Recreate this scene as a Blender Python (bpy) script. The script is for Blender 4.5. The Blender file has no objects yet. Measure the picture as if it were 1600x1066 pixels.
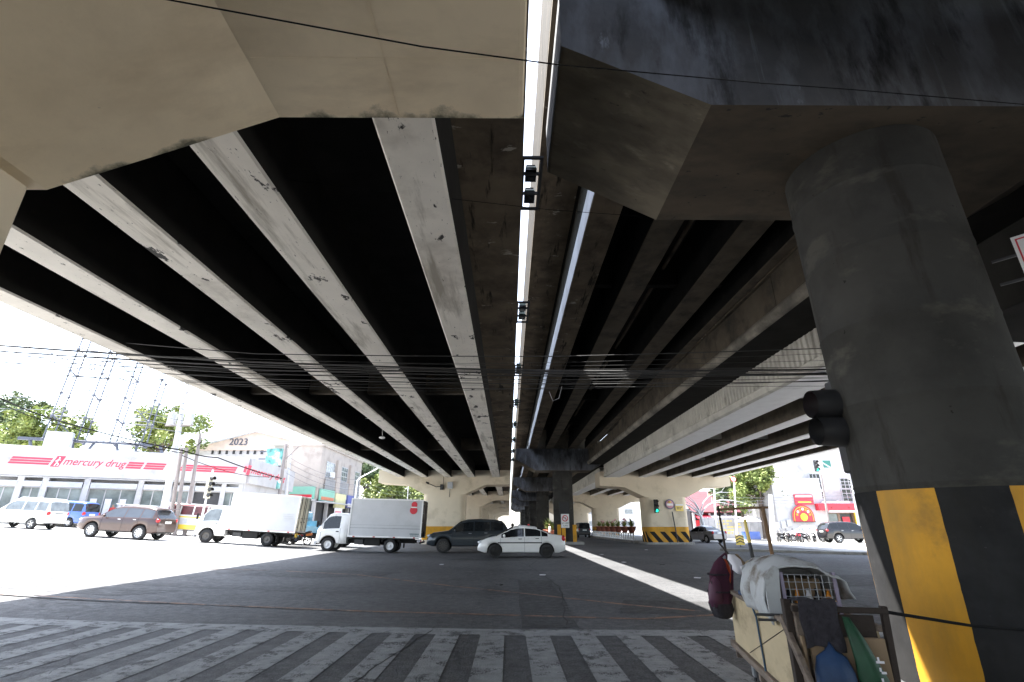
import bpy, math, random
import mathutils
from mathutils import Vector, Matrix, noise
random.seed(7)
sc = bpy.context.scene
C = sc.collection
R = math.radians
pi = math.pi

# ------------------------------------------------------------------ camera
CAMZ = 1.45
FPX = 776.0
TH = math.atan(289 / 776)
YAW = math.atan(5 / 776 * math.cos(TH))
cd = bpy.data.cameras.new('camera')
cam = bpy.data.objects.new('camera', cd)
C.objects.link(cam)
cd.sensor_fit = 'HORIZONTAL'
cd.sensor_width = 36.0
cd.lens = 36.0 * FPX / 1600
cd.clip_start = 0.05
cd.clip_end = 3000
cam.location = (0, 0, CAMZ)
cam.rotation_euler = (R(90) + TH, 0, -YAW)
sc.camera = cam

# ------------------------------------------------------------------ light
SUN_T = Vector((0.40, -0.205, -1.0)).normalized()
w = bpy.data.worlds.new('World')
sc.world = w
w.use_nodes = True
nt = w.node_tree
for n in list(nt.nodes):
    nt.nodes.remove(n)
wo = nt.nodes.new('ShaderNodeOutputWorld')
bg = nt.nodes.new('ShaderNodeBackground')
sky = nt.nodes.new('ShaderNodeTexSky')
sky.sky_type = 'NISHITA'
sky.sun_disc = False
sky.sun_elevation = math.asin(-SUN_T.z)
sky.sun_rotation = math.atan2(-SUN_T.x, -SUN_T.y)
sky.air_density = 1.0
sky.dust_density = 1.5
sky.ozone_density = 1.0
hs = nt.nodes.new('ShaderNodeHueSaturation')   # thin tropical haze takes some blue out of the sky
hs.inputs['Saturation'].default_value = 0.62
nt.links.new(sky.outputs[0], hs.inputs['Color'])
nt.links.new(hs.outputs[0], bg.inputs[0])
bg.inputs[1].default_value = 0.15
nt.links.new(bg.outputs[0], wo.inputs[0])
sd = bpy.data.lights.new('sun', 'SUN')
sun = bpy.data.objects.new('sun', sd)
C.objects.link(sun)
sd.energy = 5.0
sd.angle = R(0.53)
sd.color = (1.0, 0.97, 0.925)
sun.rotation_euler = SUN_T.to_track_quat('-Z', 'Y').to_euler()
sun.location = (-20, 8, 50)

sc.view_settings.view_transform = 'Standard'
sc.view_settings.look = 'None'
sc.view_settings.gamma = 1
sc.view_settings.exposure = 2.5
sc.view_settings.use_curve_mapping = False
sc.cycles.max_bounces = 8
sc.cycles.diffuse_bounces = 4
sc.cycles.glossy_bounces = 3
sc.cycles.sample_clamp_indirect = 6
sc.cycles.use_denoising = True

# ------------------------------------------------------------------ helpers
def gz(x, y=0):
    """height of the ground: the cross street climbs gently to the left"""
    t = -x - 8.5
    h = 0.0 if t < -4 else 0.055 * (math.log1p(math.exp(t * 0.8)) / 0.8 if t < 30 else t)
    return min(h, 2.6)

def at(px, py, Y):
    """the place at distance Y down the road seen along one line of sight of the photograph"""
    u = (px - 800) / FPX
    v = (533 - py) / FPX
    c, s = math.cos(TH), math.sin(TH)
    d = (u, c - v * s, s + v * c)
    cy, sy = math.cos(YAW), math.sin(YAW)
    e = Vector((d[0] * cy + d[1] * sy, -d[0] * sy + d[1] * cy, d[2]))
    return Vector((0, 0, CAMZ)) + e * (Y / e.y)

class MB:
    def __init__(s):
        s.v, s.f, s.m, s.sm = [], [], [], []
        s.T = None
    def add(s, vs, fs, mi=0, smooth=False):
        b = len(s.v)
        if s.T is not None:
            vs = [tuple(s.T @ Vector(p)) for p in vs]
        s.v += [tuple(p) for p in vs]
        for f in fs:
            s.f.append([b + i for i in f])
            s.m.append(mi)
            s.sm.append(smooth)
        return s
    def box(s, x0, x1, y0, y1, z0, z1, mi=0):
        vs = [(x0, y0, z0), (x1, y0, z0), (x1, y1, z0), (x0, y1, z0), (x0, y0, z1), (x1, y0, z1), (x1, y1, z1), (x0, y1, z1)]
        return s.add(vs, [(0, 3, 2, 1), (4, 5, 6, 7), (0, 1, 5, 4), (1, 2, 6, 5), (2, 3, 7, 6), (3, 0, 4, 7)], mi)
    def prism(s, poly, a, b, axis='y', mi=0, smooth=False):
        n = len(poly)
        if axis == 'y':
            f = lambda p, t: (p[0], t, p[1])
        elif axis == 'x':
            f = lambda p, t: (t, p[0], p[1])
        else:
            f = lambda p, t: (p[0], p[1], t)
        vs = [f(p, a) for p in poly] + [f(p, b) for p in poly]
        fs = [tuple(range(n - 1, -1, -1)), tuple(range(n, 2 * n))]
        s.add(vs, fs, mi)
        s.add(vs, [(i, (i + 1) % n, (i + 1) % n + n, i + n) for i in range(n)], mi, smooth)
        return s
    def cone(s, p, q, r0, r1=None, n=8, mi=0, caps=True, smooth=True):
        p, q = Vector(p), Vector(q)
        r1 = r0 if r1 is None else r1
        d = (q - p)
        if d.length < 1e-6:
            return s
        d.normalize()
        a = d.orthogonal().normalized()
        b = d.cross(a)
        vs = []
        for c, r in ((p, r0), (q, r1)):
            for i in range(n):
                t = 2 * pi * i / n
                vs.append(c + (a * math.cos(t) + b * math.sin(t)) * r)
        s.add(vs, [(i, (i + 1) % n, (i + 1) % n + n, i + n) for i in range(n)], mi, smooth)
        if caps:
            s.add(vs, [tuple(range(n - 1, -1, -1)), tuple(range(n, 2 * n))], mi)
        return s
    def path(s, pts, r, n=6, mi=0):
        for i in range(len(pts) - 1):
            s.cone(pts[i], pts[i + 1], r, r, n, mi, caps=(i in (0, len(pts) - 2)))
        return s
    def lathe(s, prof, n=24, c=(0, 0, 0), mi=0, smooth=True, axis='z', a0=0, a1=2 * pi):
        vs = []
        full = abs(a1 - a0 - 2 * pi) < 1e-6
        k = n if full else n + 1
        for (r, z) in prof:
            for i in range(k):
                t = a0 + (a1 - a0) * i / n
                x, y, zz = r * math.cos(t), r * math.sin(t), z
                if axis == 'x':
                    x, y, zz = zz, x, y
                elif axis == 'y':
                    x, y, zz = x, zz, y
                vs.append((c[0] + x, c[1] + y, c[2] + zz))
        fs = []
        for j in range(len(prof) - 1):
            for i in range(n if full else n):
                i2 = (i + 1) % k
                fs.append((j * k + i, j * k + i2, (j + 1) * k + i2, (j + 1) * k + i))
        return s.add(vs, fs, mi, smooth)
    def ball(s, c, r, n=8, mi=0, sq=(1, 1, 1)):
        vs, fs = [], []
        k = n // 2 + 1
        for j in range(k + 1):
            p = pi * j / k
            for i in range(n):
                t = 2 * pi * i / n
                vs.append((c[0] + r * sq[0] * math.sin(p) * math.cos(t), c[1] + r * sq[1] * math.sin(p) * math.sin(t), c[2] - r * sq[2] * math.cos(p)))
        for j in range(k):
            for i in range(n):
                i2 = (i + 1) % n
                fs.append((j * n + i, j * n + i2, (j + 1) * n + i2, (j + 1) * n + i))
        return s.add(vs, fs, mi, True)
    def build(s, name, mats, parent=None, off=None, bevel=0, kind=None, weld=True):
        if off is None:
            off = (0, 0, 0)
        me = bpy.data.meshes.new(name)
        me.from_pydata([(a - off[0], b - off[1], c - off[2]) for a, b, c in s.v], [], s.f)
        if not isinstance(mats, (list, tuple)):
            mats = [mats]
        for m in mats:
            me.materials.append(m)
        me.polygons.foreach_set('material_index', s.m)
        me.polygons.foreach_set('use_smooth', s.sm)
        me.update()
        o = bpy.data.objects.new(name, me)
        C.objects.link(o)
        if parent is not None:
            o.parent = parent
        if bevel:
            b = o.modifiers.new('bevel', 'BEVEL')
            b.width = bevel
            b.segments = 2
            b.limit_method = 'ANGLE'
            b.angle_limit = R(40)
        if kind:
            o['kind'] = kind
        return o

def tag(o, label, cat, group=None):
    o['label'] = label
    o['category'] = cat
    if group:
        o['group'] = group
    return o

def thing(name, label, cat, loc=(0, 0, 0), rz=0, group=None):
    o = bpy.data.objects.new(name, None)
    o.empty_display_size = 0.2
    C.objects.link(o)
    o.location = loc
    o.rotation_euler = (0, 0, rz)
    return tag(o, label, cat, group)

def dup(root, loc, rz=None, label=None, scale=None):
    def cp(o, par):
        c = o.copy()
        C.objects.link(c)
        if par is not None:
            c.parent = par
        for ch in kids.get(o.name, []):
            cp(ch, c)
        return c
    kids = {}
    def walk(o):
        kids[o.name] = list(o.children)
        for ch in o.children:
            walk(ch)
    walk(root)
    r = cp(root, None)
    r.location = loc
    if rz is not None:
        r.rotation_euler = (0, 0, rz)
    if label:
        r['label'] = label
    if scale:
        r.scale = scale
    return r

# ------------------------------------------------------------------ materials
def N(t, ty, **k):
    n = t.nodes.new(ty)
    for a, b in k.items():
        setattr(n, a, b)
    return n

def mat(name, col, rough=0.7, metal=0.0, var=0.12, scale=2.0, bump=0.0, bscale=30.0, col2=None, dirt=0.5,
        dscale=1.5, dsharp=0.12, stretch=(1, 1, 1), coat=0.0, emit=None, spec=None, detail=6, streak=None):
    m = bpy.data.materials.new(name)
    m.use_nodes = True
    t = m.node_tree
    b = t.nodes['Principled BSDF']
    b.inputs['Roughness'].default_value = rough
    b.inputs['Metallic'].default_value = metal
    if coat:
        b.inputs['Coat Weight'].default_value = coat
        b.inputs['Coat Roughness'].default_value = 0.08
    if spec is not None:
        b.inputs['Specular IOR Level'].default_value = spec
    if emit:
        b.inputs['Emission Color'].default_value = (*emit[0], 1)
        b.inputs['Emission Strength'].default_value = emit[1]
    tc = N(t, 'ShaderNodeTexCoord')
    mp = N(t, 'ShaderNodeMapping')
    mp.inputs['Scale'].default_value = stretch
    t.links.new(tc.outputs['Object'], mp.inputs[0])
    n1 = N(t, 'ShaderNodeTexNoise')
    n1.inputs['Scale'].default_value = scale
    n1.inputs['Detail'].default_value = detail
    n1.inputs['Roughness'].default_value = 0.6
    t.links.new(mp.outputs[0], n1.inputs['Vector'])
    mr = N(t, 'ShaderNodeMapRange')
    mr.inputs['From Min'].default_value = 0.3
    mr.inputs['From Max'].default_value = 0.7
    mr.inputs['To Min'].default_value = 1 - var
    mr.inputs['To Max'].default_value = 1 + var
    t.links.new(n1.outputs['Fac'], mr.inputs['Value'])
    mul = N(t, 'ShaderNodeVectorMath', operation='SCALE')
    mul.inputs[0].default_value = col
    t.links.new(mr.outputs[0], mul.inputs['Scale'])
    out = mul.outputs[0]
    def blend(colr, sc_, thr, sharp, st, dt=8.0):
        nonlocal out
        mp2 = N(t, 'ShaderNodeMapping')
        mp2.inputs['Scale'].default_value = st
        mp2.inputs['Location'].default_value = (3.1, 7.7, 1.3)
        t.links.new(tc.outputs['Object'], mp2.inputs[0])
        n2 = N(t, 'ShaderNodeTexNoise')
        n2.inputs['Scale'].default_value = sc_
        n2.inputs['Detail'].default_value = dt
        n2.inputs['Roughness'].default_value = 0.65
        t.links.new(mp2.outputs[0], n2.inputs['Vector'])
        r2 = N(t, 'ShaderNodeMapRange')
        r2.inputs['From Min'].default_value = thr - sharp / 2
        r2.inputs['From Max'].default_value = thr + sharp / 2
        t.links.new(n2.outputs['Fac'], r2.inputs['Value'])
        mx = N(t, 'ShaderNodeMix', data_type='RGBA')
        t.links.new(r2.outputs[0], mx.inputs['Factor'])
        t.links.new(out, mx.inputs['A'])
        mx.inputs['B'].default_value = (*colr, 1)
        out = mx.outputs['Result']
    if col2:
        blend(col2, dscale, dirt, dsharp, stretch)
    if streak:
        for (cc, s_, th, sh, st) in streak:
            blend(cc, s_, th, sh, st)
    t.links.new(out, b.inputs['Base Color'])
    if bump:
        n3 = N(t, 'ShaderNodeTexNoise')
        n3.inputs['Scale'].default_value = bscale
        n3.inputs['Detail'].default_value = 5
        t.links.new(tc.outputs['Object'], n3.inputs['Vector'])
        bp = N(t, 'ShaderNodeBump')
        bp.inputs['Strength'].default_value = bump
        bp.inputs['Distance'].default_value = 0.02
        t.links.new(n3.outputs['Fac'], bp.inputs['Height'])
        t.links.new(bp.outputs[0], b.inputs['Normal'])
    return m

M = {}
M['cream'] = mat('cream_paint', (0.68, 0.59, 0.45), 0.75, var=0.05, scale=0.7, bump=0.15, bscale=6, col2=(0.42, 0.35, 0.24), dirt=0.66, dscale=0.8, dsharp=0.25,
                 streak=[((0.12, 0.10, 0.07), 5.0, 0.76, 0.03, (1, 1, 1))])
def edge_stain(m, y_edge, w_):
    """damp grey stain creeping in from one edge of a pier cap (object space y)"""
    t = m.node_tree
    b = t.nodes['Principled BSDF']
    src = b.inputs['Base Color'].links[0].from_socket
    tc = N(t, 'ShaderNodeTexCoord')
    sx = N(t, 'ShaderNodeSeparateXYZ')
    t.links.new(tc.outputs['Object'], sx.inputs[0])
    n = N(t, 'ShaderNodeTexNoise')
    n.inputs['Scale'].default_value = 1.3
    n.inputs['Detail'].default_value = 7
    n.inputs['Roughness'].default_value = 0.65
    t.links.new(tc.outputs['Object'], n.inputs['Vector'])
    r = N(t, 'ShaderNodeMapRange')
    r.inputs['From Min'].default_value = 0.42
    r.inputs['From Max'].default_value = 0.72
    r.inputs['To Min'].default_value = -0.06
    r.inputs['To Max'].default_value = w_
    t.links.new(n.outputs['Fac'], r.inputs['Value'])
    ad = N(t, 'ShaderNodeMath', operation='ADD')
    t.links.new(sx.outputs['Y'], ad.inputs[0])
    t.links.new(r.outputs[0], ad.inputs[1])
    r2 = N(t, 'ShaderNodeMapRange')
    r2.inputs['From Min'].default_value = y_edge - 0.04
    r2.inputs['From Max'].default_value = y_edge + 0.04
    t.links.new(ad.outputs[0], r2.inputs['Value'])
    mx = N(t, 'ShaderNodeMix', data_type='RGBA')
    t.links.new(r2.outputs[0], mx.inputs['Factor'])
    t.links.new(src, mx.inputs['A'])
    mx.inputs['B'].default_value = (0.14, 0.13, 0.09, 1)
    t.links.new(mx.outputs['Result'], b.inputs['Base Color'])
    return m
M['cream_near'] = edge_stain(mat('cream_paint_damp_edge', (0.86, 0.72, 0.51), 0.75, var=0.05, scale=0.5, bump=0.2, bscale=7, col2=(0.68, 0.56, 0.39), dirt=0.64, dscale=0.6, dsharp=0.3,
                 streak=[((0.14, 0.12, 0.09), 6.0, 0.72, 0.02, (1, 1, 1)), ((0.70, 0.57, 0.39), 1.3, 0.58, 0.2, (0.6, 1.6, 1)), ((0.10, 0.09, 0.07), 26.0, 0.73, 0.02, (1, 1, 1)), ((0.75, 0.68, 0.55), 14.0, 0.74, 0.03, (1, 0.4, 1))]), 3.43 - 2.2, 0.16)
M['lip_sheen'] = mat('streaked_lip_painted_sheen', (0.30, 0.27, 0.22), 0.8, var=0.3, scale=2.0, bump=0.3, bscale=8, col2=(0.10, 0.09, 0.075), dirt=0.52, dscale=0.9, dsharp=0.2, stretch=(1, 0.6, 1))  # lighter colour stands in for the sheen along the deck's lower edge
M['cream_dirty'] = mat('cream_paint_dirty', (0.58, 0.56, 0.50), 0.8, var=0.12, scale=1.5, bump=0.2, bscale=8, col2=(0.34, 0.32, 0.28), dirt=0.6, dscale=1.1, dsharp=0.2)
M['soffit'] = mat('whitewashed_girder', (0.74, 0.70, 0.63), 0.8, var=0.08, scale=1.3, bump=0.2, bscale=12, col2=(0.40, 0.36, 0.31), dirt=0.64, dscale=0.5, dsharp=0.2,
                  streak=[((0.03, 0.028, 0.025), 3.0, 0.625, 0.025, (1.0, 0.5, 1.0)), ((0.05, 0.045, 0.04), 12.0, 0.665, 0.02, (1.3, 0.5, 1.0)), ((0.07, 0.065, 0.055), 20.0, 0.66, 0.02, (1.7, 0.3, 1.0)), ((0.33, 0.30, 0.25), 0.9, 0.60, 0.12, (2.5, 0.25, 1.0))])
M['deck_shade'] = mat('concrete_painted_shade', (0.022, 0.021, 0.019), 0.95, var=0.3, scale=1.2, bump=0.1, col2=(0.045, 0.04, 0.033), dirt=0.68, dscale=0.9, dsharp=0.1, spec=0.1)  # shade under the decks put into a near-black concrete colour
M['grime_and_shade'] = mat('grimy_and_shaded_concrete', (0.12, 0.10, 0.075), 0.92, var=0.3, scale=1.0, bump=0.25, bscale=9, col2=(0.05, 0.045, 0.04), dirt=0.58, dscale=1.2, dsharp=0.2, spec=0.2,
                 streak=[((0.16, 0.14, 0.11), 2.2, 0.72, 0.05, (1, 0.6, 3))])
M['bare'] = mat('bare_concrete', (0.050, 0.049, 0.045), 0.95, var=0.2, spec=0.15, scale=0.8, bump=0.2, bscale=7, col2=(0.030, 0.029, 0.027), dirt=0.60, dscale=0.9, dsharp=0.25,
                streak=[((0.02, 0.018, 0.016), 7.0, 0.70, 0.02, (1, 1, 1)), ((0.035, 0.032, 0.028), 1.3, 0.60, 0.10, (2, 2, 0.35)), ((0.20, 0.19, 0.17), 22.0, 0.74, 0.02, (1, 1, 1)), ((0.075, 0.072, 0.062), 1.0, 0.60, 0.1, (1, 1, 2))])
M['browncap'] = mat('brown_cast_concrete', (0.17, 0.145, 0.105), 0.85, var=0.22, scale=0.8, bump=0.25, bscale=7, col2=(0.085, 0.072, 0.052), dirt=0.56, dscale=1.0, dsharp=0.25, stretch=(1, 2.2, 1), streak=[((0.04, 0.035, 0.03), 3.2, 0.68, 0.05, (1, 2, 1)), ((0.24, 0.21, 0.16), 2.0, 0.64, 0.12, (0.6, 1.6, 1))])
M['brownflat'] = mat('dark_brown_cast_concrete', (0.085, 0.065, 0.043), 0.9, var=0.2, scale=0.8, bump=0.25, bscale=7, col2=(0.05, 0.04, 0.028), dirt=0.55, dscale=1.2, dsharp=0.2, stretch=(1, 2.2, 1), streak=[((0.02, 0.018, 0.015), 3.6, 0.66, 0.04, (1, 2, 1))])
M['grime_and_shade2'] = mat('brown_streaked_soffit', (0.17, 0.135, 0.095), 0.92, var=0.3, scale=1.2, bump=0.25, bscale=9, spec=0.2, col2=(0.08, 0.065, 0.05), dirt=0.55, dscale=1.0, dsharp=0.2,
                  streak=[((0.42, 0.38, 0.32), 1.6, 0.66, 0.04, (1.2, 2.6, 1)), ((0.03, 0.026, 0.02), 2.0, 0.62, 0.08, (2.5, 0.3, 1))])
M['rain'] = mat('rain_stained_concrete', (0.060, 0.062, 0.067), 0.85, var=0.2, scale=1.0, bump=0.3, bscale=7, col2=(0.10, 0.10, 0.105), dirt=0.5, dscale=0.8, dsharp=0.3,
                streak=[((0.17, 0.18, 0.205), 1.1, 0.57, 0.20, (1.3, 1.3, 0.45)), ((0.22, 0.235, 0.27), 3.2, 0.68, 0.06, (1.2, 1.2, 0.5)), ((0.14, 0.15, 0.17), 2.6, 0.62, 0.08, (2.6, 2.6, 0.14)), ((0.03, 0.03, 0.032), 1.6, 0.60, 0.12, (1.6, 1.6, 0.4))])
M['tan'] = mat('tan_wall_painted_shade', (0.023, 0.018, 0.0115), 0.95, var=0.45, scale=1.3, spec=0.1, bump=0.2, col2=(0.10, 0.08, 0.06), dirt=0.67, dscale=2.6, dsharp=0.06, stretch=(1, 1, 1.8))  # near-black tan takes the place of shade on the sunlit parapet faces
M['pale'] = mat('pale_concrete_painted_skylight', (0.34, 0.35, 0.37), 0.75, var=0.25, scale=1.2, bump=0.15, col2=(0.25, 0.25, 0.25), dirt=0.6, dscale=1.8, dsharp=0.2, stretch=(1, 0.5, 1))  # skylight on the outer flange face painted as a pale bluish tone
M['yellow'] = mat('yellow_paint', (0.60, 0.29, 0.014), 0.7, var=0.10, scale=2.2, bump=0.15, bscale=9, col2=(0.40, 0.20, 0.02), dirt=0.67, dscale=1.5, dsharp=0.1,
                  streak=[((0.10, 0.06, 0.02), 7.0, 0.70, 0.03, (1, 1, 1)), ((0.20, 0.19, 0.17), 16.0, 0.71, 0.02, (1, 1, 1)), ((0.36, 0.20, 0.03), 1.1, 0.58, 0.2, (1, 1, 0.3)), ((0.08, 0.07, 0.06), 30.0, 0.73, 0.03, (1, 1, 0.3))])
M['black'] = mat('black_paint', (0.030, 0.030, 0.031), 0.9, var=0.3, scale=2.2, bump=0.15, bscale=9, spec=0.04, col2=(0.05, 0.05, 0.05), dirt=0.66, dscale=3.0, dsharp=0.15, streak=[((0.10, 0.10, 0.095), 18.0, 0.70, 0.02, (1, 1, 1)), ((0.028, 0.027, 0.025), 1.2, 0.58, 0.2, (1, 1, 0.3))])
M['dark'] = mat('dark_metal', (0.02, 0.02, 0.022), 0.5, var=0.2)
M['cable'] = mat('black_cable', (0.012, 0.012, 0.013), 0.9, var=0.2, spec=0.05)
M['wire'] = mat('grey_black_wire', (0.05, 0.05, 0.05), 0.6, var=0.2)
M['steel'] = mat('grey_steel', (0.35, 0.36, 0.38), 0.45, metal=0.6, var=0.15)
M['grey'] = mat('pale_grey_paint', (0.45, 0.46, 0.48), 0.6, var=0.12)
M['white'] = mat('white_paint', (0.80, 0.80, 0.79), 0.5, var=0.05, col2=(0.55, 0.54, 0.52), dirt=0.68, dscale=1.2, dsharp=0.2)
M['red'] = mat('red_paint', (0.60, 0.03, 0.05), 0.5, var=0.08)
M['green'] = mat('green_paint', (0.03, 0.16, 0.13), 0.5, var=0.15)
M['wood'] = mat('rough_wood', (0.22, 0.13, 0.07), 0.8, var=0.3, scale=3, stretch=(4, 4, 0.6), bump=0.3)

# ground -----------------------------------------------------------
def road_material(name, base, painted=None):
    m = bpy.data.materials.new(name)
    m.use_nodes = True
    t = m.node_tree
    b = t.nodes['Principled BSDF']
    L = t.links.new
    tc = N(t, 'ShaderNodeTexCoord')
    def noi(s, d=4, r=0.6, st=None, dist=0.0):
        n = N(t, 'ShaderNodeTexNoise')
        n.inputs['Scale'].default_value = s
        n.inputs['Detail'].default_value = d
        n.inputs['Roughness'].default_value = r
        n.inputs['Distortion'].default_value = dist
        if st:
            mp = N(t, 'ShaderNodeMapping')
            mp.inputs['Scale'].default_value = st
            L(tc.outputs['Object'], mp.inputs[0])
            L(mp.outputs[0], n.inputs['Vector'])
        else:
            L(tc.outputs['Object'], n.inputs['Vector'])
        return n.outputs['Fac']
    def rng(v, a, c, lo, hi):
        r = N(t, 'ShaderNodeMapRange')
        r.inputs['From Min'].default_value = a
        r.inputs['From Max'].default_value = c
        r.inputs['To Min'].default_value = lo
        r.inputs['To Max'].default_value = hi
        L(v, r.inputs['Value'])
        return r.outputs[0]
    def mth(op, a, c):
        x = N(t, 'ShaderNodeMath', operation=op)
        for i, q in enumerate((a, c)):
            if hasattr(q, 'links'):
                L(q, x.inputs[i])
            else:
                x.inputs[i].default_value = q
        return x.outputs[0]
    big = rng(noi(0.16, 4, 0.6), 0.35, 0.65, 0.68, 1.32)
    mid = rng(noi(0.9, 6, 0.65, (1.0, 0.5, 1)), 0.35, 0.65, 0.85, 1.15)
    grain = mth('MULTIPLY', rng(noi(38, 3, 0.75), 0.35, 0.65, 0.55, 1.45), rng(noi(9, 4, 0.7), 0.35, 0.65, 0.8, 1.2))
    val = mth('MULTIPLY', mth('MULTIPLY', big, mid), grain)
    sc_ = N(t, 'ShaderNodeVectorMath', operation='SCALE')
    sc_.inputs[0].default_value = base
    L(val, sc_.inputs['Scale'])
    out = sc_.outputs[0]
    def mixin(fac, colr):
        nonlocal out
        mx = N(t, 'ShaderNodeMix', data_type='RGBA')
        L(fac, mx.inputs['Factor'])
        L(out, mx.inputs['A'])
        mx.inputs['B'].default_value = (*colr, 1)
        out = mx.outputs['Result']
    # tar cracks
    vo = N(t, 'ShaderNodeTexVoronoi', feature='DISTANCE_TO_EDGE')
    vo.inputs['Scale'].default_value = 0.28
    wn = N(t, 'ShaderNodeTexNoise')
    wn.inputs['Scale'].default_value = 1.2
    wn.inputs['Detail'].default_value = 5
    L(tc.outputs['Object'], wn.inputs['Vector'])
    va = N(t, 'ShaderNodeVectorMath', operation='MULTIPLY_ADD')
    va.inputs[1].default_value = (0.9, 0.9, 0)
    L(wn.outputs['Color'], va.inputs[0])
    L(tc.outputs['Object'], va.inputs[2])
    L(va.outputs[0], vo.inputs['Vector'])
    crack = mth('MULTIPLY', rng(vo.outputs['Distance'], 0.0, 0.007, 0.8, 0.0), rng(noi(0.5, 2), 0.45, 0.55, 0, 1))
    mixin(crack, (0.03, 0.03, 0.032))
    # oil and tyre darkening
    mixin(rng(noi(0.35, 5, 0.6, (0.25, 1.4, 1)), 0.54, 0.68, 0, 0.5), (0.038, 0.038, 0.040))
    mixin(rng(noi(1.7, 6, 0.7), 0.64, 0.70, 0, 0.7), (0.020, 0.020, 0.021))
    mixin(rng(noi(14, 3, 0.7), 0.70, 0.74, 0, 0.6), (0.20, 0.20, 0.20))
    mixin(rng(noi(0.5, 5, 0.6), 0.63, 0.66, 0, 0.35), (base[0] * 1.9, base[1] * 1.9, base[2] * 1.95))
    rough = rng(noi(6, 5), 0.3, 0.7, 0.55, 0.85)
    if painted:
        wear = mth('ADD', mth('MULTIPLY', noi(3.0, 8, 0.75), 0.75), mth('MULTIPLY', noi(26, 3, 0.7, (2.2, 0.6, 1)), 0.25))
        wf = rng(wear, painted[1], painted[1] + 0.05, 1, 0)
        mx = N(t, 'ShaderNodeMix', data_type='RGBA')
        L(wf, mx.inputs['Factor'])
        L(out, mx.inputs['A'])
        ps = N(t, 'ShaderNodeVectorMath', operation='SCALE')
        ps.inputs[0].default_value = painted[0]
        L(rng(noi(5, 6, 0.7), 0.3, 0.7, 0.7, 1.2), ps.inputs['Scale'])
        L(ps.outputs[0], mx.inputs['B'])
        out = mx.outputs['Result']
    L(out, b.inputs['Base Color'])
    L(rough, b.inputs['Roughness'])
    bp = N(t, 'ShaderNodeBump')
    bp.inputs['Strength'].default_value = 0.8
    bp.inputs['Distance'].default_value = 0.015
    hh = mth('ADD', noi(45, 2, 0.6), mth('MULTIPLY', noi(3.0, 4), 1.2))
    L(hh, bp.inputs['Height'])
    L(bp.outputs[0], b.inputs['Normal'])
    return m
M['road'] = road_material('asphalt', (0.078, 0.079, 0.082))
M['zebra'] = road_material('worn_white_road_paint', (0.078, 0.079, 0.082), ((0.29, 0.30, 0.305), 0.52))
M['orange_line'] = road_material('worn_orange_road_paint', (0.078, 0.079, 0.082), ((0.26, 0.14, 0.085), 0.50))
M['kerb'] = mat('kerb_concrete', (0.30, 0.29, 0.27), 0.85, var=0.2, scale=2, bump=0.3, col2=(0.14, 0.13, 0.12), dirt=0.6)
M['pave'] = mat('pavement_concrete', (0.34, 0.33, 0.31), 0.85, var=0.15, scale=1.2, bump=0.2, col2=(0.2, 0.19, 0.18), dirt=0.62)

def sheet(xs, ys, dz, name, m, kind='structure', shift=None):
    b = MB()
    nx = len(xs)
    vs = []
    for y in ys:
        for x in xs:
            yy = y + (shift(x) if shift else 0)
            vs.append((x, yy, gz(x) + dz))
    fs = [(j * nx + i, j * nx + i + 1, (j + 1) * nx + i + 1, (j + 1) * nx + i) for j in range(len(ys) - 1) for i in range(nx - 1)]
    b.add(vs, fs, 0, True)
    o = b.build(name, m)
    if kind:
        o['kind'] = kind
    return o

def frange(a, b, n):
    return [a + (b - a) * i / n for i in range(n + 1)]

gxs = [-900, -400, -200, -120] + frange(-80, -4, 76) + [0, 20, 60, 120, 300, 900]
sheet(gxs, [-60, 0, 60, 200, 500, 1800], -0.004, 'road', M['road'])

BRIGHT_ROAD = mat('road_painted_sunlight', (0.42, 0.41, 0.39), 0.85, var=0.12, scale=0.5, bump=0.2, bscale=20, col2=(0.22, 0.215, 0.21), dirt=0.62, dscale=0.5, dsharp=0.1)  # pale road colour added where the sun falls, for brightness and bounce
sheet(frange(-80, -14.5, 60), [-40, 0, 40, 80], 0.0, 'sunlit_road_overlay', BRIGHT_ROAD)
sheet([20.3, 40, 80], [-40, 0, 40, 80, 200], 0.0, 'sunlit_road_overlay', BRIGHT_ROAD)

# painted crossing: longitudinal bars, cross lines
tilt = lambda x: (-0.10 * x if x < 0 else -0.02 * x)
for k in range(-19, 9):
    x0 = 0.25 + 0.64 * k
    sheet([x0 - 0.01, x0 + 0.33], [2.6, 8.02], 0.001, 'crosswalk_bar', M['zebra'], shift=tilt)
sheet(frange(-13, 5.8, 20), [8.024, 8.46], 0.001, 'stop_line', M['zebra'], shift=tilt)
def strip(pts, wd, name, m):
    b = MB()
    vs, fs = [], []
    for i, (x, y) in enumerate(pts):
        a = Vector(pts[max(i - 1, 0)])
        c = Vector(pts[min(i + 1, len(pts) - 1)])
        d = (c - a).normalized()
        n = Vector((-d.y, d.x)) * wd / 2
        vs += [(x + n.x, y + n.y, gz(x) + 0.001), (x - n.x, y - n.y, gz(x) + 0.001)]
    for i in range(len(pts) - 1):
        fs.append((2 * i, 2 * i + 1, 2 * i + 3, 2 * i + 2))
    b.add(vs, fs, 0)
    o = b.build(name, m)
    o['kind'] = 'structure'
strip([(-10.5, 18.2), (-8.0, 18.6), (-4.84, 17.4), (-1.58, 14.33), (0.93, 12.2), (2.4, 10.9), (3.5, 10.15)], 0.13, 'orange_guide_line', M['orange_line'])
strip([(-11.5, 11.6), (-6.2, 11.0), (-2.7, 10.2), (0, 9.75), (2.2, 9.35), (3.6, 9.75)], 0.12, 'orange_guide_line', M['orange_line'])
M['patch'] = road_material('newer_asphalt_patch', (0.040, 0.040, 0.041))
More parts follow.
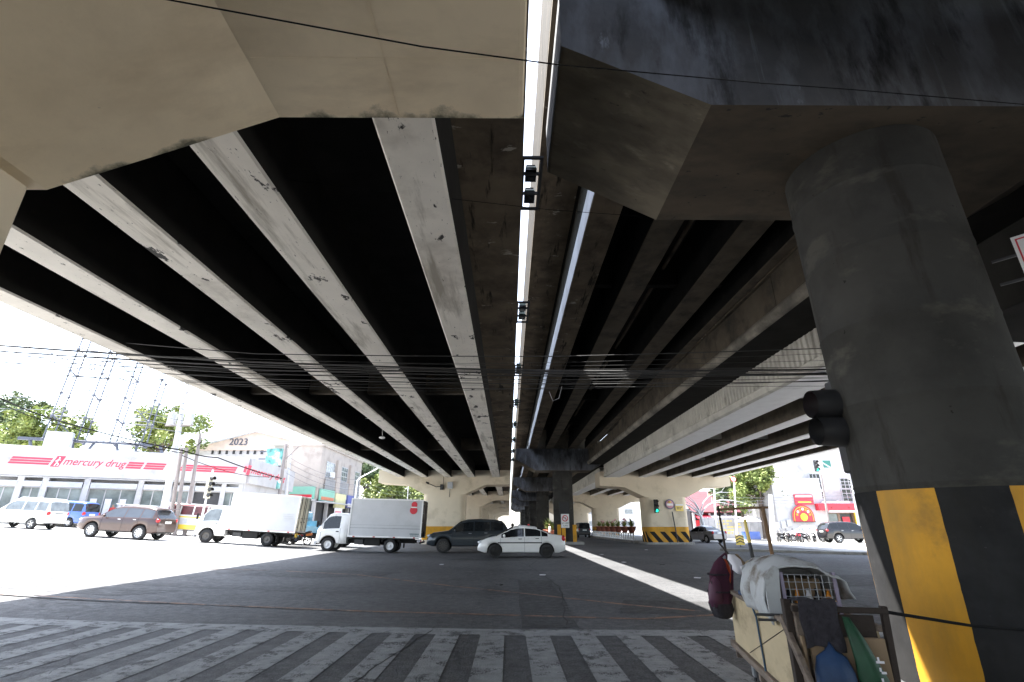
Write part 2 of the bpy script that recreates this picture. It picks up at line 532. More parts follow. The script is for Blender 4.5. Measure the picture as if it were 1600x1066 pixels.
M['tar'] = mat('tar_filled_joint', (0.012, 0.012, 0.012), 0.7)
def patch(pts, name='asphalt_patch'):
    rr_ = random.Random(len(pts) * 7 + int(pts[0][0] * 10))
    P_ = []
    for i in range(len(pts)):
        a, c = Vector(pts[i]), Vector(pts[(i + 1) % len(pts)])
        for k in range(6):
            q = a.lerp(c, k / 6)
            P_.append((q.x + rr_.uniform(-0.05, 0.05), q.y + rr_.uniform(-0.07, 0.07)))
    cx_ = sum(p[0] for p in P_) / len(P_)
    cy_ = sum(p[1] for p in P_) / len(P_)
    b = MB()
    b.add([(cx_, cy_, gz(cx_) + 0.0005)] + [(x, y, gz(x) + 0.0005) for x, y in P_], [(0, i + 1, (i + 1) % len(P_) + 1) for i in range(len(P_))], 0)
    o = b.build(name, M['patch'])
    o['kind'] = 'structure'
patch([(-9.3, 17.2), (-6.0, 16.2), (-3.9, 16.9), (-3.6, 18.2), (-5.5, 19.0), (-8.4, 18.8)])
patch([(-3.0, 24.5), (0.5, 24.0), (1.2, 25.2), (-2.2, 25.8)])
patch([(0.2, 8.6), (1.1, 8.6), (1.2, 15.5), (0.3, 15.8)])
def crackline(pts, wd=0.025):
    rr_ = random.Random(int(pts[0][0] * 31))
    P_ = []
    for i in range(len(pts) - 1):
        for k in range(14):
            f = k / 14
            P_.append((lerp_(pts[i][0], pts[i + 1][0], f) + rr_.uniform(-0.03, 0.03), lerp_(pts[i][1], pts[i + 1][1], f) + rr_.uniform(-0.05, 0.05)))
    strip(P_, wd, 'tar_joint', M['tar'])
lerp_ = lambda a, b_, t: a + (b_ - a) * t
crackline([(-22, 15.4), (-10.0, 14.0), (-4.0, 13.0), (0.0, 12.5), (3.3, 12.1)], 0.04)
crackline([(-30, 22), (-14.0, 20.5), (-6, 19.6), (2.5, 18.8)], 0.05)
patch([(2.0, 10.0), (4.6, 9.6), (5.0, 11.2), (2.4, 11.6)])
patch([(-12.0, 12.4), (-8.4, 11.9), (-7.6, 13.0), (-11.5, 13.8)])
patch([(8.5, 14.0), (12.5, 14.4), (12.0, 17.5), (8.2, 16.8)])
crackline([(-7.5, 9.6), (-5.2, 7.0), (-3.5, 3.5)], 0.02)
crackline([(0.9, 8.8), (1.3, 14.0), (0.8, 21.0), (1.5, 26)], 0.025)
crackline([(-1.9, 3.2), (-1.5, 6.0), (-1.1, 8.8)], 0.02)
crackline([(-26, 27), (-13, 25.6)], 0.04)
crackline([(6.9, 10.0), (7.5, 20), (7.8, 40)], 0.04)

# ------------------------------------------------------------------ viaducts
SP = [46.2, 74.2, 102.2, 130.2, 158.2, 186.2]          # pier positions beyond the crossing

def stripes(root, cx, cy, r, z0, z1, twist=0.0, n=20, a0=0.0, name='painted_band', cols=('yellow', 'black'), segs=8, lean=0.0):
    """painted bands round a column base, each its own thin shell"""
    for k in range(n):
        b = MB()
        rings = 40
        vs, fs = [], []
        for j in range(rings + 1):
            z = z0 + (z1 - z0) * j / rings
            for i in range(segs + 1):
                t = a0 + 2 * pi * (k + i / segs) / n + lean * (z1 - z) / (z1 - z0)
                if i in (0, segs):
                    t += 0.006 * noise.noise(Vector((z * 9, (k + i / segs) * 3.7, 0))) + 0.004 * noise.noise(Vector((z * 31, (k + i / segs) * 3.7, 5)))
                vs.append((cx + r * math.cos(t), cy + r * math.sin(t), z))
        for j in range(rings):
            for i in range(segs):
                p = j * (segs + 1) + i
                fs.append((p, p + 1, p + segs + 2, p + segs + 1))
        b.add(vs, fs, 0, True)
        b.build(name, M[cols[k % 2]], root)

def column(root, cx, cy, r, z1, m, n=48):
    b = MB()
    prof = [(r, -0.3)]
    for zj in (1.86, 2.75, 3.65, 4.55, 5.45):
        prof += [(r, zj - 0.012), (r + 0.006, zj - 0.006), (r + 0.006, zj + 0.006), (r, zj + 0.012)]
    prof += [(r, z1)]
    b.lathe(prof, n, (cx, cy, 0))
    return b.build('pier_column', m, root)

def rrect(cx, cy, hx, hy, r, k=6):
    pts = []
    for qx, qy, a in ((1, -1, -90), (1, 1, 0), (-1, 1, 90), (-1, -1, 180)):
        for i in range(k + 1):
            t = R(a + 90 * i / k)
            pts.append((cx + qx * (hx - r) + r * math.cos(t), cy + qy * (hy - r) + r * math.sin(t)))
    return pts

def wall_column(root, cx, cy, z1, m, r=0.45, hx=1.8, hy=1.22):
    return MB().prism(rrect(cx, cy, hx, hy, r), -0.3, z1, 'z', smooth=(r > 0.2)).build('pier_column', m, root)

def wall_bands(root, cx, cy, z0, z1, n, cols, lean, r=0.45, hx=1.8, hy=1.22, name='painted_band'):
    pts = rrect(cx, cy, hx + 0.006, hy + 0.006, r, 8)
    cum = [0.0]
    for i in range(len(pts)):
        a, b2 = Vector(pts[i]), Vector(pts[(i + 1) % len(pts)])
        cum.append(cum[-1] + (b2 - a).length)
    tot = cum[-1]
    def pt(s):
        s %= tot
        for i in range(len(pts)):
            if s <= cum[i + 1]:
                f = (s - cum[i]) / max(1e-9, cum[i + 1] - cum[i])
                a, b2 = pts[i], pts[(i + 1) % len(pts)]
                return a[0] + (b2[0] - a[0]) * f, a[1] + (b2[1] - a[1]) * f
    for k in range(n):
        b = MB()
        S, Rg = max(4, 120 // n), 10
        vs, fs = [], []
        for j in range(Rg + 1):
            z = z0 + (z1 - z0) * j / Rg
            for i in range(S + 1):
                x, y = pt(tot * (k + i / S) / n + lean * (z1 - z))
                vs.append((x, y, z))
        for j in range(Rg):
            for i in range(S):
                p = j * (S + 1) + i
                fs.append((p, p + 1, p + S + 2, p + S + 1))
        b.add(vs, fs, 0, True)
        b.build(name, M[cols[k % len(cols)]], root)

def cap(root, poly, y0, y1, m, m2=None):
    b = MB()
    b.prism(poly, y0, y1, 'y')
    if m2 is not None:
        for i, f in enumerate(b.f):
            p = [Vector(b.v[k]) for k in f]
            nn = (p[1] - p[0]).cross(p[2] - p[1]).normalized()
            zs = [q.z for q in p]
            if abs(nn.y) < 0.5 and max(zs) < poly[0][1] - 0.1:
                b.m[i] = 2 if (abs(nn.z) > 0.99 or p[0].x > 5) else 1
    return b.build('pier_cap', [m, m2, M['brownflat']] if m2 is not None else m, root, bevel=0.05)

def girder(root, x0, x1, z0, z1, y0, y1, mats, flange=None, name='girder'):
    """mats: bottom, side"""
    b = MB()
    if flange is None:
        c = 0.03
        prof = [(x0, z1), (x0, z0 + c), (x0 + c, z0), (x1 - c, z0), (x1, z0 + c), (x1, z1)]
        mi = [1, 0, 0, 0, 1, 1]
    else:
        fh, inset = flange
        prof = [(x0 + inset, z1), (x0 + inset, z0 + fh + 0.08), (x0, z0 + fh), (x0, z0 + 0.02), (x0 + 0.02, z0), (x1 - 0.02, z0), (x1, z0 + 0.02), (x1, z0 + fh), (x1 - inset, z0 + fh + 0.08), (x1 - inset, z1)]
        mi = [1, 1, 2, 0, 0, 0, 1, 1, 1, 1]
    n = len(prof)
    segs = max(1, int((y1 - y0) / 6))
    for k in range(segs):
        ya, yb = y0 + (y1 - y0) * k / segs, y0 + (y1 - y0) * (k + 1) / segs
        vs = [(x, ya, z) for x, z in prof] + [(x, yb, z) for x, z in prof]
        for i in range(n):
            j = (i + 1) % n
            b.add([vs[i], vs[i + n], vs[j + n], vs[j]], [(0, 1, 2, 3)], mi[i])
    b.add([(x, y0, z) for x, z in prof], [tuple(range(n))], 1)
    b.add([(x, y1, z) for x, z in prof], [tuple(range(n - 1, -1, -1))], 1)
    return b.build(name, mats, root)

# --- left viaduct
lv = thing('flyover', 'cream painted flyover on the left with five pale whitewashed girders underneath', 'flyover', (-5.6, 2.2, 0))
OL = (-5.6, 2.2, 0)
def rebase(root, off):
    for ch in root.children:
        for v in ch.data.vertices:
            v.co.x -= off[0]
            v.co.y -= off[1]
            v.co.z -= off[2]
capL = [(-11.4, 6.05), (-11.4, 5.0), (-8.95, 4.85), (-7.4, 4.05), (-3.82, 4.05), (-2.03, 4.83), (0.12, 4.83), (0.12, 6.05)]
GL = [(-9.72, -9.16), (-7.68, -7.08), (-5.62, -5.02), (-3.62, -2.97), (-1.45, -0.79)]
ZG = 5.45
DZ = 6.55
cap(lv, capL, 1.0, 3.43, M['cream_near'])
for yy_ in (1.62, 2.83):
    MB().box(-2.0, 0.10, yy_, yy_ + 0.010, 4.8265, 4.832).build('formwork_seam', M['cream_near'], lv)
MB().box(-0.98, -0.972, 1.02, 3.41, 4.8268, 4.832).build('formwork_seam', M['cream_near'], lv)
wall_column(lv, -5.75, 2.2, 4.06, M['cream'], 0.04)
for y in SP:
    cap(lv, capL, y - 1.2, y + 1.2, M['cream'])
    wall_column(lv, -5.6, y, 4.06, M['cream'])
spansL = [(-100, 1.05), (3.38, SP[0] - 1.15)] + [(SP[i] + 1.15, SP[i + 1] - 1.15) for i in range(5)]
for si, (a, c) in enumerate(spansL):
    if si > 4:
        continue
    for (x0, x1) in GL:
        girder(lv, x0, x1, ZG, DZ + 0.01, a, c, [M['soffit'], M['deck_shade']])
    nd = 3 if si == 1 else 2
    for j in range(1, nd):
        yy = a + (c - a) * j / nd
        for i in range(4):
            MB().box(GL[i][1] - 0.01, GL[i + 1][0] + 0.01, yy - 0.12, yy + 0.12, 5.85, DZ + 0.01).build('diaphragm', M['grime_and_shade'], lv)
for y in [2.2] + SP:
    for i in range(4):
        MB().box(GL[i][1] - 0.01, GL[i + 1][0] + 0.01, y - 0.5, y + 0.5, 6.04, DZ + 0.01).build('diaphragm', M['deck_shade'], lv)
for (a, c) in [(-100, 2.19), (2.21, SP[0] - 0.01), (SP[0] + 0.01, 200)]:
    MB().box(-12.3, -0.80, a, c, DZ, 6.86).build('deck_slab', M['deck_shade'], lv)
    MB().box(-0.798, 0.20, a, c, DZ + 0.002, 6.86).build('deck_edge', M['grime_and_shade2'], lv)
for k in range(76):
    y0 = -100 + k * 4
    MB().box(-0.06, 0.205, y0 + 0.01, y0 + 3.99, 6.862, 8.75).build('parapet', M['tan'], lv)
    MB().box(-12.32, -12.05, y0 + 0.01, y0 + 3.99, 6.862, 8.35).build('parapet', M['cream_dirty'], lv)
rebase(lv, OL)

# --- middle railway viaduct, higher
mv = thing('railway_viaduct', 'dark weathered high railway viaduct in the middle on slender round columns', 'viaduct', (4.81, 5.6, 0))
capM = [(0.63, 7.95), (0.63, 6.98), (2.35, 6.05), (7.27, 6.05), (9.0, 6.98), (9.0, 7.95)]
GM = [(1.77, 2.47), (3.28, 3.98), (5.32, 6.05), (6.80, 7.45)]
MD = 9.75
mids = [5.61] + SP
for i, y in enumerate(mids):
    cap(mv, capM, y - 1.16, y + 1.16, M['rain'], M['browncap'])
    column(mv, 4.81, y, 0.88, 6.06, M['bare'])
spansM = [(-100, 4.5)] + [(mids[i] + 1.1, mids[i + 1] - 1.1) for i in range(6)]
for si, (a, c) in enumerate(spansM):
    for gi, (x0, x1) in enumerate(GM):
        girder(mv, x0, x1, 7.95, MD + 0.01, a, c, [M['grime_and_shade2'] if gi == 0 else M['grime_and_shade'], M['deck_shade'], M['pale'] if gi == 0 else M['deck_shade']], flange=(0.62, 0.1))
    nd = 5 if si == 1 else 3
    for j in range(1, nd):
        yy = a + (c - a) * j / nd
        for i in range(3):
            MB().box(GM[i][1] - 0.12, GM[i + 1][0] + 0.12, yy - 0.12, yy + 0.12, 8.7, MD + 0.01).build('diaphragm', M['deck_shade'], mv)
for y in mids:
    MB().box(1.9, 7.3, y - 0.4, y + 0.4, 7.94, MD + 0.01).build('bearing_wall', M['grime_and_shade'], mv)
MB().box(1.79, 8.95, -100, 200, MD, 10.08).build('deck_slab', M['deck_shade'], mv)
MB().box(0.72, 1.788, -100, 200, MD + 0.002, 10.08).build('deck_edge', M['grime_and_shade2'], mv)
for k in range(76):
    y0 = -100 + k * 4
    MB().box(0.715, 0.95, y0 + 0.012, y0 + 3.988, MD + 0.1, 12.45).build('parapet', M['tan'], mv)
    MB().box(8.72, 8.955, y0 + 0.012, y0 + 3.988, 10.082, 12.3).build('parapet', M['tan'], mv)
MB().path([(5.0, 6.8, 9.3), (5.0, 45, 9.3)], 0.06, 8).build('drain_pipe', M['grime_and_shade'], mv)
stripes(mv, 4.81, 5.61, 0.886, 0.0, 1.80, n=10, a0=R(-174), lean=R(-2))
# yellow crash posts round the second column
rebase(mv, (4.81, 5.6, 0))

# --- right viaduct
rv = thing('flyover', 'cream flyover on the right with ribbed edge girder and bright white girder bottoms', 'flyover', (13.6, 46.2, 0))
capR = [(7.95, 5.95), (7.95, 4.72), (10.1, 4.62), (11.8, 3.80), (15.45, 3.80), (17.2, 4.62), (19.4, 4.72), (19.4, 5.95)]
GR = [(8.43, 9.75), (11.4, 12.1), (13.9, 14.55), (16.1, 16.75), (18.0, 18.6)]
for y in [7.4] + SP:
    cap(rv, capR, y - 1.2, y + 1.2, M['cream'] if y > 10 else M['deck_shade'])  # near cap coloured near-black to stand for shade, the rest stay cream
    wall_column(rv, 13.6, y, 3.81, M['cream'])
spansR = [(-100, 6.25), (8.55, SP[0] - 1.15)] + [(SP[i] + 1.15, SP[i + 1] - 1.15) for i in range(3)]
for si, (a, c) in enumerate(spansR):
    for gi, (x0, x1) in enumerate(GR):
        girder(rv, x0, x1, ZG, DZ + 0.01, a, c, [M['white'] if si else M['grime_and_shade'], M['cream_dirty'] if gi == 0 and si else M['grime_and_shade']])  # near span darkened as if shaded, other bottoms whitened for the sunny street's light
    if si == 1:
        # ribs cast in the outer face of the edge girder
        k = 0
        yy = a + 0.1
        while yy < c - 0.2:
            b = MB()
            b.prism([(8.43, yy), (8.375, yy + 0.03), (8.375, yy + 0.11), (8.43, yy + 0.14)], 5.78, DZ - 0.02, 'z')
            b.build('rib', M['cream_dirty'], rv)
            yy += 0.26 if yy < 30 else 0.52
        MB().prism([(8.43, 5.45), (8.33, 5.50), (8.33, 5.72), (8.43, 5.78)], a, c, 'y').build('ledge', M['cream_dirty'], rv)
    for j in range(1, 4):
        yy = a + (c - a) * j / 4
        for i in range(4):
            MB().box(GR[i][1] - 0.01, GR[i + 1][0] + 0.01, yy - 0.12, yy + 0.12, 5.85, DZ + 0.01).build('diaphragm', M['cream_dirty'], rv)
MB().box(7.10, 20.0, -100, 140, DZ, 6.84).build('deck_slab', M['deck_shade'], rv)
for k in range(60):
    y0 = -100 + k * 4
    MB().box(7.098, 7.33, y0 + 0.01, y0 + 3.99, DZ + 0.05, 7.82 + random.uniform(-0.03, 0.05) - (random.choice((0.0, 0.0, 0.16)) if y0 > 26 else 0)).build('parapet', M['grime_and_shade'], rv)
    MB().box(19.8, 20.03, y0 + 0.01, y0 + 3.99, DZ + 0.05, 7.5).build('parapet', M['cream'], rv)
for yc in SP[:3]:
    wall_bands(rv, 13.6, yc, 1.0, 1.38, 1, ['yellow'], 0)
    wall_bands(rv, 13.6, yc, 0.0, 1.0, 26, ['yellow', 'black'], 0.85)
    MB().prism(rrect(13.6, yc, 2.1, 1.5, 0.5), -0.05, 0.16, 'z').build('plinth', M['kerb'], rv)
rebase(lv, (0, 0, 0))
for yc in SP[:2]:
    k = len(lv.children)
    pre = set(lv.children)
    wall_bands(lv, -5.6, yc, 0.35, 1.42, 1, ['yellow'], 0)
    for o in set(lv.children) - pre:
        for v in o.data.vertices:
            v.co.x += 5.6; v.co.y -= 2.2
b = MB()
b.lathe([(0.17, 8.6), (0.17, 44.9)], 14, (7.10, 0, 6.72), axis='y')
b.build('edge_lip', M['lip_sheen'], rv)
MB().path([(7.02, 6.5, 7.86), (7.02, 44.9, 7.82)], 0.025, 6).build('conduit', M['grime_and_shade2'], rv)
rebase(rv, (13.6, 46.2, 0))

# ------------------------------------------------------------------ vehicle materials
def paint(name, col, rough=0.28, metal=0.0, var=0.04):
    return mat(name, col, rough, metal=metal, var=var, scale=3, coat=0.6, col2=tuple(c * 0.7 for c in col), dirt=0.66, dscale=2.0, dsharp=0.2)
M['p_white'] = paint('white_car_paint', (0.75, 0.75, 0.74))
M['p_cream'] = paint('offwhite_car_paint', (0.66, 0.68, 0.66))
M['p_brown'] = paint('copper_brown_car_paint', (0.050, 0.026, 0.021), metal=0.2)
M['p_navy'] = paint('dark_slate_car_paint', (0.035, 0.045, 0.055), metal=0.3)
M['p_grey'] = paint('grey_car_paint', (0.16, 0.16, 0.175), metal=0.4)
M['p_blue'] = paint('blue_car_paint', (0.06, 0.13, 0.42))
M['p_sky'] = paint('sky_blue_truck_paint', (0.20, 0.44, 0.58))
M['p_yel'] = paint('yellow_jeepney_paint', (0.75, 0.52, 0.05))
M['glass'] = mat('tinted_glass', (0.012, 0.014, 0.016), 0.06, var=0.05)
M['glass_pale'] = mat('clear_glass_over_pale_cabin', (0.16, 0.18, 0.19), 0.06, var=0.35, scale=2.5)
M['rubber'] = mat('tyre_rubber', (0.022, 0.022, 0.023), 0.85, var=0.2)
M['rim'] = mat('alloy_rim', (0.55, 0.56, 0.58), 0.35, metal=0.7, var=0.1)
M['rim_white'] = mat('white_steel_rim', (0.72, 0.72, 0.72), 0.5)
M['rim_dark'] = mat('dark_steel_rim', (0.07, 0.065, 0.06), 0.5)
M['rim_black'] = mat('black_rim', (0.012, 0.012, 0.013), 0.4)
M['under'] = mat('black_underbody', (0.015, 0.015, 0.015), 0.9, var=0.2)
M['lens'] = mat('clear_lamp_lens', (0.6, 0.62, 0.65), 0.1)
M['tail'] = mat('red_lamp_lens', (0.45, 0.015, 0.02), 0.15)
M['amber'] = mat('amber_lens', (0.7, 0.25, 0.02), 0.2)
M['plate'] = mat('number_plate', (0.7, 0.72, 0.7), 0.5)

def lerp(a, b, t):
    return a + (b - a) * t

def interp(tab, x):
    if x <= tab[0][0]:
        return tab[0][1]
    for i in range(len(tab) - 1):
        if x <= tab[i + 1][0]:
            t = (x - tab[i][0]) / (tab[i + 1][0] - tab[i][0])
            return lerp(tab[i][1], tab[i + 1][1], t)
    return tab[-1][1]

def wheel(root, x, y, r, wd, rimm, spokes=5, rf=0.64):
    """y: outer face of the wheel; sign gives the side"""
    sg = 1 if y > 0 else -1
    b = MB()
    h = wd / 2
    yc = y - sg * h
    prof = [(r * rf, -h), (r * 0.93, -h), (r, -h * 0.7), (r, h * 0.7), (r * 0.93, h), (r * rf, h)]
    b.lathe(prof, 28, (x, yc, r), axis='y')
    t = b.build('wheel', M['rubber'], root)
    b = MB()
    yo = y - sg * 0.03
    b.lathe([(r * rf, -h * 0.9), (r * rf, h * 0.9)], 24, (x, yc, r), axis='y')
    for k in range(24):
        a0, a1 = 2 * pi * k / 24, 2 * pi * (k + 1) / 24
        b.add([(x, yo - sg * 0.02, r), (x + r * rf * math.cos(a0), yo - sg * 0.05, r + r * rf * math.sin(a0)), (x + r * rf * math.cos(a1), yo - sg * 0.05, r + r * rf * math.sin(a1))], [(0, 1, 2)], 1 if spokes else 0)
    if spokes:
        for k in range(spokes):
            a = 2 * pi * k / spokes
            ca, sa = math.cos(a), math.sin(a)
            wv = r * 0.07
            vs = []
            for rr, ww in ((r * 0.05, wv * 1.3), (r * rf, wv)):
                for s_ in (-1, 1):
                    for yy in (yo - sg * 0.04, yo):
                        vs.append((x + rr * ca - s_ * ww * sa, yy, r + rr * sa + s_ * ww * ca))
            b.add(vs, [(0, 1, 3, 2), (4, 6, 7, 5), (0, 4, 5, 1), (2, 3, 7, 6), (1, 5, 7, 3), (0, 2, 6, 4)], 0)
        b.lathe([(r * rf, 0), (r * rf * 0.9, 0)], 24, (x, yo, r), axis='y')
    else:
        b.lathe([(r * rf * 0.9, 0), (r * rf * 0.6, -sg * 0.03), (r * rf * 0.35, -sg * 0.03), (r * 0.12, sg * 0.02), (0.001, sg * 0.02)], 20, (x, yo, r), axis='y')
    b.build('rim', [rimm, M['rim_black']], t)
    return t

def shell(root, P):
    """a car body lofted from its side silhouette; returns nothing, adds parts to root"""
    L, W, H = P['L'], P['W'], P['H']
    prof, z0, belt = P['prof'], P['zlow'], P['belt']
    wb = P['wheels']
    rw = P['rw']
    ra = P.get('ra', rw + 0.055)
    pt, glass = P['paint'], P.get('glass', M['glass'])
    ws = P['windshield']; rws = P['rear']; sw = P['sidewins']; doors = P['doors']
    xs = set(-L / 2 + L * i / 64 for i in range(65))
    for a, c in sw + doors + [ws, rws]:
        xs |= {a, c}
    for x in wb:
        xs |= {x - ra, x + ra, x - ra * 0.96, x + ra * 0.96}
    xs |= {p[0] for p in prof}
    xs = sorted(x for x in xs if -L / 2 <= x <= L / 2)
    xx = [xs[0]]
    for x in xs[1:]:
        if x - xx[-1] > 0.008:
            xx.append(x)
    xs = xx
    rr = P.get('roofr', 0.76)
    def sec(x):
        top = interp(prof, x)
        e = abs(x) / (L / 2)
        pl = 1 - 0.14 * max(0, (e - 0.72) / 0.28) ** 2.2 * P.get('taper', 1.0)
        w_ = W / 2 * pl
        zl = z0 + P.get('rise', 0.10) * max(0, (e - 0.85) / 0.15)
        arch = False
        for xw in wb:
            d = abs(x - xw)
            if d < ra:
                zl = max(zl, rw + math.sqrt(max(0, ra * ra - d * d)))
                arch = True
        be = min(interp(belt, x), top - 0.04)
        be = max(be, zl + 0.1)
        top = max(top, be + 0.03)
        f = min(1.0, (top - be) / max(0.05, H - interp(belt, 0)))
        ye = lerp(w_ * 0.955, W / 2 * rr, f)
        zm = max(zl + 0.07, lerp(zl, be, 0.5))
        zt = top - 0.075 * f
        r = [(0, zl + (0.0 if not arch else 0)), (w_ * 0.9, zl), (w_ * (0.975 if not arch else 0.995), zl + 0.04), (w_ * 1.0, zm), (w_ * 0.985, be),
             (lerp(w_ * 0.97, ye, 0.06), lerp(be, zt, 0.07)), (lerp(w_ * 0.97, ye, 0.9), lerp(be, zt, 0.88)), (ye, zt), (ye * 0.86, top - 0.018 * f), (ye * 0.45, top + 0.012), (0, top + 0.018)]
        return r
    S = [sec(x) for x in xs]
    nr = len(S[0])
    parts = {}
    def put(key, quad):
        parts.setdefault(key, []).append(quad)
    for i in range(len(xs) - 1):
        xm = (xs[i] + xs[i + 1]) / 2
        for j in range(nr - 1):
            for sg in (1, -1):
                key = 'body'
                if j == 0:
                    key = 'underbody'
                elif j == 5 and any(a < xm < c for a, c in sw):
                    k = [a < xm < c for a, c in sw].index(True)
                    key = ('side_window', k, sg)
                elif j >= 7 and ws[0] < xm < ws[1]:
                    key = ('windshield', 0, 0) if j >= 7 else 'body'
                elif j >= 7 and rws[0] < xm < rws[1]:
                    key = ('rear_window', 0, 0)
                elif 2 <= j <= 4 and any(a < xm < c for a, c in doors):
                    k = [a < xm < c for a, c in doors].index(True)
                    key = ('door', k, sg)
                q = [(i, j, sg), (i + 1, j, sg), (i + 1, j + 1, sg), (i, j + 1, sg)]
                if sg < 0:
                    q.reverse()
                put(key, q)
    mats = {'body': pt, 'underbody': M['under'], 'side_window': glass, 'windshield': P.get('wglass', glass), 'rear_window': glass, 'door': pt}
    for key, quads in parts.items():
        nm = key if isinstance(key, str) else key[0]
        idx, vs, fs = {}, [], []
        for q in quads:
            f = []
            for (i, j, sg) in q:
                kk = (i, j, 1 if S[i][j][0] == 0 else sg)
                if kk not in idx:
                    idx[kk] = len(vs)
                    y, z = S[i][j]
                    vs.append((xs[i], y * sg, z))
                f.append(idx[kk])
            if len(set(f)) > 2:
                fs.append([a for n_, a in enumerate(f) if a not in f[:n_]])
        b = MB()
        b.add(vs, fs, 0, True)
        if nm == 'body':
            for i in (0, len(xs) - 1):
                ring = [(xs[i], y, z) for y, z in S[i]] + [(xs[i], -y, z) for y, z in reversed(S[i][1:-1])]
                if i == 0:
                    ring.reverse()
                b.add(ring, [tuple(range(len(ring)))], 0)
        o = b.build(nm, mats[nm], root)
    MB().box(wb[0] - ra * (1 if len(wb) > 1 else 1), wb[-1] + ra, -W / 2 + 0.24, W / 2 - 0.24, z0 + 0.03, rw + ra + 0.03).build('wheel_well', M['under'], root)
    # door gaps
    seams = set()
    for a, c in doors:
        seams |= {round(a, 3), round(c, 3)}
    b = MB()
    for x in seams:
        r = sec(x)
        for sg in (1, -1):
            pts = [(x, sg * (r[k][0] + 0.001), r[k][1]) for k in range(2, 6)]
            b.path(pts, 0.006, 4)
    if seams:
        b.build('door_gap', M['under'], root)
    return sec

def car_bits(root, P, sec):
    L, W = P['L'], P['W']
    pt = P['paint']
    # lamps
    for sg in (1, -1):
        zf = P.get('headz', 0.66)
        xh = L / 2 - P.get('headb', 0.16)
        r = sec(xh)
        MB().ball((xh, sg * (W / 2 * 0.76), zf), 0.17, 12, 0, (1.0, 0.85, 0.5)).build('headlight', M['lens'], root)
        zt = P.get('tailz', 0.85)
        xt = -L / 2 + P.get('tailb', 0.10)
        MB().ball((xt, sg * (W / 2 * 0.83), zt), 0.16, 12, 0, (0.75, 0.72, P.get('tailh', 0.9))).build('taillight', M['tail'], root)
        # mirror
        xm = P['windshield'][0] * 0.35 + P['windshield'][1] * 0.65 - 0.12
        MB().ball((xm, sg * (W / 2 + 0.09), interp(P['belt'], xm) + 0.10), 0.11, 8, 0, (0.6, 1, 0.75)).build('side_mirror', P.get('mirror', pt), root)
        for a, c in P['doors']:
            xd = a + 0.13 if c - a > 0.5 else a + 0.1
            rd = sec(xd)
            zb = rd[4][1] - 0.09
            MB().box(xd, xd + 0.17, sg * (rd[3][0]) - 0.012, sg * rd[3][0] + 0.012, zb, zb + 0.03).build('door_handle', P.get('handle', M['rim']), root, bevel=0.006)
        if P.get('sidestrip'):
            za, xa, xb = P['sidestrip']
            ra_ = sec((xa + xb) / 2)
            MB().box(xa, xb, sg * (ra_[3][0]) - 0.01, sg * ra_[3][0] + 0.014, za, za + 0.05).build('side_moulding', M['under'], root)
    MB().box(L / 2 - 0.03, L / 2 + 0.012, -0.26, 0.26, P['zlow'] + 0.16, P['zlow'] + 0.27).build('number_plate', M['plate'], root)
    MB().box(L / 2 - 0.06, L / 2 + 0.006, -W * 0.3, W * 0.3, P['zlow'] + 0.32, P['zlow'] + 0.42).build('grille', M['under'], root)
    MB().box(-L / 2 - 0.012, -L / 2 + 0.05, -0.26, 0.26, P.get('platez', 0.72), P.get('platez', 0.72) + 0.13).build('number_plate', M['plate'], root)
    wy = W / 2 - 0.015
    for x in P['wheels']:
        for sg in (1, -1):
            wheel(root, x, sg * wy, P['rw'], P.get('ww', 0.20), P.get('rim', M['rim']), P.get('spokes', 5), P.get('rf', 0.64))

def make_car(label, cat, P, loc, rz, name=None):
    t = thing(name or cat.replace(' ', '_'), label, cat, loc, rz, P.get('group'))
    sec = shell(t, P)
    car_bits(t, P, sec)
    return t, sec

SEDAN = dict(L=4.28, W=1.70, H=1.47, zlow=0.24, rw=0.315, wheels=(-1.22, 1.30), belt=[(-2.2, 0.98), (0, 0.93), (1.2, 0.88), (2.2, 0.78)],
             prof=[(-2.14, 0.72), (-2.10, 0.93), (-2.0, 1.00), (-1.62, 1.05), (-1.40, 1.08), (-1.05, 1.28), (-0.70, 1.41), (-0.2, 1.47), (0.15, 1.465), (0.5, 1.39), (0.9, 1.17), (1.28, 0.97), (1.7, 0.88), (1.98, 0.76), (2.09, 0.62), (2.14, 0.5)],
             windshield=(0.42, 1.26), rear=(-1.42, -0.78), sidewins=[(-1.28, -0.98), (-0.94, -0.18), (-0.12, 0.98)], doors=[(-0.98, -0.15), (-0.15, 1.02)],
             roofr=0.66, headz=0.70, tailz=0.88, platez=0.80)
SUV = dict(L=4.79, W=1.86, H=1.83, zlow=0.36, rw=0.385, wheels=(-1.42, 1.43), belt=[(-2.4, 1.18), (0, 1.12), (1.3, 1.08), (2.4, 0.98)],
           prof=[(-2.395, 0.85), (-2.37, 1.12), (-2.30, 1.25), (-2.12, 1.55), (-1.95, 1.72), (-1.5, 1.80), (-0.6, 1.83), (0.1, 1.80), (0.5, 1.70), (1.18, 1.20), (1.5, 1.15), (2.05, 1.08), (2.28, 0.95), (2.36, 0.75), (2.395, 0.6)],
           windshield=(0.40, 1.16), rear=(-2.32, -2.02), sidewins=[(-1.98, -1.28), (-1.22, -0.34), (-0.28, 0.86)], doors=[(-1.22, -0.31), (-0.31, 0.92)],
           roofr=0.70, headz=0.92, tailz=1.08, platez=0.92, ww=0.26, spokes=10, ra=0.47, rf=0.66, tailh=0.7)
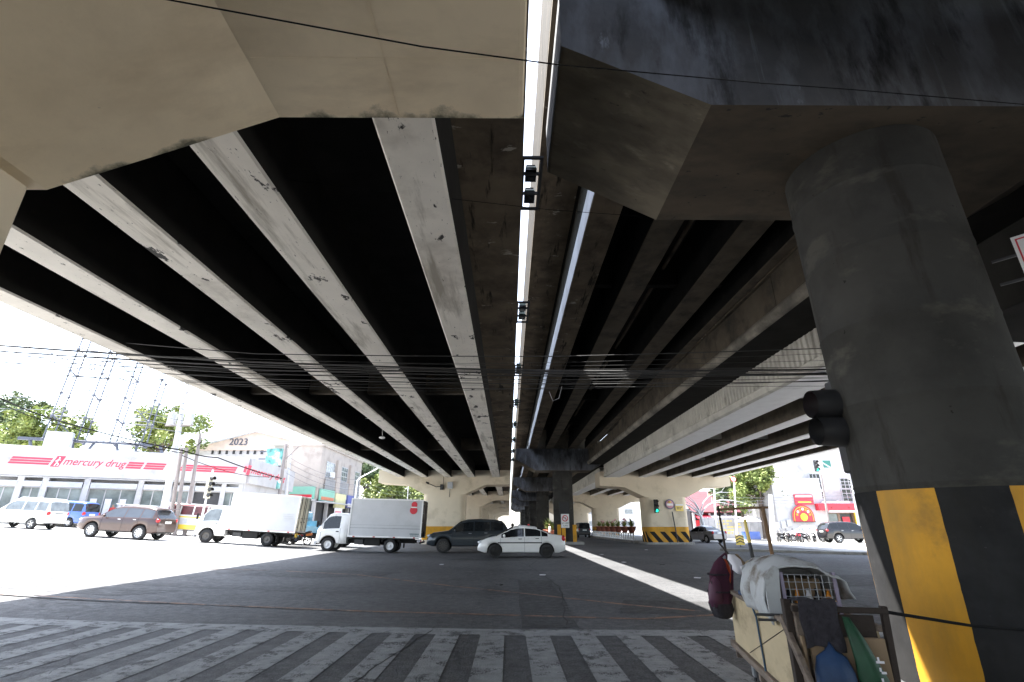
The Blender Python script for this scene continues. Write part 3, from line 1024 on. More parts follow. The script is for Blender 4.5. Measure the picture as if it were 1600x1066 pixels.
AUV = dict(L=4.45, W=1.68, H=1.88, zlow=0.36, rw=0.33, wheels=(-1.25, 1.35), belt=[(-2.2, 1.12), (0, 1.08), (1.2, 1.05), (2.2, 0.95)],
           prof=[(-2.22, 0.7), (-2.21, 1.10), (-2.12, 1.5), (-2.02, 1.80), (-1.7, 1.86), (-0.4, 1.88), (0.35, 1.84), (0.55, 1.76), (1.15, 1.18), (1.5, 1.08), (2.0, 0.98), (2.15, 0.8), (2.22, 0.6)],
           windshield=(0.5, 1.13), rear=(-2.2, -2.04), sidewins=[(-1.95, -1.25), (-1.17, -0.38), (-0.30, 0.84)], doors=[(-1.2, -0.34), (-0.34, 0.9)],
           roofr=0.80, headz=0.82, tailz=1.02, platez=0.88, spokes=5)
PI = pi

# ------------------------------------------------------------------ vehicles
def gp(x, y):
    return (x, y, gz(x))
def slope(x):
    return math.atan((gz(x + 1.3) - gz(x - 1.3)) / 2.6)

def face_left(o, x, yaw=0.0):
    # nose towards -x, body follows the climbing street
    o.rotation_euler = (0, slope(x), PI + yaw)
    return o

# white saloon
P = dict(SEDAN, paint=M['p_white'], rim=M['rim_black'], sidestrip=(0.66, -1.0, 1.15), handle=M['under'], glass=M['glass'])
t, sec = make_car('white saloon car with black wheels crossing under the middle viaduct', 'car', P, gp(0.62, 26.9), PI, 'white_saloon')
for sg in (1, -1):
    MB().box(1.95, 2.08, sg * 0.55 - 0.14, sg * 0.55 + 0.14, 0.36, 0.43).build('fog_lamp_recess', M['under'], t)
# dark slate SUV behind it
P = dict(SUV, paint=M['p_navy'], glass=M['glass'], rim=M['rim_dark'])
t, sec = make_car('dark slate SUV half hidden between the second white truck and the white saloon', 'SUV', P, gp(-2.35, 31.6), PI + 0.03, 'dark_suv')
# copper brown SUV
P = dict(SUV, paint=M['p_brown'], glass=mat('blue_tinted_glass', (0.06, 0.07, 0.085), 0.05), rim=M['rim'])
t, sec = make_car('copper brown SUV with multi spoke alloy wheels on the sunlit crossing', 'SUV', P, gp(-22.6, 31.5), PI, 'brown_suv')
face_left(t, -22.6, -0.03)
MB().box(-2.42, -2.0, -0.68, 0.68, 1.70, 1.76).build('rear_spoiler', M['p_brown'], t, bevel=0.02)
for sg in (1, -1):
    MB().box(-1.9, 0.6, sg * 0.60 - 0.02, sg * 0.60 + 0.02, 1.85, 1.885).build('roof_rail', M['rim'], t)
    MB().box(-1.0, 1.0, sg * 0.9 - 0.07, sg * 0.9 + 0.05, 0.36, 0.42).build('running_board', M['under'], t)
# off-white people carrier
P = dict(AUV, paint=M['p_cream'], glass=M['glass_pale'], rim=M['rim'])
t, sec = make_car('off white people carrier with rear windscreen and roof rails leaving at far left', 'van', P, gp(-32.5, 35.6), PI, 'white_people_carrier')
face_left(t, -32.5, -0.03)
for sg in (1, -1):
    MB().path([(-1.9, sg * 0.62, 1.86), (-1.8, sg * 0.62, 1.93), (0.1, sg * 0.62, 1.94), (0.25, sg * 0.62, 1.87)], 0.02, 6).build('roof_rail', M['rim'], t)
MB().box(-2.32, -2.14, -0.8, 0.8, 0.42, 0.56).build('rear_bumper', M['rim'], t, bevel=0.03)
MB().box(-2.245, -2.2, -0.3, 0.3, 1.02, 1.05).build('tailgate_trim', M['under'], t)
# blue jeep
P = dict(AUV, paint=M['p_blue'], glass=M['glass'], rim=M['rim'], rf=0.55)
t, sec = make_car('bright blue utility van behind the off white people carrier', 'van', P, gp(-34.2, 40.5), PI, 'blue_van')
face_left(t, -34.2)
# dark car at far left edge
P = dict(SEDAN, paint=M['p_grey'], glass=M['glass'], rim=M['rim'])
t, sec = make_car('dark grey saloon at the far left edge in front of the drugstore', 'car', P, gp(-40.6, 42.5), PI, 'grey_saloon')
face_left(t, -40.6)
# saloon and SUV on the right road
P = dict(SEDAN, paint=M['p_grey'], glass=M['glass'], rim=M['rim'])
t, sec = make_car('grey saloon driving away behind the striped pier on the right', 'car', P, gp(18.6, 50.5), R(108), 'grey_saloon')
P = dict(SUV, paint=mat('charcoal_car_paint', (0.006, 0.005, 0.006), 0.3, coat=0.6), glass=M['glass'], rim=M['rim'], spokes=5)
t, sec = make_car('dark grey SUV waiting on the right road in front of the red canopy', 'SUV', P, gp(31.3, 49.0), 0.0, 'grey_suv')
P = dict(SEDAN, paint=M['p_white'], glass=M['glass_pale'], rim=M['rim'])
t, sec = make_car('white saloon parked between the motorcycles and the grey SUV', 'car', P, gp(29.6, 52.6), R(150), 'white_saloon')
P = dict(AUV, paint=M['p_navy'], glass=M['glass'], rim=M['rim_dark'])
t, sec = make_car('dark blue van driving away under the viaduct beside the flower planters', 'van', P, gp(9.9, 72.0), R(92), 'navy_van')
MB().box(-2.4, -2.2, -0.75, 0.75, 0.5, 0.62).build('rear_bumper', M['rim_dark'], t)

def truck(label, name, pt, loc, rz, rimm, box=True, bl=4.15, bh=2.05, door='white', glass=None, sticker=False, spokes=0):
    t = thing(name, label, 'truck', loc, rz, None)
    Pc = dict(L=1.75, W=1.72, H=2.08, zlow=0.42, rw=0.37, wheels=(0.15,), ra=0.47, belt=[(-1, 1.22), (1, 1.12)], taper=0.5, rise=0.0,
              prof=[(-0.875, 2.0), (-0.8, 2.06), (-0.1, 2.09), (0.15, 2.05), (0.30, 1.98), (0.74, 1.30), (0.82, 1.10), (0.87, 0.6)],
              windshield=(0.26, 0.74), rear=(-9, -8.9), sidewins=[(-0.42, 0.52)], doors=[(-0.48, 0.62)], roofr=0.80, paint=pt, glass=glass or M['glass'])
    # cab is lofted round its own centre, then moved forward
    before = set(t.children)
    sec = shell(t, Pc)
    xo = 2.15
    for o in set(t.children) - before:
        for v in o.data.vertices:
            v.co.x += xo
    wy = 0.85
    for sg in (1, -1):
        MB().ball((xo + 0.80, sg * 0.62, 0.80), 0.15, 10, 0, (0.5, 1.1, 0.7)).build('headlight', M['lens'], t)
        MB().box(xo - 0.40, xo - 0.24, sg * 0.855 - 0.012, sg * 0.855 + 0.014, 1.04, 1.10).build('door_handle', M['under'], t)
        b = MB()
        b.path([(xo + 0.62, sg * 0.82, 1.45), (xo + 0.80, sg * 1.0, 1.5)], 0.015, 5)
        b.box(xo + 0.76, xo + 0.82, sg * 1.02 - 0.08, sg * 1.02 + 0.08, 1.28, 1.6)
        b.build('side_mirror', M['under'], t)
        wheel(t, xo + 0.15, sg * wy, 0.37, 0.20, rimm, spokes, 0.60)
        wheel(t, -1.25, sg * 0.87, 0.37, 0.42, rimm, spokes, 0.60)
        MB().box(-2.6, 2.1, sg * 0.36 - 0.05, sg * 0.36 + 0.05, 0.52, 0.70).build('chassis_rail', M['under'], t)
        MB().prism([(-1.75, 0.60), (-1.72, 0.72), (-1.5, 0.82), (-1.0, 0.82), (-0.78, 0.72), (-0.75, 0.60), (-0.8, 0.60), (-0.83, 0.70), (-1.02, 0.79), (-1.48, 0.79), (-1.67, 0.70), (-1.7, 0.60)], sg * 0.46, sg * 0.90, 'y').build('mudguard', M['under'], t)
        MB().box(-1.82, -1.79, sg * 0.5, sg * 0.88, 0.22, 0.62).build('mud_flap', M['under'], t)
    MB().box(xo + 0.80, xo + 0.95, -0.84, 0.84, 0.36, 0.56).build('front_bumper', M['grey'] if pt != M['p_sky'] else M['p_sky'], t, bevel=0.02)
    MB().box(xo + 0.84, xo + 0.885, -0.5, 0.5, 0.66, 0.84).build('grille', M['under'], t)
    MB().box(0.3, 0.8, 0.42, 0.80, 0.42, 0.68).build('battery_box', M['dark'], t, bevel=0.02)
    b = MB(); b.cone((0.1, -0.6, 0.55), (0.9, -0.6, 0.55), 0.2, n=14); b.build('fuel_tank', M['steel'], t)
    for sg in (1, -1):
        MB().box(-0.65, 0.25, sg * 0.62 - 0.16, sg * 0.62 + 0.16, 0.36, 0.74).build('tool_locker', M['under'], t, bevel=0.03)
        MB().box(-2.65, 1.2, sg * 0.80 - 0.04, sg * 0.80 + 0.04, 0.72, 0.80).build('sill_beam', M['under'], t)
    MB().cone((-0.9, 0, 0.5), (1.4, 0, 0.5), 0.06).build('drive_shaft', M['under'], t)
    MB().cone((-1.25, -0.7, 0.37), (-1.25, 0.7, 0.37), 0.09).build('rear_axle', M['under'], t)
    if box:
        x1 = 1.18
        x0 = x1 - bl
        zb = 0.86
        bt = zb + bh
        pm = M['boxwhite']
        MB().box(x0, x1, -0.95, 0.95, zb, bt).build('cargo_box', pm, t, bevel=0.015)
        e = 0.022
        b = MB()
        for sg in (1, -1):
            b.box(x0 - e, x1 + e, sg * 0.95 - e, sg * 0.95 + e, bt - 0.05, bt + 0.02)
            b.box(x0 - e, x1 + e, sg * 0.95 - e, sg * 0.95 + e, zb - 0.06, zb + 0.02)
            b.box(x0 - e - 0.002, x0 + 0.05, sg * 0.955 - e, sg * 0.955 + e, zb + 0.021, bt - 0.051)
            b.box(x1 - 0.05, x1 + e + 0.002, sg * 0.955 - e, sg * 0.955 + e, zb + 0.021, bt - 0.051)
        b.build('edge_rail', M['white'], t)
        for sg in (1, -1):
            b = MB()
            b.box(x0 + 0.06, x1 - 0.06, sg * 0.95 - 0.004, sg * 0.95 + 0.010, zb + (0.42 if sticker else 0.0), zb + (0.47 if sticker else 0.03))
            if sticker:
                b.box(x0 + 0.06, x1 - 0.06, sg * 0.95 - 0.004, sg * 0.95 + 0.012, zb + 0.60, zb + 0.62)
            b.build('side_rail', M['steel'] if sticker else M['red'], t)
            for k in range(4):
                MB().box(x0 + 0.3 + k * 1.15, x0 + 0.42 + k * 1.15, sg * 0.975 - 0.01, sg * 0.975 + 0.008, zb - 0.05, zb + 0.0).build('side_marker', M['tail'], t)
        # rear doors with bars and hinges
        for sg in (1, -1):
            d = MB().box(x0 - 0.035, x0 - 0.001, sg * 0.47 - 0.455, sg * 0.47 + 0.455, zb + 0.04, bt - 0.06).build('rear_door', M[door], t, bevel=0.01)
            b = MB()
            for yy in (sg * 0.14, sg * 0.74):
                b.cone((x0 - 0.06, yy, zb + 0.02), (x0 - 0.06, yy, bt - 0.05), 0.015, n=6)
            for zz in (zb + 0.55, zb + 0.75):
                b.box(x0 - 0.08, x0 - 0.05, sg * 0.14 - 0.02, sg * 0.14 + sg * 0.25 + 0.02, zz, zz + 0.03)
            b.build('lock_bar', M['dark'], d)
            for kk in range(4):
                zz = zb + 0.25 + kk * (bh - 0.5) / 3
                MB().box(x0 - 0.05, x0 - 0.03, sg * 0.80 - 0.12, sg * 0.80 + 0.12, zz, zz + 0.06).build('hinge', M['steel'], d)
            MB().box(x0 - 0.02, x0 + 0.02, sg * 0.55 - 0.12, sg * 0.55 + 0.12, zb - 0.28, zb - 0.16).build('taillight', M['tail'], t)
        MB().box(x0 - 0.03, x0 + 0.05, -0.9, 0.9, 0.52, 0.62).build('rear_bumper', M['dark'], t)
        if sticker:
            b = MB()
            b.lathe([(0.001, 0.0), (0.17, 0.0)], 20, (x0 + 0.50, 0.966, bt - 0.27), axis='y')
            b.lathe([(0.001, 0.0), (0.22, 0.0)], 20, (x0 + 0.52, 0.966, bt - 0.58), axis='y')
            b.box(x0 + 0.34, x0 + 0.66, 0.955, 0.9655, bt - 0.5, bt - 0.3)
            st = b.build('round_sticker', M['red'], t)
            MB().box(x0 + 0.33, x0 + 0.67, 0.960, 0.972, bt - 0.45, bt - 0.39).build('sticker_band', M['white'], st)
            b = MB()
            for k in range(7):
                b.box(x0 + 0.12 + k * 0.075, x0 + 0.175 + k * 0.075, 0.95, 0.961, zb + 0.14, zb + 0.20)
            for k in range(5):
                b.box(x0 + 0.16 + k * 0.09, x0 + 0.22 + k * 0.09, 0.95, 0.961, zb + 0.05, zb + 0.09)
            b.build('worn_lettering', mat('faded_green_print', (0.05, 0.12, 0.12), 0.6), t)['kind'] = 'stuff'
        else:
            b = MB()
            for r_ in range(3):
                for k in range(9 - r_):
                    b.box(x0 + 0.25 + k * 0.075, x0 + 0.30 + k * 0.075, 0.95, 0.961, zb + 0.95 - r_ * 0.12, zb + 1.0 - r_ * 0.12)
            b.build('worn_lettering', M['grey'], t)['kind'] = 'stuff'
            MB().box(x0 - 0.05, x0 - 0.02, 0.45, 0.85, zb - 0.30, zb - 0.08).build('yellow_plate', M['p_yel'], t)
    return t
M['boxwhite'] = mat('white_box_panel', (0.52, 0.53, 0.55), 0.5, var=0.05, scale=0.8, col2=(0.44, 0.45, 0.46), dirt=0.6, dscale=1.0, dsharp=0.3)
M['rusty'] = mat('rusty_dented_metal', (0.20, 0.17, 0.145), 0.7, var=0.3, scale=3, col2=(0.08, 0.05, 0.035), dirt=0.5, dscale=3, dsharp=0.2, bump=0.5, bscale=9)
M['dirtycream'] = mat('dirty_cream_metal', (0.66, 0.62, 0.50), 0.6, var=0.1, scale=3, col2=(0.35, 0.3, 0.22), dirt=0.68, dscale=3, dsharp=0.15)
t = truck('white box truck with red round sticker, second truck in the row, nose left', 'box_truck', M['p_white'], gp(-8.1, 31.6), PI, M['rim_white'], sticker=True, door='rusty')
face_left(t, -8.1, 0.03)
t = truck('white box truck with closed cream rear doors standing in full sun', 'box_truck', M['p_white'], gp(-15.7, 32.6), PI, M['rim_dark'], door='dirtycream', glass=M['glass_pale'], bh=2.05, bl=4.0)
face_left(t, -15.9, 0.06)
t = truck('sky blue truck whose cab shows between the two white box trucks', 'flatbed_truck', M['p_sky'], gp(-12.45, 36.0), PI, M['rim_dark'], box=False, glass=M['glass_pale'])
face_left(t, -12.2)
MB().box(-2.9, 1.1, -0.9, 0.9, 0.78, 0.88).build('cargo_bed', M['p_sky'], t)
MB().box(0.98, 1.08, -0.9, 0.9, 0.88, 1.5).build('headboard', M['p_sky'], t)
for sg in (1, -1):
    MB().box(-2.9, 0.97, sg * 0.88 - 0.02, sg * 0.88 + 0.02, 0.88, 1.2).build('side_board', M['p_sky'], t)

# jeepney
P = dict(L=5.9, W=1.85, H=2.15, zlow=0.42, rw=0.36, wheels=(-1.75, 1.75), belt=[(-3, 1.35), (0.9, 1.35), (1.4, 1.2), (3, 1.05)],
         prof=[(-2.95, 1.3), (-2.93, 2.1), (-2.5, 2.14), (1.0, 2.15), (1.25, 2.12), (1.6, 1.30), (1.75, 1.20), (2.8, 1.12), (2.95, 0.8)],
         windshield=(1.22, 1.62), rear=(-9, -8.9), sidewins=[(-2.6, -1.7), (-1.6, -0.7), (-0.6, 0.25), (0.35, 1.25)], doors=[], roofr=0.92, paint=M['p_cream'], glass=mat('dark_red_cabin', (0.09, 0.02, 0.025), 0.4, var=0.5, scale=4), rf=0.5, rim=M['rim_dark'], spokes=0, taper=0.3, platez=0.7, tailz=0.8)
t, sec = make_car('yellow and white passenger jeepney with dark red windows behind the sunlit truck', 'jeepney', P, gp(-23.3, 38.6), PI, 'jeepney')
face_left(t, -23.3)
for sg in (1, -1):
    MB().box(-2.7, -0.4 + 1.6, sg * 0.925 - 0.01, sg * 0.925 + 0.02, 0.44, 0.74).build('yellow_skirt', M['p_yel'], t)
    MB().box(-2.8, 1.3, sg * 0.92 - 0.01, sg * 0.92 + 0.02, 1.22, 1.30).build('yellow_stripe', M['p_yel'], t)
    MB().box(-0.4, 0.6, sg * 0.92 - 0.01, sg * 0.92 + 0.02, 0.80, 1.14).build('route_panel', M['grey'], t)
    MB().box(-2.9, 1.2, sg * 0.86 - 0.02, sg * 0.86 + 0.03, 2.03, 2.09).build('roof_trim', M['red'], t)

# ------------------------------------------------------------------ motorcycles and people
def motorcycle(label, loc, rz, col, group=None, name='motorcycle'):
    t = thing(name, label, 'motorcycle', loc, rz, group)
    for x in (-0.62, 0.62):
        b = MB()
        n = 20
        prof = [(0.24, -0.04), (0.29, -0.045), (0.305, 0), (0.29, 0.045), (0.24, 0.04)]
        b.lathe(prof, n, (x, 0, 0.305), axis='y')
        wv = b.build('wheel', M['rubber'], t)
        b = MB()
        for k in range(5):
            a = 2 * pi * k / 5
            b.cone((x, 0, 0.305), (x + 0.245 * math.cos(a), 0, 0.305 + 0.245 * math.sin(a)), 0.018, n=5)
        b.lathe([(0.245, -0.03), (0.245, 0.03)], n, (x, 0, 0.305), axis='y')
        b.build('rim', M['rim_dark'], wv)
    b = MB()
    b.path([(-0.62, 0.07, 0.305), (-0.2, 0.08, 0.42), (0.15, 0.05, 0.45), (0.38, 0, 0.85)], 0.025, 6)
    b.path([(-0.62, -0.07, 0.305), (-0.2, -0.08, 0.42), (0.15, -0.05, 0.45), (0.38, 0, 0.85)], 0.025, 6)
    b.path([(-0.55, 0.1, 0.36), (-0.45, 0.1, 0.68)], 0.025, 6)
    b.path([(-0.55, -0.1, 0.36), (-0.45, -0.1, 0.68)], 0.025, 6)
    b.build('frame', M['dark'], t)
    b = MB()
    for sg in (1, -1):
        b.path([(0.62, sg * 0.07, 0.305), (0.40, sg * 0.06, 0.92)], 0.024, 6)
    b.build('fork', M['dark'], t)
    b = MB(); b.box(-0.18, 0.16, -0.11, 0.11, 0.28, 0.52); b.cone((-0.05, -0.14, 0.42), (-0.05, 0.14, 0.42), 0.12, n=10)
    b.build('engine', M['dark'], t, bevel=0.02)
    b = MB(); b.prism([(-0.10, 0.62), (-0.12, 0.74), (0.05, 0.84), (0.28, 0.86), (0.36, 0.78), (0.25, 0.66)], -0.13, 0.13, 'y'); b.build('fuel_tank', col, t, bevel=0.04)
    b = MB(); b.prism([(-0.78, 0.80), (-0.74, 0.88), (-0.40, 0.80), (-0.08, 0.78), (-0.08, 0.68), (-0.45, 0.68)], -0.12, 0.12, 'y'); b.build('saddle', M['rubber'], t, bevel=0.03)
    b = MB(); b.prism([(-0.88, 0.62), (-0.85, 0.76), (-0.5, 0.70), (-0.45, 0.56)], -0.07, 0.07, 'y'); b.build('tail_fairing', col, t, bevel=0.02)
    b = MB(); b.prism([(0.42, 0.64), (0.50, 0.70), (0.78, 0.66), (0.88, 0.52), (0.84, 0.50), (0.72, 0.62), (0.52, 0.64)], -0.06, 0.06, 'y'); b.build('front_mudguard', col, t)
    MB().path([(0.28, 0.34, 1.0), (0.38, 0.16, 1.03), (0.40, 0, 0.97), (0.38, -0.16, 1.03), (0.28, -0.34, 1.0)], 0.016, 6).build('handlebar', M['dark'], t)
    MB().ball((0.50, 0, 0.88), 0.09, 10, 0, (0.8, 1, 1)).build('headlight', M['lens'], t)
    for sg in (1, -1):
        b = MB(); b.path([(0.34, sg * 0.24, 1.02), (0.32, sg * 0.28, 1.16)], 0.008, 4); b.ball((0.32, sg * 0.29, 1.19), 0.05, 8, 0, (0.4, 1, 0.8)); b.build('mirror', M['dark'], t)
    MB().cone((-0.75, -0.13, 0.36), (-0.1, -0.13, 0.30), 0.045, 0.03, 8).build('exhaust', M['steel'], t)
    return t

M['skin'] = mat('skin', (0.30, 0.17, 0.11), 0.6, var=0.05)
M['hair'] = mat('black_hair', (0.012, 0.011, 0.011), 0.6)
def cloth(name, col):
    return mat(name, col, 0.9, var=0.12, scale=8, bump=0.2, bscale=20)

def person(label, loc, rz, top, bottom, pose='stand', helmet=None, group=None, h=1.66):
    t = thing('person', label, 'person', loc, rz, group)
    k = h / 1.7
    if pose == 'stand':
        J = dict(pel=(0, 0, .92), spine=(0, 0, 1.12), chest=(0, 0, 1.30), neck=(0, 0, 1.44), head=(0.01, 0, 1.56), crown=(0, 0, 1.66),
                 sl=(0, .17, 1.38), el=(-.02, .23, 1.12), hl=(.06, .24, .88), sr=(0, -.17, 1.38), er=(-.02, -.23, 1.12), hr=(.06, -.24, .88),
                 kl=(.03, .10, .50), al=(-.02, .11, .09), fl=(.14, .12, .05), kr=(.0, -.10, .50), ar=(-.06, -.11, .09), fr=(.10, -.12, .05))
    elif pose == 'walk':
        J = dict(pel=(0, 0, .92), spine=(.01, 0, 1.12), chest=(.02, 0, 1.30), neck=(.03, 0, 1.44), head=(.05, 0, 1.56), crown=(.04, 0, 1.66),
                 sl=(.02, .17, 1.38), el=(.08, .22, 1.13), hl=(.24, .20, .98), sr=(.02, -.17, 1.38), er=(-.10, -.22, 1.14), hr=(-.08, -.24, .90),
                 kl=(-.02, .09, .49), al=(-.30, .10, .16), fl=(-.20, .11, .06), kr=(.16, -.09, .52), ar=(.22, -.10, .09), fr=(.37, -.11, .05))
    else:  # seated on a motorcycle
        J = dict(pel=(-.25, 0, .86), spine=(-.22, 0, 1.05), chest=(-.14, 0, 1.24), neck=(-.06, 0, 1.38), head=(-.02, 0, 1.50), crown=(-.03, 0, 1.60),
                 sl=(-.12, .17, 1.32), el=(.06, .27, 1.13), hl=(.27, .30, 1.03), sr=(-.12, -.17, 1.32), er=(.06, -.27, 1.13), hr=(.27, -.30, 1.03),
                 kl=(.12, .20, .72), al=(-.02, .22, .34), fl=(.12, .23, .28), kr=(.12, -.20, .72), ar=(-.02, -.22, .34), fr=(.12, -.23, .28))
    order = list(J)
    E_ = [('pel', 'spine'), ('spine', 'chest'), ('chest', 'neck'), ('neck', 'head'), ('head', 'crown'), ('chest', 'sl'), ('sl', 'el'), ('el', 'hl'), ('chest', 'sr'), ('sr', 'er'), ('er', 'hr'),
          ('pel', 'kl'), ('kl', 'al'), ('al', 'fl'), ('pel', 'kr'), ('kr', 'ar'), ('ar', 'fr')]
    rad = dict(pel=.135, spine=.115, chest=.135, neck=.055, head=.095, crown=.075, sl=.062, el=.042, hl=.03, sr=.062, er=.042, hr=.03, kl=.062, al=.04, fl=.035, kr=.062, ar=.04, fr=.035)
    me = bpy.data.meshes.new('body')
    me.from_pydata([tuple(c * k for c in J[j]) for j in order], [(order.index(a), order.index(c)) for a, c in E_], [])
    o = bpy.data.objects.new('body', me)
    C.objects.link(o)
    o.parent = t
    sk = o.modifiers.new('skin', 'SKIN')
    for i, j in enumerate(order):
        me.skin_vertices[0].data[i].radius = (rad[j] * k * 0.92, rad[j] * k)
    me.skin_vertices[0].data[0].use_root = True
    ss = o.modifiers.new('subsurf', 'SUBSURF')
    ss.levels = ss.render_levels = 1
    dg = bpy.context.evaluated_depsgraph_get()
    ev = o.evaluated_get(dg)
    m2 = bpy.data.meshes.new_from_object(ev)
    o.modifiers.clear()
    o.data = m2
    m2.materials.clear()
    for m_ in (M['skin'], top, bottom, M['hair'], M['rubber']):
        m2.materials.append(m_)
    nk = Vector(J['neck']) * k
    pv = Vector(J['pel']) * k
    for p in m2.polygons:
        p.use_smooth = True
        c = p.center
        hd = Vector(J['head']) * k
        if c.z > nk.z + 0.0 * k:
            p.material_index = 3 if (c.x < hd.x - 0.01 or c.z > hd.z + 0.08) else 0
        else:
            dh = min((c - Vector(J['hl']) * k).length, (c - Vector(J['hr']) * k).length)
            df = min(c.z - min(J['fl'][2], J['fr'][2]) * k, 9)
            leg = any((c - Vector(J[q]) * k).length < 0.30 for q in ('kl', 'kr', 'al', 'ar')) and dh > 0.18
            if c.z < 0.14 * k:
                p.material_index = 4
            elif dh < 0.17:
                p.material_index = 0
            elif leg or c.z < pv.z - 0.02:
                p.material_index = 2
            else:
                p.material_index = 1
    if helmet:
        hd = Vector(J['head']) * k
        MB().ball((hd.x - 0.01, hd.y, hd.z + 0.05), 0.145, 12, 0, (1.05, 0.9, 1)).build('helmet', helmet, t)
    return t

# ------------------------------------------------------------------ building helpers
def text(root, body, loc, rot, size, m, name='lettering', shear=0.0, ext=0.01, align='LEFT', xs=1.0):
    cu = bpy.data.curves.new(name, 'FONT')
    cu.body = body
    cu.size = size
    cu.shear = shear
    cu.extrude = ext
    cu.align_x = align
    cu.resolution_u = 3
    if body.startswith('mercury'):
        cu.offset = 0.008
    o = bpy.data.objects.new(name, cu)
    C.objects.link(o)
    o.location = loc
    o.rotation_euler = rot
    o.scale = (xs, 1, 1)
    cu.materials.append(m)
    dg = bpy.context.evaluated_depsgraph_get()
    me = bpy.data.meshes.new_from_object(o.evaluated_get(dg))
    mw = o.matrix_basis.copy()
    bpy.data.objects.remove(o)
    me.transform(mw)
    o = bpy.data.objects.new(name, me)
    C.objects.link(o)
    if root is not None:
        o.parent = root
    return o

def frame_window(root, x0, x1, z0, z1, y, gm, fm, nx=2, nz=1, depth=0.12, fw=0.05):
    """a window in a wall whose outer face is at local y (outside = -y): frame and panes"""
    b = MB()
    b.box(x0 - fw, x1 + fw, y - 0.03, y + depth, z1, z1 + fw)
    b.box(x0 - fw, x1 + fw, y - 0.03, y + depth, z0 - fw, z0)
    b.box(x0 - fw, x0, y - 0.03, y + depth, z0, z1)
    b.box(x1, x1 + fw, y - 0.03, y + depth, z0, z1)
    for i in range(1, nx):
        x = x0 + (x1 - x0) * i / nx
        b.box(x - fw / 2, x + fw / 2, y + 0.005, y + depth, z0, z1)
    for i in range(1, nz):
        z = z0 + (z1 - z0) * i / nz
        b.box(x0, x1, y + 0.01, y + depth, z - fw / 2, z + fw / 2)
    w_ = b.build('window', fm, root)
    for i in range(nx):
        for j in range(nz):
            xa, xb = x0 + (x1 - x0) * i / nx, x0 + (x1 - x0) * (i + 1) / nx
            za, zb = z0 + (z1 - z0) * j / nz, z0 + (z1 - z0) * (j + 1) / nz
            MB().box(xa + 0.004, xb - 0.004, y + 0.045, y + 0.06, za + 0.004, zb - 0.004).build('pane', gm, w_)
    return w_

M['wall_white'] = mat('white_painted_wall', (0.46, 0.455, 0.465), 0.85, var=0.08, scale=0.6, col2=(0.30, 0.29, 0.29), dirt=0.62, dscale=0.5, dsharp=0.2)
M['wall_pink'] = mat('pale_pink_wall', (0.44, 0.385, 0.345), 0.85, var=0.08, scale=0.5, col2=(0.30, 0.26, 0.23), dirt=0.6, dscale=0.6, dsharp=0.2)
M['roof_pale'] = mat('pale_rust_roof', (0.56, 0.46, 0.40), 0.7, var=0.15, scale=0.6)
M['roof_maroon'] = mat('maroon_sheet_roof', (0.10, 0.022, 0.028), 0.7, var=0.15, scale=0.7)
M['shop'] = mat('shop_glass', (0.17, 0.20, 0.20), 0.08, var=0.5, scale=0.9)
M['shop_dark'] = mat('dark_shop_opening', (0.035, 0.035, 0.04), 0.4, var=0.5, scale=1.0)
M['sign_red'] = mat('drugstore_red', (0.62, 0.05, 0.09), 0.6, var=0.05)
M['teal'] = mat('teal_board', (0.12, 0.36, 0.34), 0.6, var=0.7, scale=1.3, detail=3, col2=(0.5, 0.62, 0.6), dirt=0.55, dscale=1.1)
M['mint'] = mat('mint_sign', (0.22, 0.46, 0.36), 0.6, var=0.05)
M['leaf'] = mat('leaves', (0.16, 0.21, 0.06), 0.7, var=0.5, scale=0.35, detail=3, col2=(0.24, 0.27, 0.06), dirt=0.55, dscale=0.5, dsharp=0.2)  # leaf tone lightened to stand in for haze
M['leaf_dark'] = mat('dark_leaves', (0.075, 0.11, 0.05), 0.7, var=0.5, scale=0.35, detail=3, col2=(0.12, 0.15, 0.05), dirt=0.55, dscale=0.5, dsharp=0.2)
M['bark'] = mat('bark', (0.14, 0.11, 0.09), 0.9, var=0.3, scale=3)
M['tower'] = mat('galvanised_pipe', (0.08, 0.09, 0.12), 0.6, var=0.1)  # pipe tone lightened in place of haze
M['brown_frame'] = mat('brown_frame', (0.20, 0.13, 0.09), 0.6)
M['banner'] = mat('banner_white', (0.7, 0.68, 0.72), 0.7)

# ------------------------------------------------------------------ drugstore at the left corner
A = Vector((-42.2, 39.4, 0.0))
Cc = Vector((-25.0, 49.0, 0.0))
dd = (Cc - A)
LEN = dd.length
ang = math.atan2(dd.y, dd.x)
dd.normalize()
def fx(px, py=None):
    """distance along the facade of the point seen along one line of sight"""
    if py is None:
        py = 790
    e = at(px, py, 1.0)
    k = e.x / e.y
    return (k * A.y - A.x) / (dd.x - k * dd.y)
ds = thing('drugstore', 'white corner drugstore with long red striped fascia and glass shopfront', 'drugstore', (A.x, A.y, 0), ang)
Z1, Z2 = 5.25, 7.55
MB().box(-3, LEN, 0.0, 9, Z1 - 0.02, Z2 - 0.5).build('upper_wall', M['wall_white'], ds)
MB().box(-3.02, LEN + 0.02, -0.35, 0.0, Z1, Z2).build('fascia', M['wall_white'], ds, bevel=0.03)
MB().box(-3, LEN, 0.9, 9, 0, Z1 - 0.02).build('back_wall', M['wall_white'], ds)
MB().box(-3, LEN, -0.1, 1.0, Z1 - 0.12, Z1 - 0.02).build('soffit', M['grey'], ds)
MB().box(-3, LEN, -0.3, 1.0, 0.2, 1.35).build('plinth', M['pave'], ds)
bays = [(-30, 18), (20, 57), (61, 122), (130, 209), (215, 252), (262, 292), (297, 342), (346, 370)]
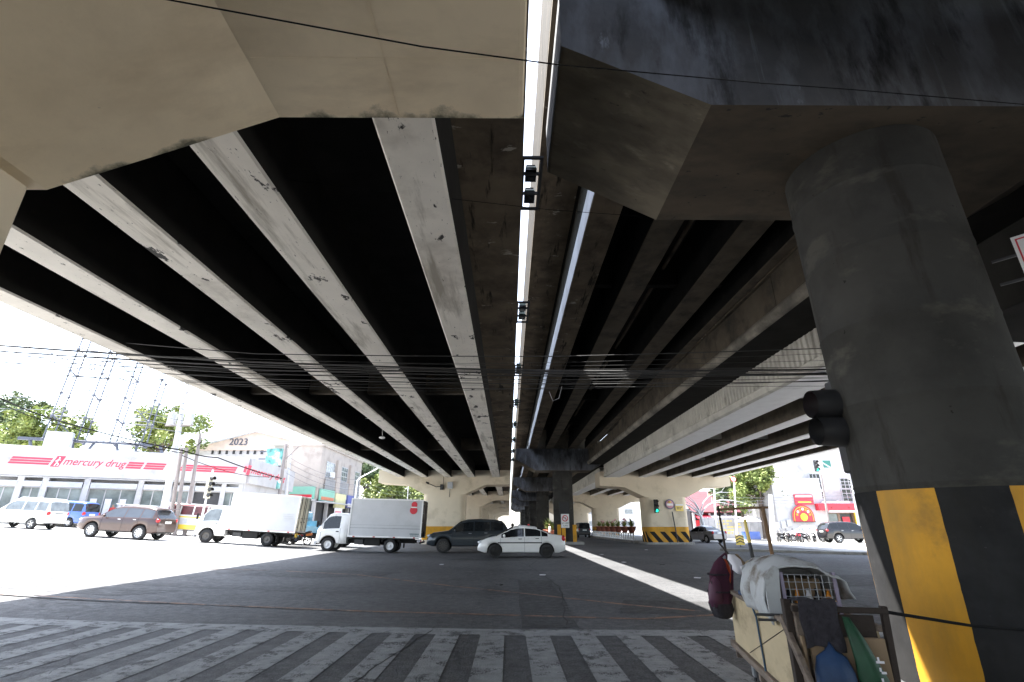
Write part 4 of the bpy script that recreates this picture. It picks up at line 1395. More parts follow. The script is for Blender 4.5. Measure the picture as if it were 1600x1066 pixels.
for px in (19, 59, 126, 212, 257, 294, 344, 371):
    x = fx(px)
    MB().box(x - 0.20, x + 0.20, 0.0, 0.6, 1.3, Z1 - 0.1).build('pillar', M['wall_white'], ds)
for i, (pa, pb) in enumerate(bays):
    xa, xb = fx(pa) + 0.1, fx(pb) - 0.1
    MB().box(xa, xb, -0.05, 0.28, 4.42, 4.86).build('shutter_box', M['grey'], ds, bevel=0.02)
    frame_window(ds, xa, xb, 1.45, 4.35, 0.30, M['shop'] if i != 6 else M['shop_dark'], M['wall_white'], nx=3 if xb - xa > 2.2 else 2, fw=0.07)
    if i in (3,):
        for k in range(3):
            MB().box(xa + 0.2 + k * 1.0, xa + 0.65 + k * 1.0, 0.26, 0.29, 2.2, 3.6).build('poster', M['banner'], ds)
    if i == 6:
        MB().box(xa + 0.1, xb - 0.1, 0.26, 0.285, 2.1, 2.5).build('poster', M['sign_red'], ds)
def skewbar(root, xa, xb, z0, z1, y, m, name='red_bar', sk=0.35):
    b = MB()
    d = (z1 - z0) * sk
    vs = [(xa, z0), (xb, z0), (xb + d, z1), (xa + d, z1)]
    b.prism(vs, y - 0.02, y, 'y')
    return b.build(name, m, root)
def skewgroup(root, xa, xb, z0, z1, y, m):
    h = (z1 - z0 - 0.05 * 2) / 3
    for k in range(3):
        za = z0 + k * (h + 0.05)
        sh = (za - z0) * 0.35
        skewbar(root, xa + sh, xb + sh, za, za + h, y, m)
zb0, zb1 = 6.10, 6.66
for pa, pb in ((16, 80), (200, 224), (228, 259), (284, 303), (307, 370)):
    skewgroup(ds, fx(pa, 718), fx(pb, 718), zb0, zb1, -0.352, M['sign_red'])
xa, xb = fx(83, 718), fx(99, 718)
skewbar(ds, xa, xb - 0.1, 5.98, 6.86, -0.352, M['sign_red'], 'emblem')
e = MB()
cx = (xa + xb) / 2 + 0.08
e.ball((cx + 0.08, -0.38, 6.70), 0.06, 8)
e.path([(cx + 0.05, -0.38, 6.62), (cx - 0.02, -0.38, 6.36), (cx - 0.14, -0.38, 6.06)], 0.035, 5)
e.path([(cx - 0.02, -0.38, 6.36), (cx + 0.12, -0.38, 6.18), (cx + 0.03, -0.38, 6.06)], 0.03, 5)
e.path([(cx - 0.14, -0.38, 6.42), (cx + 0.03, -0.38, 6.56), (cx + 0.18, -0.38, 6.52)], 0.028, 5)
e.build('emblem_figure', M['white'], ds)
tx = text(ds, 'mercury drug', (fx(100, 722), -0.36, 6.18), (PI / 2, 0, 0), 0.86, M['sign_red'], shear=0.35, ext=0.015)
wid = max(v.co.x for v in tx.data.vertices) - min(v.co.x for v in tx.data.vertices)
f = (fx(199, 722) - fx(100, 722)) / wid
x0_ = fx(100, 722)
for v in tx.data.vertices:
    v.co.x = x0_ + (v.co.x - x0_) * f
b = MB()
for k in range(24):
    b.box(fx(98, 725) + k * 0.155, fx(98, 725) + k * 0.155 + 0.10, -0.36, -0.35, 5.90, 5.94)
b.build('small_print', M['grey'], ds)['kind'] = 'stuff'
# return side of the drugstore, running away from the crossing
C2 = Vector((-26.2, 62.0, 0))
d2 = (C2 - Cc)
a2 = math.atan2(d2.y, d2.x)
L2 = d2.length
dsx = Matrix.Rotation(-ang, 4, 'Z') @ Matrix.Translation(-A) @ Matrix.Translation(Cc) @ Matrix.Rotation(a2, 4, 'Z')
def put_side(o):
    for v in o.data.vertices:
        v.co = dsx @ v.co
    return o
put_side(MB().box(0.0, L2, -0.35, 0.0, Z1, Z2).build('fascia', M['wall_white'], ds))
put_side(MB().box(0.0, L2, 0.0, 6, 0, Z2 - 0.3).build('side_wall', M['wall_white'], ds))
d2.normalize()
def fx2(px, py=735):
    e = at(px, py, 1.0)
    k = e.x / e.y
    return (k * Cc.y - Cc.x) / (d2.x - k * d2.y)
for pa, pb in ((374, 378),):
    put_side(skewbar(ds, fx2(pa), fx2(pb), zb0, zb1, -0.352, M['sign_red']))
put_side(skewbar(ds, fx2(379), fx2(384), 5.95, 6.85, -0.352, M['sign_red'], 'emblem'))
tx = text(ds, 'mercury drug', (0, -0.36, 6.18), (PI / 2, 0, 0), 0.86, M['sign_red'], shear=0.3, ext=0.015)
wid = max(v.co.x for v in tx.data.vertices)
for v in tx.data.vertices:
    v.co.x = fx2(386) + v.co.x * (fx2(443) - fx2(386)) / wid
put_side(tx)
for k in range(3):
    x = 1.0 + k * 4
    put_side(MB().box(x, x + 3.0, -0.06, 0.0, 1.4, 4.2).build('side_window', M['shop'], ds))
# roof parts
MB().box(fx(20), fx(66), 2.4, 3.4, Z2 - 0.4, 9.2).build('roof_tank_housing', M['grey'], ds)

# steel lattice tower on the drugstore roof
tw = thing('lattice_tower', 'tall slender steel pipe billboard lattice standing on the drugstore roof', 'lattice tower', (-37.6, 45.5, 7.0), R(24))
def tb(b, p, q, r):
    b.cone(p, q, r, r, 5, caps=False)
LV = 6
cols = [(-3.6, 0), (-1.2, 0), (1.2, 0), (3.6, 0)]
nodes = {}
for j in range(LV + 1):
    for i, (x, _) in enumerate(cols):
        for k, y in enumerate((0.0, 2.0)):
            nodes[(i, k, j)] = (x + 0.12 * j, y, 1.6 + j * 2.1)
for i in range(4):
    for k in range(2):
        b = MB()
        for j in range(LV):
            if i == 3 and j > 2:
                continue
            tb(b, nodes[(i, k, j)], nodes[(i, k, j + 1)], 0.06)
        b.build('upright', M['tower'], tw)
b = MB()
for j in range(LV + 1):
    for i in range(3):
        if i == 2 and j > 3:
            continue
        for k in range(2):
            if random.random() < 0.7:
                tb(b, nodes[(i, k, j)], nodes[(i + 1, k, j)], 0.045)
    for i in range(4):
        if i == 3 and j > 3:
            continue
        tb(b, nodes[(i, 0, j)], nodes[(i, 1, j)], 0.045)
b.build('ledger_pipes', M['tower'], tw)['kind'] = 'stuff'
b = MB()
for j in range(LV):
    for i in range(3):
        if i == 2 and j > 2:
            continue
        if random.random() < 0.75:
            a_, c_ = (nodes[(i, 0, j)], nodes[(i + 1, 1, j + 1)]) if random.random() < 0.5 else (nodes[(i + 1, 0, j)], nodes[(i, 0, j + 1)])
            tb(b, a_, c_, 0.042)
        if random.random() < 0.4:
            tb(b, nodes[(i, 1, j)], nodes[(i + 1, 1, j + 1)], 0.04)
b.build('brace_pipes', M['tower'], tw)['kind'] = 'stuff'
b = MB()
for (i, k, j), p in nodes.items():
    if not (i == 3 and j > 3):
        b.ball(p, 0.15, 6)
b.build('couplers', M['tower'], tw)['kind'] = 'stuff'
for x in (-4.6, -3.2, -1.6, 0.0, 1.6, 3.2, 5.0):
    MB().cone((x + random.uniform(-0.8, 0.8), 0.5, 0.2), (x, 0.5, 1.6), 0.13, 0.13, 6).build('base_post', M['tower'], tw)
MB().box(-5.4, 4.4, 0.3, 0.55, 1.5, 1.75).build('base_beam', M['tower'], tw)
MB().box(-5.0, 6.6, 1.8, 2.0, 1.0, 1.15).build('base_beam', M['tower'], tw)

# ------------------------------------------------------------------ hall with gable roof and rooftop year
gb = thing('gabled_hall', 'pale hall with low rust coloured gable roof carrying the number 2023', 'building', (-34.5, 72, 0))
def pg(px, py, Y=72.0):
    p = at(px, py, Y)
    return p
ap, lf, rt = pg(402, 676), pg(292, 704), pg(520, 704)
MB().prism([(lf.x + 34.5, lf.z), (rt.x + 34.5, rt.z), (rt.x + 34.5, 1.0), (lf.x + 34.5, 1.0)], 0.0, 14, 'y').build('wall', M['wall_white'], gb)
b = MB()
b.prism([(lf.x + 34.5, lf.z), (ap.x + 34.5, ap.z), (rt.x + 34.5, rt.z)], -0.25, 14, 'y')
b.build('gable', M['roof_pale'], gb)
b = MB()
for (p, q) in ((lf, ap), (ap, rt)):
    b.prism([(p.x + 34.5, p.z), (q.x + 34.5, q.z), (q.x + 34.5, q.z + 0.22), (p.x + 34.5, p.z + 0.22)], -0.6, 14.2, 'y')
b.build('roof_sheet', M['grey'], gb)
p = pg(359, 696)
text(gb, '2023', (p.x + 34.5, -0.32, p.z), (PI / 2, 0, 0), 1.35, M['tower'], ext=0.05)
for k in range(8):
    p = pg(330 + k * 11, 710)
    q = pg(336 + k * 11, 702)
    frame_window(gb, p.x + 34.5, q.x + 34.5, p.z, q.z, -0.08, M['shop_dark'], M['wall_white'], nx=1, fw=0.06)
tbb = thing('teal_billboard', 'teal and white billboard on short posts beside the gabled hall', 'billboard', (at(413, 728, 63).x, 63, 0))
p, q = at(414, 727, 63), at(443, 701, 63)
MB().box(0, q.x - p.x, 0, 0.25, p.z, q.z).build('board', M['teal'], tbb)
for k in range(2):
    MB().box(-0.9, 0, 0.05, 0.15, p.z + 0.7 + k * 0.9, p.z + 0.82 + k * 0.9).build('bracket', M['tower'], tbb)
MB().box(0.3, 0.5, 0.26, 0.45, 1, q.z).build('post', M['tower'], tbb)
MB().box(1.6, 1.8, 0.26, 0.45, 1, q.z).build('post', M['tower'], tbb)

# ------------------------------------------------------------------ cream shop building
bx1 = at(505, 697, 64.0).x
bx0, by0, by1 = bx1 - 6.1, 64.0, 82.0
cb = thing('corner_shop_building', 'cream two storey block with three tall grilled windows above green shop signs', 'building', ((bx0 + bx1) / 2, by0, 0))
OX, OY = (bx0 + bx1) / 2, by0
ZT = at(505, 697, 64.0).z
hw = (bx1 - bx0) / 2
MB().box(-hw, hw, 0, by1 - by0, 4.6, ZT).build('upper_wall', M['wall_pink'], cb)
MB().box(-hw, hw - 0.6, 0.6, by1 - by0, 0.3, 4.6).build('ground_floor_wall', M['shop_dark'], cb)
MB().box(-hw - 0.15, hw + 0.15, -0.15, by1 - by0 + 0.1, ZT, ZT + 0.3).build('parapet', M['wall_pink'], cb, bevel=0.03)
for yy in (0.1, 4.5, 9, 13.5, 17.6):
    MB().box(hw - 0.5, hw - 0.1, yy, yy + 0.4, 0.3, 4.6).build('shop_pillar', M['wall_white'], cb)
for xx in (-hw, -1.2, 1.2):
    MB().box(xx, xx + 0.35, 0.05, 0.4, 0.3, 4.6).build('shop_pillar', M['wall_white'], cb)
def side_y(px, py=745):
    e = at(px, py, 1.0)
    return bx1 / e.x - by0
for (pa, pb) in ((508, 521), (530, 542), (552, 561)):
    ya, yb = side_y(pa), side_y(pb)
    b = MB()
    b.box(hw - 0.25, hw + 0.02, ya, yb, 7.4, 9.3)
    b.build('window_recess', M['shop_dark'], cb)
    fr = MB()
    for k in range(5):
        y = ya + (yb - ya) * k / 4
        fr.box(hw + 0.02, hw + 0.06, y - 0.04, y + 0.04, 7.4, 9.3)
    for k in range(4):
        z = 7.4 + 1.9 * k / 3
        fr.box(hw + 0.022, hw + 0.058, ya, yb, z - 0.04, z + 0.04)
    w_ = fr.build('window', M['grey'], cb)
    MB().box(hw + 0.025, hw + 0.04, ya + 0.1, yb - 0.1, 7.45, 9.25).build('pane', M['glass_pale'], w_)
    fr = MB()
    y = ya - 0.3
    while y < yb + 0.3:
        fr.box(hw + 0.25, hw + 0.29, y - 0.02, y + 0.02, 5.0, 7.2)
        y += 0.22
    for z in (5.0, 5.7, 6.4, 7.16):
        fr.box(hw + 0.02, hw + 0.3, ya - 0.3, yb + 0.3, z, z + 0.04)
    fr.build('balcony_grille', M['grey'], cb)
    MB().box(hw - 0.01, hw + 0.05, ya - 0.2, yb + 0.2, 5.05, 7.1).build('louvre_panel', mat('brown_grey_louvres', (0.25, 0.22, 0.2), 0.8, var=0.3, scale=6), cb)  # flat brown-grey panel behind the balcony grille
for (pa, pb) in ((523, 529), (544, 551)):
    MB().box(hw, hw + 0.35, side_y(pa), side_y(pb), 4.9, 9.9).build('wall_fin', M['wall_pink'], cb, bevel=0.03)
AC = MB().box(hw + 0.06, hw + 0.5, side_y(514), side_y(514) + 0.8, 7.45, 8.1).build('air_conditioner', M['white'], cb, bevel=0.02)
# signs on it: each its own thing
def sign_box(label, x, y, dx, dy, z0, z1, m, band=None, cat='sign', name='shop_sign'):
    t = thing(name, label, cat, (x, y, z0))
    MB().box(0, dx, 0, dy, 0, z1 - z0).build('panel', m, t, bevel=0.02)
    if band:
        MB().box(-0.02 if dx < 0.5 else 0.1, dx + 0.02 if dx < 0.5 else dx * 0.95, -0.02 if dy < 0.5 else 0.1, dy + 0.02 if dy < 0.5 else dy * 0.95, 0.1, (z1 - z0) * 0.35).build('lower_band', band, t)
    return t
sign_box('mint green shop sign with red lower band facing the crossing', bx1 - 5.4, 63.6, 5.2, 0.3, 4.55, 6.0, M['mint'], M['red'])
sign_box('mint and orange shop sign on the street side below the first tall window', bx1 + 0.1, 64.4, 0.3, 5.0, 4.4, 5.8, M['mint'], mat('orange_sign', (0.6, 0.2, 0.1), 0.6))
sign_box('pale yellow and blue shop sign below the second tall window', bx1 + 0.2, 69.8, 0.3, 4.2, 3.7, 5.6, mat('pale_yellow_sign', (0.62, 0.60, 0.35), 0.6), None)
sign_box('blue shop sign below the third tall window', bx1 + 0.2, 75.0, 0.3, 3.4, 3.9, 5.6, mat('blue_sign', (0.12, 0.14, 0.36), 0.6), M['banner'])
t = sign_box('small white hanging banner with faint pink writing below the yellow sign', bx1 + 0.7, 69.0, 0.05, 3.2, 2.4, 3.7, M['banner'], None, cat='banner', name='banner')
b = MB()
for r_ in range(2):
    for k in range(5):
        b.box(0.05, 0.06, 0.4 + k * 0.5, 0.75 + k * 0.5, 0.7 - r_ * 0.4, 0.9 - r_ * 0.4)
b.build('worn_lettering', M['red'], t)['kind'] = 'stuff'
MB().box(-2.4, 2.9, -1.0, 0.0, 4.35, 4.5).build('awning', M['grey'], cb)
MB().box(hw, hw + 1.0, 0.0, 15, 4.2, 4.32).build('awning', M['grey'], cb)
MB().box(-hw + 2.4, -hw + 4.2, 0.5, 0.58, 2.6, 3.8).build('poster', M['red'], cb)

# pavement in front of the shops
def slab(pts, z0, z1, name, m, bev=0.03):
    b = MB()
    b.prism(pts, z0, z1, 'z')
    o = b.build(name, m, bevel=bev)
    o['kind'] = 'structure'
    return o
n_ = Vector((dd.y, -dd.x))
p0, p1 = A.xy - dd.xy * 20, Cc.xy + dd.xy * 0.5
b = MB()
k = 24
for i in range(k):
    a_, c_ = p0.lerp(p1, i / k), p0.lerp(p1, (i + 1) / k)
    za, zc = gz(a_.x) + 0.14, gz(c_.x) + 0.14
    o1, o2 = a_ + n_ * 2.4, c_ + n_ * 2.4
    b.add([(a_.x, a_.y, za), (c_.x, c_.y, zc), (o2.x, o2.y, zc), (o1.x, o1.y, za), (o1.x, o1.y, za - 0.4), (o2.x, o2.y, zc - 0.4)], [(0, 3, 2, 1), (3, 4, 5, 2)], 0)
b.build('pavement', M['pave'])['kind'] = 'structure'

# ------------------------------------------------------------------ distant blocks
def block(label, cx, cy, w_, d_, h, m, nx, nz, name='office_block', z0=0.0):
    t = thing(name, label, 'building', (cx, cy, z0))
    MB().box(-w_ / 2, w_ / 2, 0, d_, 0, h).build('wall', m, t)
    for i in range(nx):
        for j in range(nz):
            x = -w_ / 2 + w_ * (i + 0.5) / nx
            z = h * (j + 0.6) / (nz + 0.3)
            MB().box(x - w_ / nx * 0.3, x + w_ / nx * 0.3, -0.06, 0.05, z - 0.7, z + 0.7).build('window', M['glass_pale'], t)
    return t
block('pale tower block beyond the gabled hall, partly behind the tall pole', -62, 110, 12, 10, 17, M['grey'], 4, 5)
block('low white block at the end of the left street behind the trees', -25, 140, 26, 12, 8, M['wall_white'], 6, 2)
block('pale grey tower far behind the tree on the right', 78, 130, 16, 12, 24, M['grey'], 5, 7)
block('white block at the far end of the road on the right', 28, 170, 26, 12, 12, M['wall_white'], 6, 3)
block('grey weathered shophouse left of the drugstore at the picture edge', -52, 46, 14, 10, 7.2, M['wall_pink'], 4, 2, 'shophouse', 0.5)

# ------------------------------------------------------------------ trees
def tree(label, x, y, h, cr, dark=False, n=2600, lf=0.3, trunk=0.35, seed=1, sq=0.75, group=None):
    rnd = random.Random(seed)
    t = thing('tree', label, 'tree', (x, y, gz(x)), 0, group)
    b = MB()
    th = h - cr * sq * 1.1
    b.cone((0, 0, -0.3), (0.1, 0.1, th), trunk, trunk * 0.6, 9)
    centres = []
    for k in range(9):
        a = 2 * pi * k / 9 + rnd.uniform(-0.3, 0.3)
        rr = cr * rnd.uniform(0.35, 0.75)
        zz = h - cr * sq + rnd.uniform(-0.55, 0.55) * cr * sq
        c = (rr * math.cos(a), rr * math.sin(a), zz)
        centres.append((c, cr * rnd.uniform(0.32, 0.5)))
        mid = (c[0] * 0.45, c[1] * 0.45, lerp(th * 0.8, zz, 0.55))
        b.cone((0.05, 0.05, th * 0.75), mid, trunk * 0.4, trunk * 0.25, 6)
        b.cone(mid, c, trunk * 0.25, trunk * 0.08, 5)
    for k in range(4):
        centres.append(((rnd.uniform(-0.3, 0.3) * cr, rnd.uniform(-0.3, 0.3) * cr, h - cr * sq * rnd.uniform(0.3, 0.7)), cr * rnd.uniform(0.35, 0.5)))
    b.build('trunk', M['bark'], t)
    vs, fs = [], []
    subs = []
    for c, r_ in centres:
        for q in range(7):
            v = Vector((rnd.gauss(0, 1), rnd.gauss(0, 1), rnd.gauss(0, 1))).normalized() * r_ * rnd.uniform(0.4, 1.0)
            subs.append((Vector(c) + v, r_ * rnd.uniform(0.25, 0.5)))
    for i in range(n):
        c, r_ = rnd.choice(subs)
        v = Vector((rnd.gauss(0, 1), rnd.gauss(0, 1), rnd.gauss(0, 0.8))).normalized() * r_ * rnd.random() ** 0.4
        p = c + v
        u = Vector((rnd.gauss(0, 1), rnd.gauss(0, 1), rnd.gauss(0, 0.6))).normalized()
        w_ = u.orthogonal().normalized()
        w_.rotate(mathutils.Quaternion(u, rnd.uniform(0, 6.28)))
        s_ = lf * rnd.uniform(0.6, 1.3)
        k = len(vs)
        vs += [p - u * s_, p + w_ * s_ * 0.45, p + u * s_, p - w_ * s_ * 0.45]
        fs.append((k, k + 1, k + 2, k + 3))
    bb = MB()
    bb.add(vs, fs, 0)
    bb.build('crown', M['leaf_dark'] if dark else M['leaf'], t)
    return t
p = at(30, 660, 78)
tree('dark green tree at far left rising behind the drugstore', p.x - 2, 78, p.z + 1.2, 7.0, True, 8000, 0.34, seed=3)
p = at(80, 668, 68)
tree('yellow green tree behind the left end of the drugstore roof', p.x, 68, p.z - 0.2, 5.6, False, 8000, 0.30, seed=4)
p = at(255, 680, 66)
tree('bright yellow green tree behind the tall pole and drugstore roof', p.x, 66, p.z + 1.6, 4.8, False, 8000, 0.26, seed=5)
p = at(575, 750, 96)
tree('dark tree beside the cream shop block beyond the street lamp', p.x, 96, 13.0, 6.0, True, 4600, 0.38, seed=6)
p = at(612, 750, 88)
tree('leafy tree left of the painted pier above the second truck', p.x, 88, 10.0, 5.2, False, 4200, 0.34, seed=7)
p = at(650, 750, 104)
tree('light green tree directly left of the cream pier', p.x, 104, 9.6, 5.0, False, 3600, 0.36, seed=8)
p = at(1190, 760, 60)
tree('dark leaved tree behind the maroon roof on the right', p.x, 66, 8.2, 4.2, True, 3200, 0.30, seed=9)
p = at(1222, 780, 60)
tree('yellow green tree hanging over the red food board', p.x - 2.6, 60.0, 8.6, 3.6, False, 9000, 0.22, seed=10)
# bare tree by the right pier
bt = thing('bare_tree', 'pale leafless tree with arching branches right of the striped pier', 'tree', (at(1105, 830, 58).x, 58, 0))
rnd = random.Random(11)
b = MB()
b.cone((0, 0, -0.2), (-0.5, 0, 2.6), 0.22, 0.15, 8)
b.build('trunk', M['grey'], bt)
b = MB()
for k in range(9):
    a = rnd.uniform(-1.1, 1.1)
    p_ = Vector((-0.5, 0, 2.4))
    d_ = Vector((math.sin(a), rnd.uniform(-0.3, 0.3), math.cos(a))).normalized()
    r_ = 0.09
    for s_ in range(6):
        q_ = p_ + d_ * 0.8
        b.cone(p_, q_, r_, r_ * 0.8, 5, caps=False)
        if s_ > 1:
            e_ = q_ + (d_ + Vector((rnd.uniform(-1, 1), rnd.uniform(-.6, .6), rnd.uniform(-0.4, 0.4)))).normalized() * 1.0
            b.cone(q_, e_, r_ * 0.5, 0.015, 4, caps=False)
        d_ = (d_ + Vector((0.25 * (1 if a > 0 else -1), 0, -0.22))).normalized()
        p_ = q_
        r_ *= 0.8
b.build('branches', M['grey'], bt)

# ------------------------------------------------------------------ right side of the crossing
mr_ = thing('maroon_roofed_shops', 'row of small shops under a long maroon sheet roof on the right', 'shop row', (31, 72, 0))
p, q = at(1083, 800, 72), at(1206, 768, 72)
MB().prism([(0, p.z), (0.25, p.z - 0.15), (7.0, q.z + 0.3), (7.0, q.z + 0.5)], p.x - 31, q.x - 31, 'x').build('roof', M['roof_maroon'], mr_)
MB().box(p.x - 31, q.x - 31, 1.2, 7, 0, p.z + 0.5).build('wall', M['shop_dark'], mr_)
for k in range(6):
    x = p.x - 31 + k * (q.x - p.x - 0.4) / 5
    MB().box(x, x + 0.3, 0.3, 0.6, 0, p.z - 0.1).build('post', M['grey'], mr_)
cols_ = ['red', 'white', 'teal', 'red', 'white']
for k in range(5):
    xa = p.x - 31 + 0.3 + k * (q.x - p.x - 0.6) / 5
    xb = xa + (q.x - p.x - 0.6) / 5 - 0.15
    MB().prism([(-1.2, 2.25), (-1.2, 2.32), (0.9, 3.0), (0.9, 2.9)], xa, xb, 'x').build('awning', M[cols_[k]] if k != 2 else M['banner'], mr_)
    MB().box(xa, xb, 0.9, 1.19, 0.9, 2.2).build('counter', M['banner'] if k % 2 else M['red'], mr_)
# painted fence
fe = thing('painted_board_fence', 'white board fence with worn yellow markings along the right roadside', 'fence', (at(1098, 845, 60).x, 60, 0))
p, q = at(1098, 845, 60), at(1208, 806, 60)
wdt = q.x - p.x
for k in range(9):
    MB().box(wdt * k / 9 + 0.01, wdt * (k + 1) / 9 - 0.01, 0, 0.05, 0.1, 2.35).build('board', M['wall_white'], fe)
    MB().box(wdt * k / 9 - 0.04, wdt * k / 9 + 0.04, 0.05, 0.13, 0, 2.45).build('post', M['grey'], fe)
b = MB()
for r_ in range(5):
    for k in range(7):
        if rnd.random() < 0.8:
            b.box(1.7 + k * 0.42, 1.7 + k * 0.42 + rnd.uniform(0.15, 0.38), -0.012, 0.0, 1.9 - r_ * 0.32, 2.06 - r_ * 0.32)
b.build('worn_lettering', mat('faded_yellow_print', (0.62, 0.50, 0.16), 0.7), fe)['kind'] = 'stuff'
# fast food style building
fb = thing('food_building', 'white two storey corner building with red canopy and brown shopfront', 'building', (37.0, 57.5, 0))
xa, xb = at(1213, 800, 57.5).x - 37, 14.0
MB().box(xa, at(1290, 800, 57.5).x - 37, 0, 8, 0, 6.5).build('wall', M['wall_white'], fb)
MB().box(at(1290, 800, 57.5).x - 37 + 0.01, xb, 1.0, 8, 0, 4.0).build('wall', M['wall_white'], fb)
MB().box(at(1262, 800, 57.5).x - 37, xb, 1.2, 8.2, 4.0, 11.5).build('upper_wall', M['wall_white'], fb)
MB().box(at(1275, 800, 57.5).x - 37, xb, -0.9, 1.0, 3.05, 3.75).build('canopy', M['red'], fb, bevel=0.04)
MB().box(at(1290, 800, 57.5).x - 37, xb, -0.7, 1.0, 2.85, 3.045).build('canopy_soffit', M['banner'], fb)
x = at(1296, 800, 57.5).x - 37
for k in range(4):
    frame_window(fb, x + k * 1.6, x + k * 1.6 + 1.35, 0.3, 2.75, 0.9, M['shop_dark'] if k % 2 else M['shop'], M['brown_frame'], nx=1, fw=0.12)
MB().box(x + 3.05, x + 3.25, 0.5, 0.7, 0, 2.85).build('yellow_post', M['p_yel'], fb)
MB().box(x + 1.8, x + 2.6, 0.82, 0.86, 1.0, 2.4).build('poster', M['red'], fb)
for (pxa, pxb, ya, yb, nm) in ((1268, 1279, 741, 764, 'w'), (1315, 1330, 748, 763, 'w'), (1318, 1335, 765, 783, 'w'), (1276, 1285, 769, 779, 'w')):
    p, q = at(pxa, yb, 58.7), at(pxb, ya, 58.7)
    frame_window(fb, p.x - 37, q.x - 37, p.z, q.z, 1.12, M['glass'], M['grey'], nx=3, nz=3, fw=0.05)
for k in range(6):
    p = at(1290 + k * 7, 789, 57)
    b = MB(); b.ball((p.x - 37, -0.4, 3.85), 0.22, 8, 0, (1.6, 0.4, 0.7)); b.build('canopy_letter', M['white'], fb)
for (pxx) in (1297, 1324):
    b = MB(); b.ball((at(pxx, 798, 57).x - 37, -0.92, 3.3), 0.07, 8); b.build('canopy_lamp', M['dark'], fb)
# boards on its wall
t = thing('menu_board', 'square red board with yellow band above the arched food board', 'sign', (at(1243, 787, 57.3).x, 57.3, 3.4))
p, q = at(1243, 787, 57.3), at(1269, 772, 57.3)
MB().box(0, q.x - p.x, 0, 0.12, 0.25, q.z - p.z + 0.3).build('panel', M['red'], t)
MB().box(0.1, q.x - p.x - 0.1, -0.02, 0, 1.05, 1.2).build('band', M['white'], t)
b = MB(); b.lathe([(0.55, 0), (0.68, 0)], 16, (0.95, -0.015, 0.2), axis='y', a0=-0.2, a1=0.2)
MB().box(0.3, q.x - p.x - 0.3, -0.02, 0, 0.45, 0.58).build('band', M['p_yel'], t)
t = thing('arched_food_board', 'round topped red food board with yellow disc on the white wall', 'sign', (at(1257, 815, 57.2).x, 57.2, at(1257, 815, 57.2).z))
def half_disc(r, y, m, nm, hgt=0.0, n=20):
    b = MB()
    pts = [(r * math.cos(pi * k / n), hgt + r * math.sin(pi * k / n)) for k in range(n + 1)]
    if hgt:
        pts = [(r, 0)] + pts + [(-r, 0)]
    b.prism(pts, y, y + 0.03, 'y')
    return b.build(nm, m, t)
half_disc(1.18, -0.0, M['red'], 'board', 0.55)
half_disc(1.05, -0.035, M['p_yel'], 'outer_arc', 0.50)
half_disc(0.98, -0.07, M['red'], 'inner_board', 0.50)
for k in range(7):
    a = pi * (k + 0.5) / 7
    b = MB(); b.ball((0.72 * math.cos(a), -0.08, 0.55 + 0.72 * math.sin(a)), 0.15, 8, 0, (1, 0.2, 1)); b.build('dish', M['banner'] if k % 2 else M['amber'], t)
b = MB(); b.ball((0, -0.09, 0.45), 0.40, 14, 0, (1, 0.2, 1)); b.build('yellow_disc', mat('lime_yellow', (0.75, 0.70, 0.05), 0.5), t)
MB().box(-1.2, 1.2, -0.1, 0.0, -0.08, 0.0).build('sill', M['dark'], t)
for k, px in enumerate((1216, 1226, 1235)):
    p = at(px, 830, 57.4)
    tag(MB().box(p.x - 0.25, p.x + 0.25, 57.3, 57.5, 1.0 + 0.2 * k, 1.8 + 0.15 * k).build('meter_box', M['grey'], bevel=0.02), 'grey meter box on the white wall, number %s from the concrete pole' % ('one two three'.split()[k]), 'meter box')['group'] = 'meter boxes on the white wall'

# traffic island on the right
slab([(13.2, 33.6), (14.0, 34.2), (22.5, 27.0), (27.0, 24.0), (26.4, 23.2), (21.6, 26.2)], -0.05, 0.13, 'traffic_island', M['kerb'])
slab([(15.5, 55.2), (90, 55.2), (90, 57.2), (15.5, 57.2)], -0.05, 0.14, 'pavement', M['pave'])

# ------------------------------------------------------------------ poles, lamps, signals
def pole(label, px, py, Y, ptx, pty, r0, r1, m, cat='utility pole', name='utility_pole', extra=None):
    p = at(px, py, Y)
    z0 = gz(p.x)
    k = (pty)
    q = at(ptx, pty, Y)
    t = thing(name, label, cat, (p.x, Y, z0))
    MB().cone((0, 0, -0.1), (q.x - p.x, 0, q.z - z0), r0, r1, 12).build('shaft', m, t)
    return t, (q.x - p.x, 0, q.z - z0)
M['conc_pole'] = mat('concrete_pole', (0.52, 0.52, 0.53), 0.8, var=0.12)
M['wood_pole'] = mat('old_wood_pole', (0.26, 0.23, 0.22), 0.9, var=0.2, scale=3, stretch=(3, 3, 0.5))
t, tp = pole('tall thick concrete utility pole with two grey transformers left of centre', 258, 800, 36.5, 292, 600, 0.26, 0.15, M['conc_pole'])
for sg in (-1, 1):
    b = MB()
    zc = tp[2] * 0.745
    xc = tp[0] * 0.745 + sg * 0.62
    b.lathe([(0.001, -0.42), (0.30, -0.42), (0.30, 0.42), (0.22, 0.5), (0.001, 0.5)], 14, (xc, 0, zc))
    b.cone((xc, 0, zc + 0.45), (xc, 0, zc + 0.72), 0.05, n=6)
    b.build('transformer', M['grey'], t)
MB().box(tp[0] * 0.77 - 1.0, tp[0] * 0.77 + 1.0, -0.06, 0.06, tp[2] * 0.70, tp[2] * 0.70 + 0.12).build('cross_arm', M['wood_pole'], t)
MB().box(tp[0] * 0.95 - 0.8, tp[0] * 0.95 + 0.8, -0.06, 0.06, tp[2] * 0.93, tp[2] * 0.93 + 0.1).build('cross_arm', M['wood_pole'], t)
p = at(278, 795, 37.5)
b = MB()
